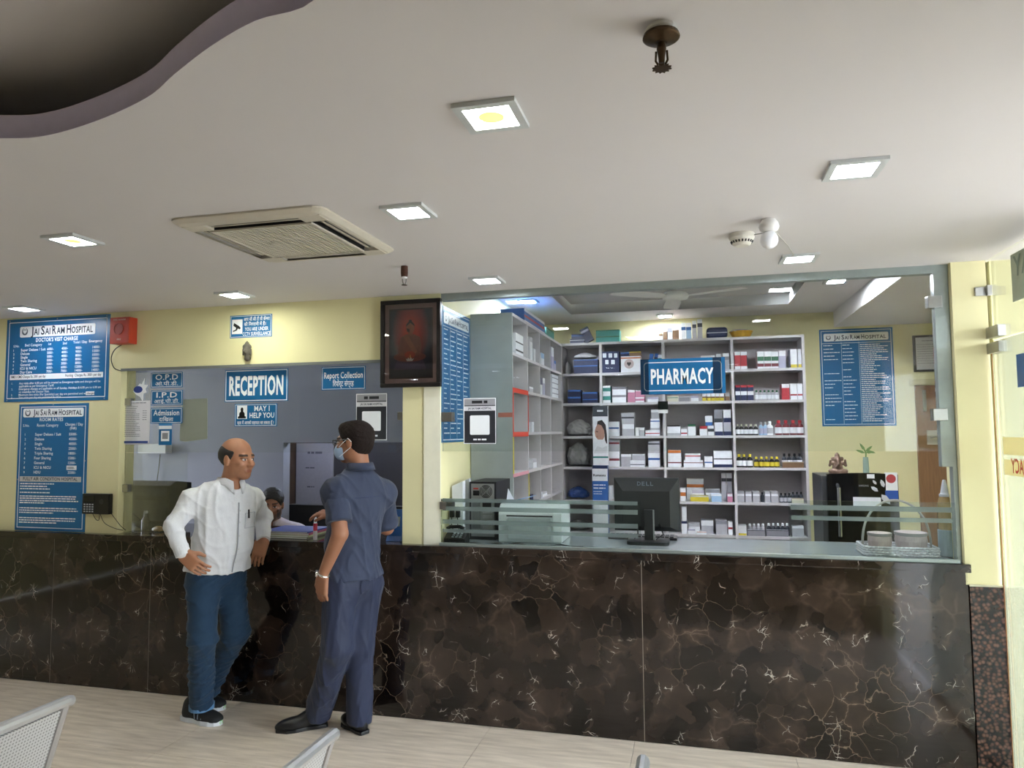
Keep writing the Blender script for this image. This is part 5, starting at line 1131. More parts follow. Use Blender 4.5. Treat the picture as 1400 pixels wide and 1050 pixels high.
# desktop computer tower, rear to the viewer
tx0, tx1, tz = -1.055, -.885, float(Q(665, 659, .25)[2])
tw = thing('computer_tower', 'black computer tower with round fan grille facing out', 'computer', ((tx0+tx1)/2, .42, CT))
box('case', tx0, tx1, .262, .60, CT+.0005, tz, M('#1b1b1d', .45), tw, bevel=.002)
METL = M('#8f9190', .45, .5, noise=.06)
box('rear_plate', tx0+.012, tx1-.012, .256, .262, CT+.02, tz-.012, METL, tw)
ps = box('power_supply', tx0+.014, tx1-.014, .252, .256, tz-.10, tz-.014, METL, tw)
fcx, fcz = tx1-.062, tz-.058
MB().cyl((fcx, .2521, fcz), (fcx, .2505, fcz), .040, n=28).build('fan_opening', BLACK, ps)
for r in (.010, .018, .026, .034): MB().tube([(fcx+r*math.cos(6.2832*k/20), .249, fcz+r*math.sin(6.2832*k/20)) for k in range(20)], .0016, 5, closed=True).build('fan_guard_ring', METL, ps)
for k in range(4):
    t = math.pi/4+k*math.pi/2; MB().cyl((fcx, .2495, fcz), (fcx+.04*math.cos(t), .2495, fcz+.04*math.sin(t)), .0018, n=5).build('fan_guard_spoke', METL, ps)
box('power_inlet', tx0+.026, tx0+.066, .249, .252, tz-.083, tz-.052, BLACK, ps); box('power_switch', tx0+.028, tx0+.060, .249, .252, tz-.045, tz-.036, M('#b03a30', .5), ps)
box('port_panel', tx0+.02, tx0+.07, .252, .256, tz-.28, tz-.12, M('#6d6f70', .5), tw)
for k in range(4): box('slot_cover', tx0+.085, tx1-.02, .252, .256, tz-.19-.032*k, tz-.168-.032*k, M('#a5a7a7', .45, .5), tw)
box('card_slot', tx0+.085, tx1-.03, .252, .256, tz-.155, tz-.12, BLACK, tw)
# printer
px0, px1, pz = -.855, -.475, float(Q(728, 690, .22)[2])
pt = thing('laser_printer', 'pale grey-green printer on the counter beside the computer tower', 'printer', ((px0+px1)/2, .36, CT))
PRW = M('#ccd2d2', .45, noise=.04)
MB().prism([(.20, CT+.0005), (.52, CT+.0005), (.52, pz-.02), (.49, pz), (.25, pz), (.215, pz-.03), (.20, pz-.06)], ((px0, 0, 0), (0, 1, 0), (0, 0, 1), (1, 0, 0)), 0, px1-px0).build('body', PRW, pt, bevel=.006)
box('front_tray', px0+.06, px1-.06, .188, .20, CT+.02, pz-.075, M('#b3bab9', .45), pt, bevel=.003)
box('paper_slot', px0+.05, px1-.05, .1985, .2005, pz-.070, pz-.062, DKGREY, pt); box('side_panel', px1-.045, px1+.004, .195, .21, CT+.01, pz-.045, M('#e2e8e6', .4), pt)
box('hinge_tab', px0+.03, px0+.055, .188, .20, pz-.12, pz-.085, PRW, pt); box('hinge_tab', px1-.075, px1-.05, .188, .20, pz-.12, pz-.085, PRW, pt)
tag(MB().prism([(0, 0), (.055, 0), (.012, .085)], ((px0-.005+.02, .33, pz+.0005), (1, .3, 0), (0, 0, 1), (.3, -1, 0)), 0, .001).build('folded_paper', M('#e6e9f0', .7)), 'folded white paper standing on the printer', 'paper')
tag(MB().prism([(0, 0), (.13, .0), (.13, .002), (.0, .002)], ((px0+.06, .28, pz+.008), (1, 0, .25), (0, 0, 1), (0, -1, 0)), -.12, 0).build('blue_booklet', M('#8fb0d8', .6)), 'light blue booklet lying on the printer', 'booklet')
# extension board with plugs, documents, phone
a0, a1, b0, b1 = rect(596, 641, 662, 692, .20)
eb = thing('extension_board', 'white extension board with two black plugs left of the computer tower', 'power strip', ((a0+a1)/2, .21, b0)) if False else None
fo = MB().prism([(-1.145, CT+.0006), (-1.075, CT+.0006), (-1.075, b1+.02), (-1.145, b1-.01)], FY(.24), 0, .05).build('document_file', M('#dadde2', .6, noise=.05), label='white document file standing against the left pharmacy wall', cat='file', bevel=.002)
fo2 = MB().prism([(-1.14, CT+.0006), (-1.068, CT+.0006), (-1.068, b1+.03), (-1.14, b1+.0)], FY(.33), 0, .03).build('document_file', M('#cfd3da', .6, noise=.05), label='second white document file behind the first near the tower', cat='file', bevel=.002)
ebz = CT+.22
eb = thing('extension_board', 'white socket board with two black plugs left of the computer tower', 'power strip', (-1.11, .17, CT+.0005))
box('board', -1.155, -1.065, .165, .185, CT+.0006, ebz, M('#e4e6e6', .5), eb, bevel=.004)
for x in (-1.13, -1.092): box('plug', x-.011, x+.011, .135, .165, ebz-.075, ebz-.03, BLACK, eb, bevel=.004); MB().tube([(x, .14, ebz-.075), (x+.005, .13, ebz-.12), (x+.03, .125, CT+.03)], .003).build('plug_cord', BLACK, eb)
ph = thing('desk_telephone', 'black desk telephone on the counter below the socket board', 'telephone', (-1.09, .10, CT))
MB().prism([(.045, CT+.0005), (.13, CT+.0005), (.13, CT+.075), (.045, CT+.035)], ((-1.145, 0, 0), (0, 1, 0), (0, 0, 1), (1, 0, 0)), 0, .13).build('base', BLACK, ph, bevel=.004)
MB().tube([(-1.135, .085, CT+.085), (-1.12, .085, CT+.098), (-1.06, .085, CT+.100), (-1.035, .085, CT+.085)], [.014, .011, .011, .014], 8).build('handset', BLACK, ph)
for i in range(3):
    for j in range(3): box('key', -1.10+i*.022, -1.10+i*.022+.014, .052+j*.018, .052+j*.018+.010, CT+.040+j*.008, CT+.047+j*.008, M('#9aa0a3', .5), ph)
for k in range(5):
    rs = random.Random(k); x = -1.02+k*.13
    wire('loose_cable', 'tangled dark cable on the counter %s' % ['beside the telephone', 'in front of the computer tower', 'in front of the printer left side', 'in front of the printer middle', 'between printer and monitor'][k],
         [(x+.06*q+rs.uniform(-.01, .01), .075+rs.uniform(-.02, .035), CT+.004+.012*(q % 2)*rs.random()) for q in range(5 if k < 4 else 4)], .0035, cat='cable')
# woven basket with pleated pots
bx0, by0 = P2(1184, 753); bx1, by1 = P2(1282, 758); by0 = max(.055, (by0+by1)/2)-.0; bx0, bx1 = 1.145, 1.435
bx0, bx1 = float(at(1182, 750, 'Y', .12)[0]), float(at(1284, 750, 'Y', .12)[0]); byf, byk = .12, .30
bk = thing('gift_basket', 'white woven tray basket with arched handle at the right end of the counter', 'basket', ((bx0+bx1)/2, .21, CT))
WV = M('#c4c3c6', .6, noise=.15, scale=60)
box('base', bx0+.01, bx1-.01, byf+.01, byk-.01, CT+.0005, CT+.006, WV, bk)
def weave(p, q, n, nm):
    p, q = np.array(p, float), np.array(q, float); d = (q-p)/np.linalg.norm(q-p); nrm = np.array((d[1], -d[0], 0))
    for r in range(4):
        V = []
        for i in range(n*4+1):
            t = i/(n*4); w = .0035*math.sin(math.pi*(i/2+r)); V.append(tuple(p+(q-p)*t+nrm*w+np.array((0, 0, .010+r*.0125))))
        MB().tube(V, .0055, 5).build(nm, WV, bk)
for p, q, n in (((bx0, byf, CT), (bx1, byf, CT), 16), ((bx1, byf, CT), (bx1, byk, CT), 9), ((bx1, byk, CT), (bx0, byk, CT), 16), ((bx0, byk, CT), (bx0, byf, CT), 9)): weave(p, q, n, 'woven_strand')
yc = (byf+byk)/2
hz = float(at(1232, 684, 'Y', yc)[2])-CT
MB().tube([(bx0+.01+(bx1-bx0-.02)*.5*(1-math.cos(t)), yc, CT+.03+(hz-.03)*math.sin(t)**.8) for t in np.linspace(0, math.pi, 22)], .006, 8).build('handle', M('#a9a79f', .6), bk)
def pot(label, cx, cy, r, h):
    n = 48; V = []; prof = [(.70, 0), (.86, .08), (1.0, .62), (.97, .86), (1.02, .88), (1.02, 1.0), (.90, 1.0)]
    for a, z in prof:
        for k in range(n):
            t = 2*math.pi*k/n; q = r*a*(1+(.025*math.sin(24*t/2) if .05 < z < .8 else 0)); V.append((cx+q*math.cos(t), cy+q*math.sin(t), CT+.0065+h*z))
    F = [(i*n+k, i*n+(k+1) % n, (i+1)*n+(k+1) % n, (i+1)*n+k) for i in range(len(prof)-1) for k in range(n)]+[tuple(range(n-1, -1, -1)), tuple(range((len(prof)-1)*n, len(prof)*n))]
    b = MB().add(V, F); b.m = [1 if i//n >= 3 and i < (len(prof)-1)*n else 0 for i in range(len(F))]
    b.build('pleated_pot', [M('#b8a5a2', .6, noise=.15, scale=20), M('#8b8684', .5)], label=label, cat='pot', group='pleated pots in the basket')
xA, xB2 = bx0+(bx1-bx0)*.27, bx0+(bx1-bx0)*.70
pot('smaller pinkish pleated pot on the left in the woven basket', xA, yc, .058, .105); pot('larger pinkish pleated pot on the right in the woven basket', xB2, yc, .076, .112)
# dispenser bottle
x, y = float(at(1291, 740, 'Y', .2)[0])+.012, .20; hh = float(at(1289, 656, 'Y', y)[2])-CT
db = thing('spray_bottle', 'tall bottle with white cone cap and grey lower half beside the basket', 'bottle', (x, y, CT))
MB().lathe((x, y, CT+.0005), [(.036, 0), (.040, .004), (.040, hh*.34), (.038, hh*.35)], 20).build('lower_cup', M('#8fa0a8', .35), db)
MB().lathe((x, y, CT+.0005+hh*.35), [(.037, 0), (.037, hh*.32), (.026, hh*.42), (.020, hh*.43)], 20).build('amber_body', M('#9a8358', .2, noise=.1), db)
MB().lathe((x, y, CT+.0005+hh*.78), [(.026, 0), (.026, hh*.03), (.020, hh*.04), (.009, hh*.20), (.007, hh*.22)], 16).build('cone_cap', M('#c6ccd6', .35), db)
# fridge with idol and bamboo
FYY = 1.75
fx0, fx1 = float(Q(1133, 690, FYY)[0]), float(Q(1231, 690, FYY)[0]); fz = float(Q(1180, 646, FYY)[2])
fg = thing('refrigerator', 'black refrigerator with curved top and flower print behind the counter', 'refrigerator', ((fx0+fx1)/2, FYY+.25, 0))
box('cabinet', fx0-.03, fx1-.004, FYY+.075, FYY+.52, .03, fz-.03, M('#3c3d40', .4), fg, bevel=.008)
n = 14; V = []
for i in range(n+1):
    t = i/n; xx = fx0+(fx1-fx0)*t; bow = .035*math.sin(math.pi*t)
    V += [(xx, FYY+.03-bow, .06), (xx, FYY+.03-bow, fz-.015+.012*math.sin(math.pi*t)), (xx, FYY+.07, .06), (xx, FYY+.07, fz-.015+.012*math.sin(math.pi*t))]
F = []
for i in range(n):
    a, b = 4*i, 4*i+4; F += [(a, b, b+1, a+1), (a+1, b+1, b+3, a+3), (a+3, b+3, b+2, a+2), (a+2, b+2, b, a)]
F += [(0, 1, 3, 2), (4*n, 4*n+2, 4*n+3, 4*n+1)]
door = MB().add(V, F).build('door', M('#0a0a0c', .12, noise=0), fg, smooth=False)
hx = float(Q(1147, 700, FYY)[0]); hz0, hz1 = float(Q(1147, 736, FYY)[2]), float(Q(1147, 663, FYY)[2])
MB().tube([(hx, FYY+.02, hz1), (hx, FYY-.03, hz1-.02), (hx, FYY-.035, (hz0+hz1)/2), (hx, FYY-.03, hz0+.02), (hx, FYY+.02, hz0)], .013, 8).build('handle', M('#b9bcbf', .2, .9), door)
lettering(door, FY(FYY-.006), [('SAMSUNG', (fx0+fx1)/2, float(Q(1180, 665, FYY)[2]), .012, .065, 1, 'c')], M('#b5b8ba', .4))
fcx = float(Q(1205, 680, FYY)[0]); fcz2 = float(Q(1205, 672, FYY)[2])
for (dx, dz_, a, l) in ((-.02, .0, 2.5, .06), (.02, .03, 1.9, .06), (.0, -.02, -.9, .09), (-.03, .05, 2.2, .04)):
    c, s = math.cos(a), math.sin(a); P = [(0, 0), (.3, .22), (.7, .2), (1, 0), (.7, -.2), (.3, -.22)]
    MB().prism([(fcx+dx+l*(u*c-v*s), fcz2+dz_+l*(u*s+v*c)) for u, v in P], FY(FYY-.004), 0, .0008).build('flower_print', M('#c9c9cc', .3), door)
sx0 = float(Q(1211, 680, FYY)[0]); sz0, sz1 = float(Q(1215, 684, FYY)[2]), float(Q(1215, 646, FYY)[2])
stc = plate(door, FY(FYY+.012), sx0, sx0+.085, sz0, sz1, SIGNW, 'energy_sticker', 0, .001); plate(stc, FY(FYY+.011), sx0, sx0+.085, sz0, sz0+.07, M('#2c56a8', .4), 'blue_footer', 0, .001); MB().cyl((sx0+.042, FYY+.0105, sz1-.045), (sx0+.042, FYY+.0095, sz1-.045), .032, n=20).build('star_dial', M('#b5474a', .4), stc)
nx0, nx1, nz0, nz1 = rect(1167, 1205, 680, 693, FYY-.02); plate(door, FY(FYY-.008), nx0, nx1, nz0, nz1, M('#dfe2ea', .7), 'paper_note', 0, .001)
tx_ = float(Q(1190, 649, FYY)[0]); plate(door, FY(FYY-.0065), tx_-.025, tx_+.025, fz-.042, fz-.012, SIGNW, 'white_tag', 0, .0008)
# idol
ix, iy, iz = float(Q(1145, 640, FYY+.2)[0]), FYY+.2, fz-.029; s = (float(Q(1145, 618, iy)[2])-iz)/.24
def gp(op, p, k=.008): return (op, p, k)
e = lambda x, y, z, a, b, c: ('e', (ix+x*s, iy+y*s, iz+z*s), (a*s, b*s, c*s), None)
c_ = lambda p, q, r0, r1: ('c', (ix+p[0]*s, iy+p[1]*s, iz+p[2]*s), (ix+q[0]*s, iy+q[1]*s, iz+q[2]*s), r0*s, r1*s)
pr = [gp('+', e(0, 0, .015, .085, .06, .018)), gp('+', e(0, -.005, .075, .055, .045, .05)), gp('+', e(0, -.005, .115, .045, .038, .04)), gp('+', e(0, -.01, .165, .038, .036, .036)), gp('+', e(0, 0, .205, .026, .026, .022)), gp('+', c_((0, 0, .215), (0, 0, .238), .012, .004)),
      gp('+', e(-.045, .0, .165, .022, .01, .028)), gp('+', e(.045, .0, .165, .022, .01, .028)), gp('+', c_((0, -.045, .155), (.004, -.058, .115), .014, .011)), gp('+', c_((.004, -.058, .115), (-.018, -.055, .085), .011, .008)),
      gp('+', c_((-.05, -.01, .125), (-.078, -.02, .10), .015, .013)), gp('+', c_((-.078, -.02, .10), (-.072, -.03, .155), .013, .012)), gp('+', c_((.05, -.01, .125), (.078, -.02, .10), .015, .013)), gp('+', c_((.078, -.02, .10), (.072, -.03, .155), .013, .012)),
      gp('+', c_((-.02, -.02, .045), (-.075, -.035, .04), .024, .020)), gp('+', c_((-.075, -.035, .04), (.01, -.06, .03), .020, .015)), gp('+', c_((.02, -.02, .045), (.075, -.035, .04), .024, .020)), gp('+', c_((.075, -.035, .04), (-.005, -.06, .025), .020, .015)), ('&', ('p', (ix, iy, iz+.001), (0, 0, -1)), 0)]
sdf_obj('ganesha_idol', pr, .0045, M('#7a6353', .45, .2, noise=.45, scale=70), label='small brown elephant-headed idol on top of the refrigerator', cat='idol')
px_, pz_ = float(Q(1184, 640, FYY+.15)[0]), fz-.029
lb_ = thing('bamboo_plant', 'small green bamboo plant in a narrow vase on the refrigerator', 'plant', (px_, FYY+.15, pz_))
vs = float(Q(1184, 625, FYY+.15)[2])-pz_
MB().lathe((px_, FYY+.15, pz_+.0005), [(.020, 0), (.022, .01), (.020, vs*.8), (.018, vs)], 14).build('vase', M('#8fa394', .2), lb_)
MB().tube([(px_, FYY+.15, pz_+vs*.9), (px_+.004, FYY+.15, pz_+vs+.03), (px_-.008, FYY+.148, pz_+vs+.06)], .006).build('stem', M('#6f8a4a', .5), lb_)
for k, (dx, dz_, l) in enumerate(((-.07, .055, 1), (.06, .035, 1), (.05, .075, 1), (-.035, .09, 1), (.075, .01, 1))):
    p0 = np.array((px_, FYY+.15, pz_+vs+.03+.005*k)); p1 = p0+np.array((dx, -.02+.01*k, dz_-.03)); d = p1-p0; w = np.array((-d[2], 0, d[0])); w = w/np.linalg.norm(w)*.010
    q = [p0, p0+d*.35+w, p0+d*.75+w*.7, p1, p0+d*.75-w*.7, p0+d*.35-w]; MB().add([tuple(v) for v in q]+[tuple(v+np.array((0, .0012, 0))) for v in q], [(0, 1, 2, 3, 4, 5), (11, 10, 9, 8, 7, 6)]+[(i, (i+1) % 6, 6+(i+1) % 6, 6+i) for i in range(6)]).build('leaf', M('#6d8c4e', .5, noise=.15), lb_)
# ------------------------------------------------------------------ reception desk
x0, x1 = float(Q(172, 690, .30)[0]), float(Q(232, 690, .30)[0]); z1 = float(Q(205, 658, .30)[2])
cm_ = thing('desk_monitor', 'bulky black monitor behind the left end of the reception glass', 'monitor', ((x0+x1)/2, .38, CT))
MB().prism([(.30, CT+.03), (.52, CT+.05), (.52, z1-.02), (.36, z1), (.30, z1-.03)], ((x0, 0, 0), (0, 1, 0), (0, 0, 1), (1, 0, 0)), 0, x1-x0).build('case', BLACK, cm_, bevel=.006)
box('foot', x0+.05, x1-.05, .33, .48, CT+.0005, CT+.03, BLACK, cm_); box('rear_vent', x0+.03, x1-.03, .297, .301, z1-.10, z1-.05, DKGREY, cm_); box('lower_panel', x0+.02, x1-.02, .297, .301, CT+.05, z1-.13, M('#141416', .25), cm_)
bx = float(Q(199, 715, .2)[0])
bo_ = thing('drink_bottle', 'small dark glass bottle in front of the bulky monitor', 'bottle', (bx, .2, CT))
MB().lathe((bx, .2, CT+.0005), [(.022, 0), (.026, .006), (.026, .07), (.012, .095), (.011, .115)], 16).build('glass_body', M('#1a1c1e', .1), bo_); MB().lathe((bx, .2, CT+.1156), [(.013, 0), (.013, .016)], 12).build('cap', M('#c3c5c7', .4), bo_)
bx = float(Q(216, 717, .16)[0]); bag('snack_packet', 'crumpled golden snack packet on the reception counter', [((bx, .16, CT+.016), (.042, .03, .022)), ((bx+.02, .15, CT+.014), (.03, .03, .02))], '#8c6a34', h=.004, amp=.004, seed=9, cat='packet', group=None)
# stack of files
fx0, fx1 = float(Q(364, 725, .12)[0]), float(Q(428, 725, .12)[0])
zt_ = CT+.0005
for nm, col, dx, th, lb in (('file_folder', '#6b6d5a', .0, .010, 'olive file at the bottom of the stack beside the white shirted man'), ('file_folder', '#a9b48c', .004, .012, 'pale green file in the middle of the stack'), ('file_folder', '#9c3f63', .008, .012, 'pink spined file near the top of the stack'), ('file_folder', '#2d3a86', .002, .008, 'dark blue file on top of the stack')):
    f_ = thing(nm, lb, 'file', ((fx0+fx1)/2, .20, zt_), 'files on the reception counter')
    box('cover', fx0+dx, fx1-.004+dx, .06+dx, .33, zt_, zt_+th, M(col, .5), f_, bevel=.0015); box('page_block', fx0+dx+.004, fx1-.008+dx, .0592+dx, .062+dx, zt_+.002, zt_+th-.002, M('#d9d8cf', .8), f_); zt_ += th+.0004
bx = float(Q(431, 730, .05)[0])
mk = thing('glue_bottle', 'small bottle with pink label and white tip on the counter edge', 'bottle', (bx, .05, CT))
MB().lathe((bx, .05, CT+.0005), [(.012, 0), (.013, .004), (.013, .05), (.012, .055)], 14).build('lower_body', M('#b9b3b6', .3), mk); MB().lathe((bx, .05, CT+.056), [(.0128, 0), (.0128, .045)], 14).build('pink_label', M('#b8294a', .4), mk); MB().lathe((bx, .05, CT+.1015), [(.010, 0), (.008, .03), (.005, .045)], 12).build('tip', M('#cfe0ea', .3), mk)
x0, x1 = float(Q(531, 720, .12)[0]), float(Q(551, 720, .12)[0]); z1 = float(Q(540, 697, .12)[2])
sb = thing('payment_soundbox', 'blue payment stand on the counter beside the pillar', 'payment stand', ((x0+x1)/2, .14, CT))
MB().prism([(.08, CT+.0005), (.20, CT+.0005), (.17, CT+.03), (.16, z1), (.145, z1), (.10, CT+.03)], ((x0, 0, 0), (0, 1, 0), (0, 0, 1), (1, 0, 0)), 0, x1-x0).build('stand', M('#144a8c', .4), sb, bevel=.003)
o = np.array((x0, .1025, CT+.03)); d = np.array((0, .045, z1-CT-.03)); L_ = np.linalg.norm(d); d /= L_
frs = (tuple(o), (1, 0, 0), tuple(d), (0, -d[2], d[1])); plate(sb, frs, .012, x1-x0-.012, L_*.30, L_*.78, SIGNW, 'card', .0002, .002); plate(sb, frs, .022, x1-x0-.022, L_*.36, L_*.72, M('#8f8f86', .5), 'card_window', .002, .0026); plate(sb, frs, .01, x1-x0-.01, L_*.86, L_*.94, M('#8fc0e8', .4), 'name_band', .0002, .002)
# inside the reception room
a0, a1, b0, b1 = rect(186, 224, 607, 620, 1.2)
rb = thing('wall_router', 'white box with trailing wire on the wall behind reception', 'router', ((a0+a1)/2, 1.27, b0)); box('case', a0, a1, 1.22, 1.299, b0, b1, M('#c9ccd2', .5), rb, bevel=.006); MB().tube([tuple(Q(219, 621, 1.28)), tuple(Q(217, 640, 1.28)), tuple(Q(214, 662, 1.28))], .004).build('wire', BLACK, rb)
for px0_, px1_, lb in ((0, 0, ''),):
    a0, a1, b0, b1 = rect(404, 455, 606, 690, 2.18); wb = thing('notice_sheet', 'large pale notice sheet on the dark wall behind reception', 'notice', ((a0+a1)/2, 2.19, b0)); box('sheet', a0, a1, 2.192, 2.1995, b0, b1, M('#9a989a', .7, noise=.05), wb)
    bars(wb, FY(2.192), [(a0+.12, a1-.12, b1-.10, .02), (a0+.1, a1-.2, b1-.24, .012), (a0+.12, a1-.2, b1-.42, .012), (a0+.1, a1-.25, b1-.60, .012)], M('#5a5960', .7))
a0, a1, b0, b1 = rect(386, 560, 692, 722, 1.35); tag(box('low_partition', a0, -1.26, 1.42, 1.5, 0, float(Q(450, 691, 1.42)[2]), M('#121214', .4)), 'black low partition behind the receptionist', 'partition')
tag(box('back_shelf_board', RX+.02, -1.26, .95, 1.25, float(Q(450, 722, .95)[2])-.02, float(Q(450, 708, 1.25)[2])-.06, M('#8a8158', .6)), 'yellowish low desk top behind the receptionist', 'desk') if False else None
# ================================================================== PEOPLE
def nrm(v): v = np.asarray(v, float); return v/np.linalg.norm(v)
def basis(f, up=(0, 0, 1)):
    f = nrm(f); r = nrm(np.cross(f, up)); u = np.cross(r, f); return np.stack([r, f, u], 1)       # columns right, forward, up
def hand(w, d, n, side, curl=.5, L=1.0):
    """palm, four unequal bent fingers and a side thumb; d = finger direction, n = palm normal, side = towards the thumb"""
    w = np.asarray(w, float); d = nrm(d); n = nrm(np.asarray(n)-np.dot(n, d)*d); s = np.cross(d, n); s = s if np.dot(s, side) > 0 else -s
    R = np.stack([s, d, n], 1)
    out = [('+', ('b', w+d*.048*L, np.array((.038, .048, .0135))*L, R, .012*L), .014), ('+', ('e', w+d*.03*L+s*.02*L+n*.006, np.array((.02, .03, .014))*L, R), .01)]
    for off, ln, r in ((.0295, .072, .0088), (.0100, .081, .0090), (-.0100, .075, .0086), (-.0290, .059, .0078)):
        p = w+(d*.086+s*off)*L; a = .12
        for k, q in enumerate((.45, .30, .25)):
            a += curl*(.55 if k == 0 else 1.0)*.75; v = (d*math.cos(a)+n*math.sin(a)+s*off*.8); e = p+v*ln*q*L; out.append(('+', ('c', p, e, r*(1-.07*k)*L, r*(.93-.07*k)*L), .0035)); p = e
    p = w+(d*.028+s*.030)*L; v = nrm(d*.75+s*.55+n*.25)
    e = p+v*.042*L; out.append(('+', ('c', p, e, .0125*L, .0105*L), .010)); v2 = nrm(d*.9+s*.15+n*.45); out.append(('+', ('c', e, e+v2*.030*L, .0103*L, .0085*L), .003))
    return out
def head_prims(c, R, s=1.0, neck=None, jaw=1.0):
    g = lambda r, f, u: np.asarray(c)+R@(np.array((r, f, u))*s)
    E3 = lambda p, q, k, op='+': (op, ('e', g(*p), np.array(q)*s, R), k)
    C3 = lambda p, q, a, b, k: ('+', ('c', g(*p), g(*q), a*s, b*s), k)
    o = [E3((0, -.018, .035), (.075, .096, .082), 0), E3((0, .022, -.035), (.060*jaw, .070, .076), .03), E3((0, .060, -.093), (.028*jaw, .025, .022), .03), E3((.045, .0, -.062), (.02, .04, .035), .03), E3((-.045, .0, -.062), (.02, .04, .035), .03),
         C3((-.034, .076, .020), (.034, .076, .020), .012, .012, .014), E3((.040, .066, -.028), (.02, .02, .018), .015), E3((-.040, .066, -.028), (.02, .02, .018), .015),
         E3((.031, .099, .001), (.019, .014, .011), .012, '-'), E3((-.031, .099, .001), (.019, .014, .011), .012, '-'), E3((.031, .0765, .0), (.0135, .0125, .0105), .003), E3((-.031, .0765, .0), (.0135, .0125, .0105), .003),
         C3((0, .088, .008), (0, .108, -.028), .0085, .0125, .010), E3((.012, .097, -.032), (.009, .011, .008), .006), E3((-.012, .097, -.032), (.009, .011, .008), .006),
         C3((-.019, .083, -.060), (.019, .083, -.060), .0065, .0065, .005), C3((-.016, .084, -.069), (.016, .084, -.069), .0075, .0075, .004),
         E3((.077, -.008, -.008), (.009, .019, .031), .008), E3((-.077, -.008, -.008), (.009, .019, .031), .008)]
    if neck is not None: o.append(('+', ('c', g(0, -.022, -.055), neck, .054*s, .060*s), .02))
    return o, g
def face_color(c, R, s, skin, stubble=0.0, brow='#1d1613', lipc=None):
    sk = np.array(lin(skin)[:3]); br = np.array(lin(brow)[:3]); lip = np.array(lin(lipc)[:3]) if lipc else sk*np.array((.75, .55, .55))
    def f(V):
        q = ((V-np.asarray(c))@R)/s; r, fw, u = q[:, 0], q[:, 1], q[:, 2]; col = np.tile(sk, (len(V), 1)); rs = np.random.RandomState(1)
        def mixin(m, cc, a=1.0):
            a = np.clip(np.asarray(m, float)*a, 0, 1)[:, None]; col[:] = col*(1-a)+np.array(cc)*a
        ft = fw > .04
        if stubble: mixin(ft*np.clip((-.045-u)/.02, 0, 1)*(u > -.13)+((np.abs(r) > .045) & (u < -.02) & (u > -.11) & (fw > .0)), br, stubble)
        mixin(ft*np.clip(1-((np.abs(r)/.023)**2+((u+.064)/.011)**2), 0, 1)*2, lip, .8)
        mixin(ft*(np.abs(np.abs(r)-.032) < .019)*(np.abs(u-.022-.12*(.03-np.abs(np.abs(r)-.03))) < .0055), br, .9)
        eye = ft & ((((np.abs(r)-.031)/.013)**2+((u)/.0058)**2) < 1); mixin(eye, (.62, .58, .55)); mixin(ft & ((((np.abs(r)-.0315)/.0056)**2+(u/.0058)**2) < 1), (.02, .012, .01))
        mixin(ft*(np.abs(np.abs(r)-.031) < .016)*(np.abs(u-.0066) < .0022), br, .8)
        return col
    return f
SKINM = pigment_mat('skin', .5, .12)
def folds(seed, amp, sc=(16, 16, 9), wave=1.0):
    """crease pattern: narrow raised ridges running in a few directions"""
    rs = np.random.RandomState(seed); K = rs.normal(0, 1, (6, 3))*np.array(sc)*rs.uniform(.7, 1.9, (6, 1)); ph = rs.uniform(0, 6, 6); w = rs.uniform(.5, 1, 6)
    def f(P):
        t = 0
        for i in range(6):
            q = P@K[i]+ph[i]+1.6*np.sin(P@K[(i+2) % 6]*.55+ph[i]); m = .5+.5*np.sin(P@K[(i+3) % 6]*.45+ph[i]*2)
            t = t+w[i]*m*(1-np.abs(np.sin(q*.5)))**3
        return -amp*(t-.45)
    return f
def cloth(col, rough=.8, weave=180, crease=.010, cs=(11, 11, 7)):
    m = bpy.data.materials.new('cloth'); m.use_nodes = True; t = m.node_tree; p = t.nodes['Principled BSDF']; N = t.nodes.new; L = t.links.new
    p.inputs['Roughness'].default_value = rough; p.inputs['Specular IOR Level'].default_value = .25; p.inputs['Sheen Weight'].default_value = .1; c = lin(col)
    co = N('ShaderNodeTexCoord'); mp = N('ShaderNodeMapping'); mp.inputs['Scale'].default_value = cs; L(co.outputs['Object'], mp.inputs[0])
    a = N('ShaderNodeTexNoise'); a.inputs['Scale'].default_value = 1.0; a.inputs['Detail'].default_value = 3; a.inputs['Distortion'].default_value = 1.2; a.noise_type = 'RIDGED_MULTIFRACTAL'; L(mp.outputs[0], a.inputs['Vector'])
    b = N('ShaderNodeTexNoise'); b.inputs['Scale'].default_value = weave; L(co.outputs['Object'], b.inputs['Vector'])
    x = N('ShaderNodeMix'); x.data_type = 'RGBA'; x.inputs['A'].default_value = tuple(q*.9 for q in c[:3])+(1,); x.inputs['B'].default_value = tuple(min(1, q*1.1) for q in c[:3])+(1,); L(b.outputs['Fac'], x.inputs['Factor']); L(x.outputs['Result'], p.inputs['Base Color'])
    b1 = N('ShaderNodeBump'); b1.inputs['Distance'].default_value = crease; b1.inputs['Strength'].default_value = .8; L(a.outputs['Fac'], b1.inputs['Height'])
    b2 = N('ShaderNodeBump'); b2.inputs['Distance'].default_value = .0004; L(b.outputs['Fac'], b2.inputs['Height']); L(b1.outputs[0], b2.inputs['Normal']); L(b2.outputs[0], p.inputs['Normal'])
    return m
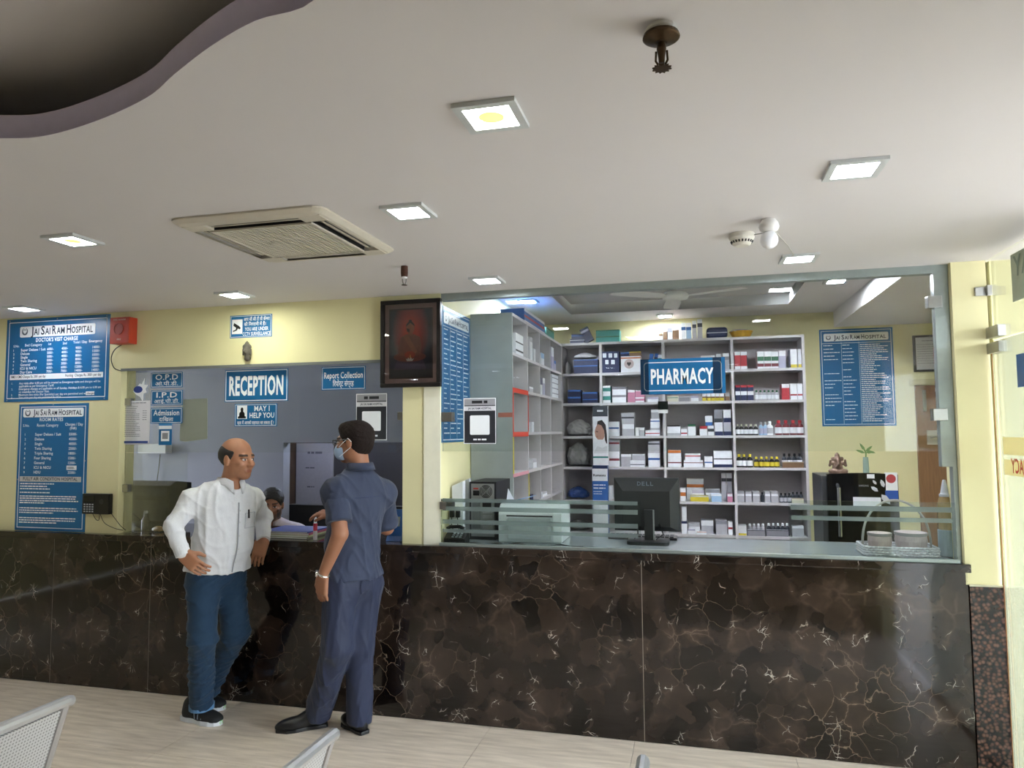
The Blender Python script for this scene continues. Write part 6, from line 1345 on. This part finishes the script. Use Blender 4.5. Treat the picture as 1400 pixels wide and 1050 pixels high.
def torso(c_pel, c_neck, shL, shR, f, w=1.0, belly=1.0, g=0.0):
    R = basis(f); c_pel, c_neck = np.asarray(c_pel, float), np.asarray(c_neck, float); ax = c_neck-c_pel
    m = lambda t, fo=0.0: c_pel+ax*t+R[:, 1]*fo
    return [('+', ('e', m(.70, .005), (.165*w+g, .112*w+g, .185+g), R), 0), ('+', ('e', m(.34, .022*belly), (.152*w*belly+g, .118*belly+g, .17+g), R), .06), ('+', ('e', m(.04), (.160*w+g, .112+g, .12+g), R), .05),
            ('+', ('c', c_neck-ax*.055, shL, .060+g, .058+g), .05), ('+', ('c', c_neck-ax*.055, shR, .060+g, .058+g), .05)]
def shoe(parent, heel, toe, w, mat, solemat, top=.075, sole=.022, pointy=False, label=None, nm='shoe', extra=None):
    heel, toe = np.array((heel[0], heel[1], 0.0)), np.array((toe[0], toe[1], 0.0)); d = toe-heel; L = np.linalg.norm(d); d /= L; s = np.array((d[1], -d[0], 0)); R = np.stack([s, d, np.array((0, 0, 1.0))], 1)
    P = lambda a, z, b=0.0: heel+d*L*a+s*b+np.array((0, 0, z))
    pr = [('+', ('e', P(.20, .045), (w*.40, L*.20, .050), R), 0), ('+', ('e', P(.62, .036), (w*.50, L*.30, .038), R), .03), ('+', ('e', P(.86 if pointy else .84, .030), (w*(.30 if pointy else .42), L*.16, .026), R), .02), ('+', ('c', P(.42, .06), P(.20, top+.02), .036, .040), .03), ('&', ('p', P(0, sole*.7), (0, 0, -1)), 0)]
    o = sdf_obj(nm, pr, .005, mat, parent, it=2, label=label)
    out = [(0.0, .25), (.04, .34), (.20, .40), (.42, .38), (.62, .50), (.80, .46), (.92, .34 if not pointy else .24), (1.0, .10)]
    poly = [(b*w, a*L) for a, b in out]+[(-b*w, a*L) for a, b in reversed(out)]
    sl = MB().prism(poly, (tuple(heel+np.array((0, 0, .0006))), tuple(s), tuple(d), (0, 0, 1)), 0, sole).build('sole', solemat, o, bevel=.003)
    return o, P, R, L
def collar(parent, c, R, r0, mat, h=.040, gap=.55, pts=.055):
    """folded shirt collar: band round the neck, falling outwards, with two points in front"""
    V = []; n = 26; c = np.asarray(c, float)
    for i in range(n+1):
        t = -math.pi/2-(-1+2*i/n)*(math.pi-gap*.5)            # starts and ends near the front
        e = abs(-1+2*i/n); dirv = R[:, 0]*math.cos(t)*1.0+R[:, 1]*math.sin(t)*1.05
        dr = (0.0 if e < .8 else (e-.8)/.2)
        V += [tuple(c+dirv*r0+R[:, 2]*(h*.55-.035*dr*.6)), tuple(c+dirv*(r0+.004)+R[:, 2]*(h*.62-.035*dr*.6)), tuple(c+dirv*(r0+.018+.014*dr)+R[:, 2]*(-h*.25-pts*dr)), tuple(c+dirv*(r0+.012+.012*dr)+R[:, 2]*(-h*.30-pts*dr))]
    F = []
    for i in range(n):
        a, b = 4*i, 4*i+4; F += [(a+k, b+k, b+(k+1) % 4, a+(k+1) % 4) for k in range(4)]
    F += [(0, 1, 2, 3), (4*n+3, 4*n+2, 4*n+1, 4*n)]
    return MB().add(V, F).build('collar', mat, parent, smooth=True)
HB = .0045
J = lambda px, py, Y: at(px, py, 'Y', Y)
# ------------------------------------------------------------------ man in the white shirt
pw = thing('person', 'balding man in white shirt and blue jeans leaning on the reception counter', 'person', (-2.45, -.27, 0), 'people at the hospital counter')
f_t = nrm((.90, -.43, 0)); Rt = basis(f_t)
hc = J(325, 627, -.30); fh = nrm((.99, -.16, -.06)); Rh = basis(fh)
neck = J(314, 668, -.30); pel = J(297, 778, -.30)
shR, shL = J(264, 684, -.44), J(345, 682, -.14)
elR, wrR = J(237, 719, -.55), J(250, 757, -.55)
elL, wrL = J(359, 707, .03), J(360, 737, -.075)
hpR, hpL = J(278, 792, -.385), J(314, 792, -.22)
knR, knL = J(277, 874, -.45), J(322, 866, -.25)
anR = np.array((-2.50, -.31, .10)); anL = np.array((-2.60, -.125, .10))
hp, gH = head_prims(hc, Rh, 1.02, neck, 1.1)
dL = nrm(J(350, 770, -.10)-wrL); dR = nrm(J(277, 783, -.53)-wrR)
body = torso(pel, neck, shL, shR, f_t, 1.0, 1.12) + [('+', ('c', shR, elR, .046, .040), .03), ('+', ('c', elR, wrR, .040, .027), .01), ('+', ('c', shL, elL, .046, .040), .03), ('+', ('c', elL, wrL, .040, .027), .01),
        ('+', ('c', hpR, knR, .078, .055), .03), ('+', ('c', knR, anR, .055, .038), .02), ('+', ('c', hpL, knL, .078, .055), .03), ('+', ('c', knL, anL, .055, .038), .02),
        ('+', ('c', anR, anR+np.array((.05, .0, -.065)), .036, .022), .01), ('+', ('c', anL, anL+np.array((.05, .0, -.065)), .036, .022), .01)] + hp + hand(wrL, dL, nrm((-.3, .9, .0)), (-1, -.4, .0), .35, 1.08) + hand(wrR, dR, nrm((.2, .9, -.3)), (.3, .1, .9), .45, 1.08)
sdf_obj('body', body, HB, SKINM, pw, color=face_color(hc, Rh, 1.02, '#a97658', .10), it=1)
# ring of hair round a bald crown
hr = [('+', ('e', gH(0, -.024, .022), np.array((.081, .098, .082))*1.02, Rh), 0), ('&', ('p', gH(0, .035, 0), Rh[:, 1]), .006), ('&', ('p', gH(0, -.02, .066), nrm(Rh[:, 2]+Rh[:, 1]*.35)), .01), ('&', ('p', gH(0, -.02, -.062), nrm(-Rh[:, 2]+Rh[:, 1]*.55)), .006),
      ('-', ('e', gH(0, .055, -.02), np.array((.12, .045, .07)), Rh), .006), ('-', ('e', gH(.086, -.004, -.012), np.array((.016, .022, .034)), Rh), .004), ('-', ('e', gH(-.086, -.004, -.012), np.array((.016, .022, .034)), Rh), .004)]
sdf_obj('hair', hr, .004, M('#1b1614', .6, noise=.3, scale=120, bump=.001), pw, disp=folds(5, .0015, (120, 120, 60)))
SHW = cloth('#d9dadc')
st_ = torso(pel, neck, shL, shR, f_t, 1.0, 1.10, .012) + [('+', ('c', shR, elR, .064, .052), .03), ('+', ('c', elR, wrR-(wrR-elR)*.04, .051, .038), .012), ('+', ('c', shL, elL, .064, .054), .03), ('+', ('c', elL, wrL+(elL-wrL)*.12, .056, .040), .02), ('+', ('e', pel+np.array((0, 0, .0)), (.176, .142, .10), Rt), .05)]
zh = float(J(297, 779, -.40)[2])
st_ += [('&', ('p', (float(pel[0]), float(pel[1]), zh-.012), nrm((-.12, .04, -1))), .004), ('-', ('e', neck+np.array((.03, -.012, .045)), (.060, .056, .075), Rt), .004)]
shirt = sdf_obj('shirt', st_, .0055, SHW, pw, disp=folds(3, .0095, (19, 19, 25)), it=1)
collar(shirt, neck+Rt[:, 2]*.040+Rt[:, 1]*.006, Rt, .066, SHW, .044)
# placket, buttons, cuffs, pocket with pen
axv = neck-pel
def surf(t, side, out):
    """point on the front of the torso at height t, side offset in metres"""
    return pel+axv*t+Rt[:, 0]*side+Rt[:, 1]*out
def march(t, side, prims=st_):
    """walk from outside to the shirt surface along the facing direction"""
    o = pel+axv*t+Rt[:, 0]*side; lo, hi = .0, .30
    for _ in range(22):
        m = (lo+hi)/2; P = (o+Rt[:, 1]*m)[None]; d = 9.0*np.ones(1)
        for op, p, k in prims:
            if op == '+': d = smin(d, _d(p, P), k)
        if d[0] < 0: lo = m
        else: hi = m
    return o+Rt[:, 1]*(lo+.004)
pl = [march(t, -.006) for t in np.linspace(.0, .84, 16)]
MB().tube([tuple(q) for q in pl], [.0032]*16, 6).build('placket', M('#9fa2a8', .8), shirt)
for t in (.12, .28, .44, .60, .74):
    q = march(t, -.012); MB().cyl(tuple(q), tuple(q+Rt[:, 1]*.003), .005, n=10).build('button', M('#c9c9c6', .3), shirt)
pk = [march(t, s) for t, s in ((.52, -.05), (.52, -.13), (.70, -.13), (.70, -.05))]
MB().tube([tuple(q) for q in pk], .0022, 5, closed=True).build('pocket_seam', M('#b9bbc0', .8), shirt)
q = march(.70, -.075); MB().cyl(tuple(q+np.array((0, 0, .02))), tuple(q+np.array((0, 0, -.03))+Rt[:, 1]*.003), .0045, n=8).build('pen', BLACK, shirt)
for a, b in ((elR, wrR), (elL, wrL)):
    d = nrm(b-a); b2 = b-(b-a)*.05; MB().cyl(tuple(b2-d*.035), tuple(b2+d*.018), .042, .040, n=18).build('cuff', SHW, shirt, smooth=False)
JN = cloth('#20384f', .8, 90)
zt2 = float(pel[2])+.07
jr = [('+', ('e', pel+np.array((0, 0, -.01)), (.160, .116, .125), Rt), 0), ('+', ('c', hpR, knR, .096, .074), .05), ('+', ('c', knR, anR+np.array((0, 0, -.02)), .072, .066), .03), ('+', ('c', hpL, knL, .094, .074), .05), ('+', ('c', knL, anL+np.array((0, 0, .0)), .072, .062), .03), ('&', ('p', (0, 0, .062), (0, 0, -1)), .003), ('&', ('p', (0, 0, zt2), (0, 0, 1)), .003)]
jeans = sdf_obj('jeans', jr, .0055, JN, pw, disp=folds(8, .009, (16, 16, 34)), it=1)
for a, h0 in ((anR, .066), (anL, .078)): MB().lathe((a[0]+.004, a[1], h0), [(.064, 0), (.069, .004), (.069, .036), (.064, .040)], 20).build('turned_cuff', cloth('#5f86ab', .8, 90), jeans)
BLK = M('#101113', .7, noise=.2, scale=60, bump=.001); SOLW = M('#d5d8dc', .5)
for hl, to, lb in (((-2.625, -.300), (-2.345, -.335), 'black running shoe with white sole, front foot'), ((-2.735, -.115), (-2.47, -.135), 'black running shoe with white sole, rear foot')):
    o, P, R, L = shoe(pw, hl, to, .104, BLK, SOLW, label=lb, nm='running_shoe', sole=.026)
    for k in range(3): MB().tube([tuple(P(.40+.10*k, .070-.008*k, .018)), tuple(P(.44+.10*k, .066-.010*k, .046)), tuple(P(.48+.08*k, .035, .053))], .003, 5).build('side_stripe', M('#6d737b', .5), o)
    for k in range(4): MB().tube([tuple(P(.48+.07*k, .082-.007*k, -.016)), tuple(P(.50+.07*k, .085-.008*k, .0)), tuple(P(.48+.07*k, .082-.007*k, .016))], .0025, 5).build('lace', DKGREY, o)
    MB().cyl(tuple(P(.965, .016)), tuple(P(1.0, .016)), .012, n=8).build('toe_tip', M('#7fd05a', .5), o)
# ------------------------------------------------------------------ man in the blue shirt
pb = thing('person', 'man in navy shirt and trousers wearing a face mask, seen from behind', 'person', (-1.58, -.28, 0), 'people at the hospital counter')
f_t = nrm((-.90, .43, 0)); Rt = basis(f_t)
hc = J(484, 604, -.28); fh = nrm((-.985, .02, -.04)); Rh = basis(fh)
neck = J(492, 650, -.28); pel = J(482, 790, -.28)
shL, shR = J(460, 672, -.43), J(524, 674, -.13)
elL, wrL = J(465, 730, -.50), J(441, 787, -.47)
elR, wrR = J(529, 722, -.01), J(455, 703, -.02)
hpL, hpR = J(464, 800, -.36), J(500, 800, -.20)
knL, knR = J(461, 885, -.40), J(491, 885, -.25)
anL = np.array((-1.795, -.228, .10)); anR = np.array((-1.545, -.225, .10))
hp, gB = head_prims(hc, Rh, 1.0, neck, 1.0)
body = torso(pel, neck, shL, shR, f_t, .98, 1.0) + [('+', ('c', shR, elR, .046, .040), .03), ('+', ('c', elR, wrR, .040, .027), .01), ('+', ('c', shL, elL, .046, .041), .03), ('+', ('c', elL, wrL, .043, .027), .01),
        ('+', ('c', hpR, knR, .078, .055), .03), ('+', ('c', knR, anR, .055, .038), .02), ('+', ('c', hpL, knL, .078, .055), .03), ('+', ('c', knL, anL, .055, .038), .02),
        ('+', ('c', anR, anR+np.array((-.03, .02, -.065)), .034, .022), .01), ('+', ('c', anL, anL+np.array((-.04, -.03, -.065)), .034, .022), .01)] + hp + hand(wrL, J(439, 832, -.46)-wrL, nrm((.35, .93, .0)), (-.9, .4, 0), .5, 1.08) + hand(wrR, nrm((-1, .05, .05)), nrm((0, .3, -1)), (0, -.4, .8), .5, 1.0)
sdf_obj('body', body, HB, SKINM, pb, color=face_color(hc, Rh, 1.0, '#9c6b50', .1), it=1)
hr = [('+', ('e', gB(0, -.020, .034), np.array((.082, .104, .088)), Rh), 0), ('+', ('e', gB(0, -.045, -.01), np.array((.072, .068, .075)), Rh), .02), ('+', ('e', gB(0, .045, .082), np.array((.055, .035, .028)), Rh), .03),
      ('-', ('e', gB(0, .105, -.03), np.array((.12, .085, .095)), Rh), .008), ('&', ('p', gB(0, -.06, -.070), nrm(-Rh[:, 2]+Rh[:, 1]*.25)), .006), ('-', ('e', gB(.088, .0, -.016), np.array((.020, .022, .036)), Rh), .004), ('-', ('e', gB(-.088, .0, -.016), np.array((.020, .022, .036)), Rh), .004), ('-', ('e', gB(0, .03, -.06), np.array((.11, .05, .06)), Rh), .008)]
sdf_obj('hair', hr, .004, M('#211815', .8, noise=.4, scale=150, bump=.003, spec=.2), pb, disp=folds(6, .003, (110, 110, 110)))
mk_ = sdf_obj('face_mask', [('+', ('e', gB(0, .052, -.052), np.array((.066, .066, .056)), Rh), 0), ('-', ('p', gB(0, .02, 0), Rh[:, 1]), .004), ('-', ('e', gB(0, .045, -.052), np.array((.058, .056, .052)), Rh), .002)], .004, M('#9fb6d2', .8, noise=.05, bump=.0008, scale=50), pb)
for s in (-1, 1):
    MB().tube([tuple(gB(s*.060, .062, -.025)), tuple(gB(s*.078, .03, -.005)), tuple(gB(s*.083, -.008, .020)), tuple(gB(s*.080, -.026, .0))], .002, 5).build('mask_strap', M('#dfe3e8', .6), mk_)
    MB().tube([tuple(gB(s*.056, .062, -.080)), tuple(gB(s*.076, .01, -.05)), tuple(gB(s*.082, -.02, -.032))], .002, 5).build('mask_strap', M('#dfe3e8', .6), mk_)
gl_ = MB().tube([tuple(gB(.033+.021*math.cos(t), .106-.004*abs(math.cos(t)), .002+.016*math.sin(t))) for t in np.linspace(0, 6.283, 17)[:-1]], .003, 5, closed=True).build('spectacles', BLACK, pb)
MB().tube([tuple(gB(-.033+.021*math.cos(t), .106-.004*abs(math.cos(t)), .002+.016*math.sin(t))) for t in np.linspace(0, 6.283, 17)[:-1]], .002, 5, closed=True).build('lens_rim', BLACK, gl_)
MB().tube([tuple(gB(-.012, .107, .006)), tuple(gB(0, .110, .009)), tuple(gB(.012, .107, .006))], .002, 5).build('bridge', BLACK, gl_)
for s in (-1, 1): MB().tube([tuple(gB(s*.054, .104, .010)), tuple(gB(s*.074, .055, .012)), tuple(gB(s*.083, -.005, .014)), tuple(gB(s*.080, -.022, -.004))], .0032, 5).build('temple', BLACK, gl_)
NV = cloth('#353c50', .75); NT = cloth('#2a3046', .6)
slL, slR = shL+(elL-shL)*.70, shR+(elR-shR)*.85
st_ = torso(pel, neck, shL, shR, f_t, .98, 1.02, .016) + [('+', ('c', shR, slR, .068, .072), .04), ('+', ('c', shL, slL, .068, .076), .04), ('+', ('e', pel+np.array((0, 0, -.02)), (.172, .130, .10), Rt), .05)]
zh = float(J(482, 795, -.38)[2])
dL_, dR_ = nrm(elL-shL), nrm(elR-shR)
st_ += [('&', ('p', (0, 0, zh), (0, 0, -1)), .004)]
shirt = sdf_obj('shirt', [q for q in st_[:5]]+[('+', ('e', pel+np.array((0, 0, -.02)), (.172, .130, .10), Rt), .05), ('+', ('c', shR, shR+dR_*.03, .066, .066), .04), ('+', ('c', shL, shL+dL_*.03, .066, .066), .04), ('&', ('p', (0, 0, zh), (0, 0, -1)), .004), ('-', ('e', neck+np.array((-.02, .01, .05)), (.056, .056, .075), Rt), .004)], .0055, NV, pb, disp=folds(13, .009, (28, 28, 12)), it=1)
for a, e, d in ((shL, slL, dL_), (shR, slR, dR_)):
    sdf_obj('sleeve', [('+', ('c', a-d*.01, e, .064, .070), 0), ('+', ('c', e, e+d*.05, .070, .074), .01), ('&', ('p', e+d*.012, d), .003)], .005, NV, shirt, disp=folds(21, .006, (30, 30, 24)), it=1)
collar(shirt, neck+np.array((0, 0, .044))-Rt[:, 1]*.004, Rt, .064, NV, .046)
def back(t, side):
    o = pel+(neck-pel)*t+Rt[:, 0]*side; lo, hi = .0, .3
    for _ in range(22):
        m = (lo+hi)/2; P = (o-Rt[:, 1]*m)[None]; d = 9.0*np.ones(1)
        for op, p, k in st_[:5]: d = smin(d, _d(p, P), k)
        if d[0] < 0: lo = m
        else: hi = m
    return o-Rt[:, 1]*(lo-.001)
MB().tube([tuple(back(.80, s)) for s in np.linspace(-.14, .14, 9)], .0022, 5).build('yoke_seam', M('#2c3450', .8), shirt)
tr_ = [('+', ('e', pel+np.array((0, 0, -.02)), (.160, .116, .13), Rt), 0), ('+', ('c', hpR, knR, .096, .078), .05), ('+', ('c', knR, anR+np.array((0, 0, -.03)), .076, .070), .03), ('+', ('c', hpL, knL, .096, .080), .05), ('+', ('c', knL, anL+np.array((0, 0, -.02)), .078, .074), .03), ('&', ('p', (0, 0, .040), (0, 0, -1)), .003), ('&', ('p', (0, 0, float(pel[2])+.06), (0, 0, 1)), .003)]
sdf_obj('trousers', tr_, .0055, NT, pb, disp=folds(17, .009, (28, 28, 7)), it=1)
LEA = M('#0f0f11', .3, noise=.15, scale=40)
shoe(pb, (-1.755, -.195), (-1.985, -.355), .094, LEA, BLACK, pointy=True, nm='leather_shoe', label='black slip-on leather shoe pointing left', sole=.018, top=.07)
shoe(pb, (-1.49, -.262), (-1.69, -.135), .094, LEA, BLACK, pointy=True, nm='leather_shoe', label='black slip-on leather shoe pointing at the counter', sole=.018, top=.07)
d = nrm(wrL-elL); wc = wrL-d*.012; u = nrm(np.cross(d, (0, 0, 1))); v = np.cross(d, u)
wt = thing('wristwatch', None, None, (0, 0, 0)) if False else MB().tube([tuple(wc+(u*math.cos(t)+v*math.sin(t))*.031) for t in np.linspace(0, 6.283, 25)[:-1]], .0065, 6, closed=True).build('watch_strap', M('#c9c6bd', .25, .8), pb, label='silver metal wristwatch')
q = wc+nrm(np.array((-.75, -.5, .1)))*.036; n_ = nrm(np.array((-.75, -.5, .1))); MB().cyl(tuple(q-n_*.004), tuple(q+n_*.005), .018, n=18).build('watch_case', M('#d6d6d2', .2, .8), wt)
# ------------------------------------------------------------------ receptionist
ps_ = thing('person', 'bearded receptionist seated behind the glass in a pale shirt', 'person', (-2.76, .85, 0), 'people at the hospital counter')
hc = J(372, 690, .75); fh = nrm((.42, -.90, -.12)); Rh = basis(fh); f_t = nrm((.35, -.94, 0)); Rt = basis(f_t)
neck = hc+np.array((-.02, .04, -.165)); pel = np.array((hc[0]-.04, .90, .52))
shL, shR = neck+Rt[:, 0]*-.17+np.array((0, 0, -.055)), neck+Rt[:, 0]*.17+np.array((0, 0, -.055))
elL, elR = shL+np.array((.05, -.06, -.26)), shR+np.array((-.03, -.05, -.26)); wrL, wrR = elL+np.array((-.02, -.20, .04)), elR+np.array((.06, -.20, .03))
hpL, hpR = pel-Rt[:, 0]*.09, pel+Rt[:, 0]*.09; knL, knR = hpL+f_t*.22+np.array((0, 0, .0)), hpR+f_t*.22; anL, anR = knL+np.array((0, -.0, -.42)), knR+np.array((0, .0, -.42))
hp, gS = head_prims(hc, Rh, .98, neck, 1.08)
body = torso(pel, neck, shL, shR, f_t) + [('+', ('c', a, b, r0, r1), .02) for a, b, r0, r1 in ((shR, elR, .046, .04), (elR, wrR, .04, .027), (shL, elL, .046, .04), (elL, wrL, .04, .027), (hpL, knL, .078, .055), (hpR, knR, .078, .055), (knL, anL, .055, .04), (knR, anR, .055, .04), (anL, anL+f_t*.12+np.array((0, 0, -.05)), .035, .03), (anR, anR+f_t*.12+np.array((0, 0, -.05)), .035, .03))] + hp + hand(wrL, nrm((-.1, -1, .0)), (0, 0, -1), (1, 0, 0), .5) + hand(wrR, nrm((.1, -1, .0)), (0, 0, -1), (-1, 0, 0), .5)
sdf_obj('body', body, .006, SKINM, ps_, color=face_color(hc, Rh, .98, '#94644c', .75), it=1)
hr = [('+', ('e', gS(0, -.016, .040), np.array((.083, .104, .088)), Rh), 0), ('-', ('e', gS(0, .110, -.035), np.array((.11, .085, .100)), Rh), .008), ('&', ('p', gS(0, -.06, -.060), nrm(-Rh[:, 2]+Rh[:, 1]*.4)), .006), ('-', ('e', gS(.088, .0, -.016), np.array((.02, .022, .036)), Rh), .004), ('-', ('e', gS(-.088, .0, -.016), np.array((.02, .022, .036)), Rh), .004), ('-', ('e', gS(0, .03, -.06), np.array((.11, .05, .06)), Rh), .008)]
sdf_obj('hair', hr, .004, M('#15110f', .55, noise=.3, scale=120, bump=.0012), ps_, disp=folds(9, .003, (110, 110, 110)))
SP = cloth('#b9adb3')
sh_ = sdf_obj('shirt', torso(pel, neck, shL, shR, f_t, 1.0, 1.0, .014)+[('+', ('c', shR, elR, .062, .056), .04), ('+', ('c', shL, elL, .062, .056), .04), ('+', ('c', elR, elR+(wrR-elR)*.85, .054, .042), .02), ('+', ('c', elL, elL+(wrL-elL)*.85, .054, .042), .02), ('-', ('e', neck+np.array((.01, -.03, .05)), (.055, .055, .07), Rt), .004), ('&', ('p', pel+np.array((0, 0, -.03)), (0, 0, -1)), .004)], .006, SP, ps_, disp=folds(4, .008, (26, 26, 26)), it=1)
collar(sh_, neck+np.array((0, 0, .036)), Rt, .062, SP)
sdf_obj('trousers', [('+', ('e', pel+np.array((0, 0, -.01)), (.165, .13, .11), Rt), 0)]+[('+', ('c', a, b, r0, r1), .04) for a, b, r0, r1 in ((hpL, knL, .092, .075), (hpR, knR, .092, .075), (knL, anL, .072, .064), (knR, anR, .072, .064))]+[('&', ('p', (0, 0, .06), (0, 0, -1)), .003)], .008, cloth('#22252c'), ps_, it=1)
stl = thing('office_stool', 'black padded stool under the seated receptionist', 'stool', (float(pel[0]), .92, 0))
zs_ = float(pel[2])-.125
MB().lathe((float(pel[0]), .92, zs_-.06), [(.16, 0), (.18, .015), (.18, .045), (.16, .058)], 24).build('seat', BLACK, stl); MB().cyl((float(pel[0]), .92, .05), (float(pel[0]), .92, zs_-.06), .025).build('column', STEEL, stl); MB().lathe((float(pel[0]), .92, 0), [(.20, 0), (.20, .02), (.03, .05)], 20).build('base', DKGREY, stl)

# ================================================================== WAITING CHAIRS (near the viewer)
PERF = bpy.data.materials.new('perforated_steel'); PERF.use_nodes = True; t = PERF.node_tree; p = t.nodes['Principled BSDF']; p.inputs['Metallic'].default_value = .3; p.inputs['Roughness'].default_value = .45
co = t.nodes.new('ShaderNodeTexCoord'); vm = t.nodes.new('ShaderNodeVectorMath'); vm.operation = 'SCALE'; vm.inputs['Scale'].default_value = 95; t.links.new(co.outputs['Object'], vm.inputs[0])
fr_ = t.nodes.new('ShaderNodeVectorMath'); fr_.operation = 'FRACTION'; t.links.new(vm.outputs[0], fr_.inputs[0]); sb_ = t.nodes.new('ShaderNodeVectorMath'); sb_.operation = 'SUBTRACT'; sb_.inputs[1].default_value = (.5, .5, .5); t.links.new(fr_.outputs[0], sb_.inputs[0])
ml = t.nodes.new('ShaderNodeVectorMath'); ml.operation = 'MULTIPLY'; ml.inputs[1].default_value = (0, 1, 1); t.links.new(sb_.outputs[0], ml.inputs[0]); ln_ = t.nodes.new('ShaderNodeVectorMath'); ln_.operation = 'LENGTH'; t.links.new(ml.outputs[0], ln_.inputs[0])
mr_ = t.nodes.new('ShaderNodeMapRange'); mr_.inputs['From Min'].default_value = .22; mr_.inputs['From Max'].default_value = .30; t.links.new(ln_.outputs['Value'], mr_.inputs['Value'])
mx_ = t.nodes.new('ShaderNodeMix'); mx_.data_type = 'RGBA'; mx_.inputs['A'].default_value = lin('#8b8987'); mx_.inputs['B'].default_value = lin('#c9c8c6'); t.links.new(mr_.outputs[0], mx_.inputs['Factor']); t.links.new(mx_.outputs['Result'], p.inputs['Base Color'])
CHR = M('#c6c6c8', .28, .8, noise=.02, scale=8)
def waiting_chair(label, far, lean=1, n=1):
    """steel perforated chair; far = the far top corner of its backrest (x, y, z); the backrest runs towards the viewer along -Y"""
    x, y, z = far; t = thing('waiting_chair', label, 'chair', (x, y-.26, 0), 'steel waiting chairs'); W_ = .52
    dx = lean*.14                                              # backrest leans: top at x, bottom at x+dx
    def P(s, h, o=0.0): return (x+dx*(1-h)+o, y-W_*s, z-.42*(1-h))
    b = MB(); th = .012
    prof = [(0, .0), (.04, .05), (.5, .5), (.93, .95), (1.0, .985)]
    q = [P(s, h) for s in (.04, .96) for h in (.02, .98)]
    V = [P(.04, .03, -th/2), P(.96, .03, -th/2), P(.96, .97, -th/2), P(.04, .97, -th/2), P(.04, .03, th/2), P(.96, .03, th/2), P(.96, .97, th/2), P(.04, .97, th/2)]
    b.add(V, [(0, 3, 2, 1), (4, 5, 6, 7), (0, 1, 5, 4), (1, 2, 6, 5), (2, 3, 7, 6), (3, 0, 4, 7)]).build('backrest', PERF, t)
    MB().tube([P(-.03, 1.01), P(.0, 1.02), P(.5, 1.03), P(1.0, 1.02)], .017, 10).build('top_rail', CHR, t)
    for s in (.015, .985): MB().tube([P(s, 1.0), P(s, .5), P(s, .0)], .015, 8).build('back_post', CHR, t)
    zb = z-.42; xs = x+dx
    MB().add([(xs, y-.02, zb), (xs, y-W_+.02, zb), (xs+lean*.44, y-W_+.02, zb+.03), (xs+lean*.44, y-.02, zb+.03), (xs, y-.02, zb+.012), (xs, y-W_+.02, zb+.012), (xs+lean*.44, y-W_+.02, zb+.042), (xs+lean*.44, y-.02, zb+.042)], [(0, 3, 2, 1), (4, 5, 6, 7), (0, 1, 5, 4), (1, 2, 6, 5), (2, 3, 7, 6), (3, 0, 4, 7)]).build('seat', PERF, t)
    for s in (.01, .99):
        yy = y-W_*s
        MB().tube([(xs+lean*.02, yy, zb+.20), (xs+lean*.20, yy, zb+.22), (xs+lean*.40, yy, zb+.20), (xs+lean*.42, yy, zb+.03)], .016, 8).build('armrest', CHR, t)
        MB().tube([(xs+lean*.05, yy, zb), (xs+lean*.03, yy, zb*.5), (xs-lean*.02, yy, .012)], .016, 8).build('leg', CHR, t); MB().tube([(xs+lean*.40, yy, zb+.01), (xs+lean*.40, yy, zb*.5), (xs+lean*.44, yy, .012)], .016, 8).build('leg', CHR, t)
    return t
for px, py, lb, ln in ((91, 962, 'perforated steel waiting chair at the lower left corner', -1), (453, 1009, 'steel waiting chair whose rail tip shows below the man in navy', -1), (878, 1047, 'steel waiting chair just peeking in below the counter middle', -1)):
    q = at(px, py, 'Z', .80); waiting_chair(lb, tuple(float(a) for a in q), ln)
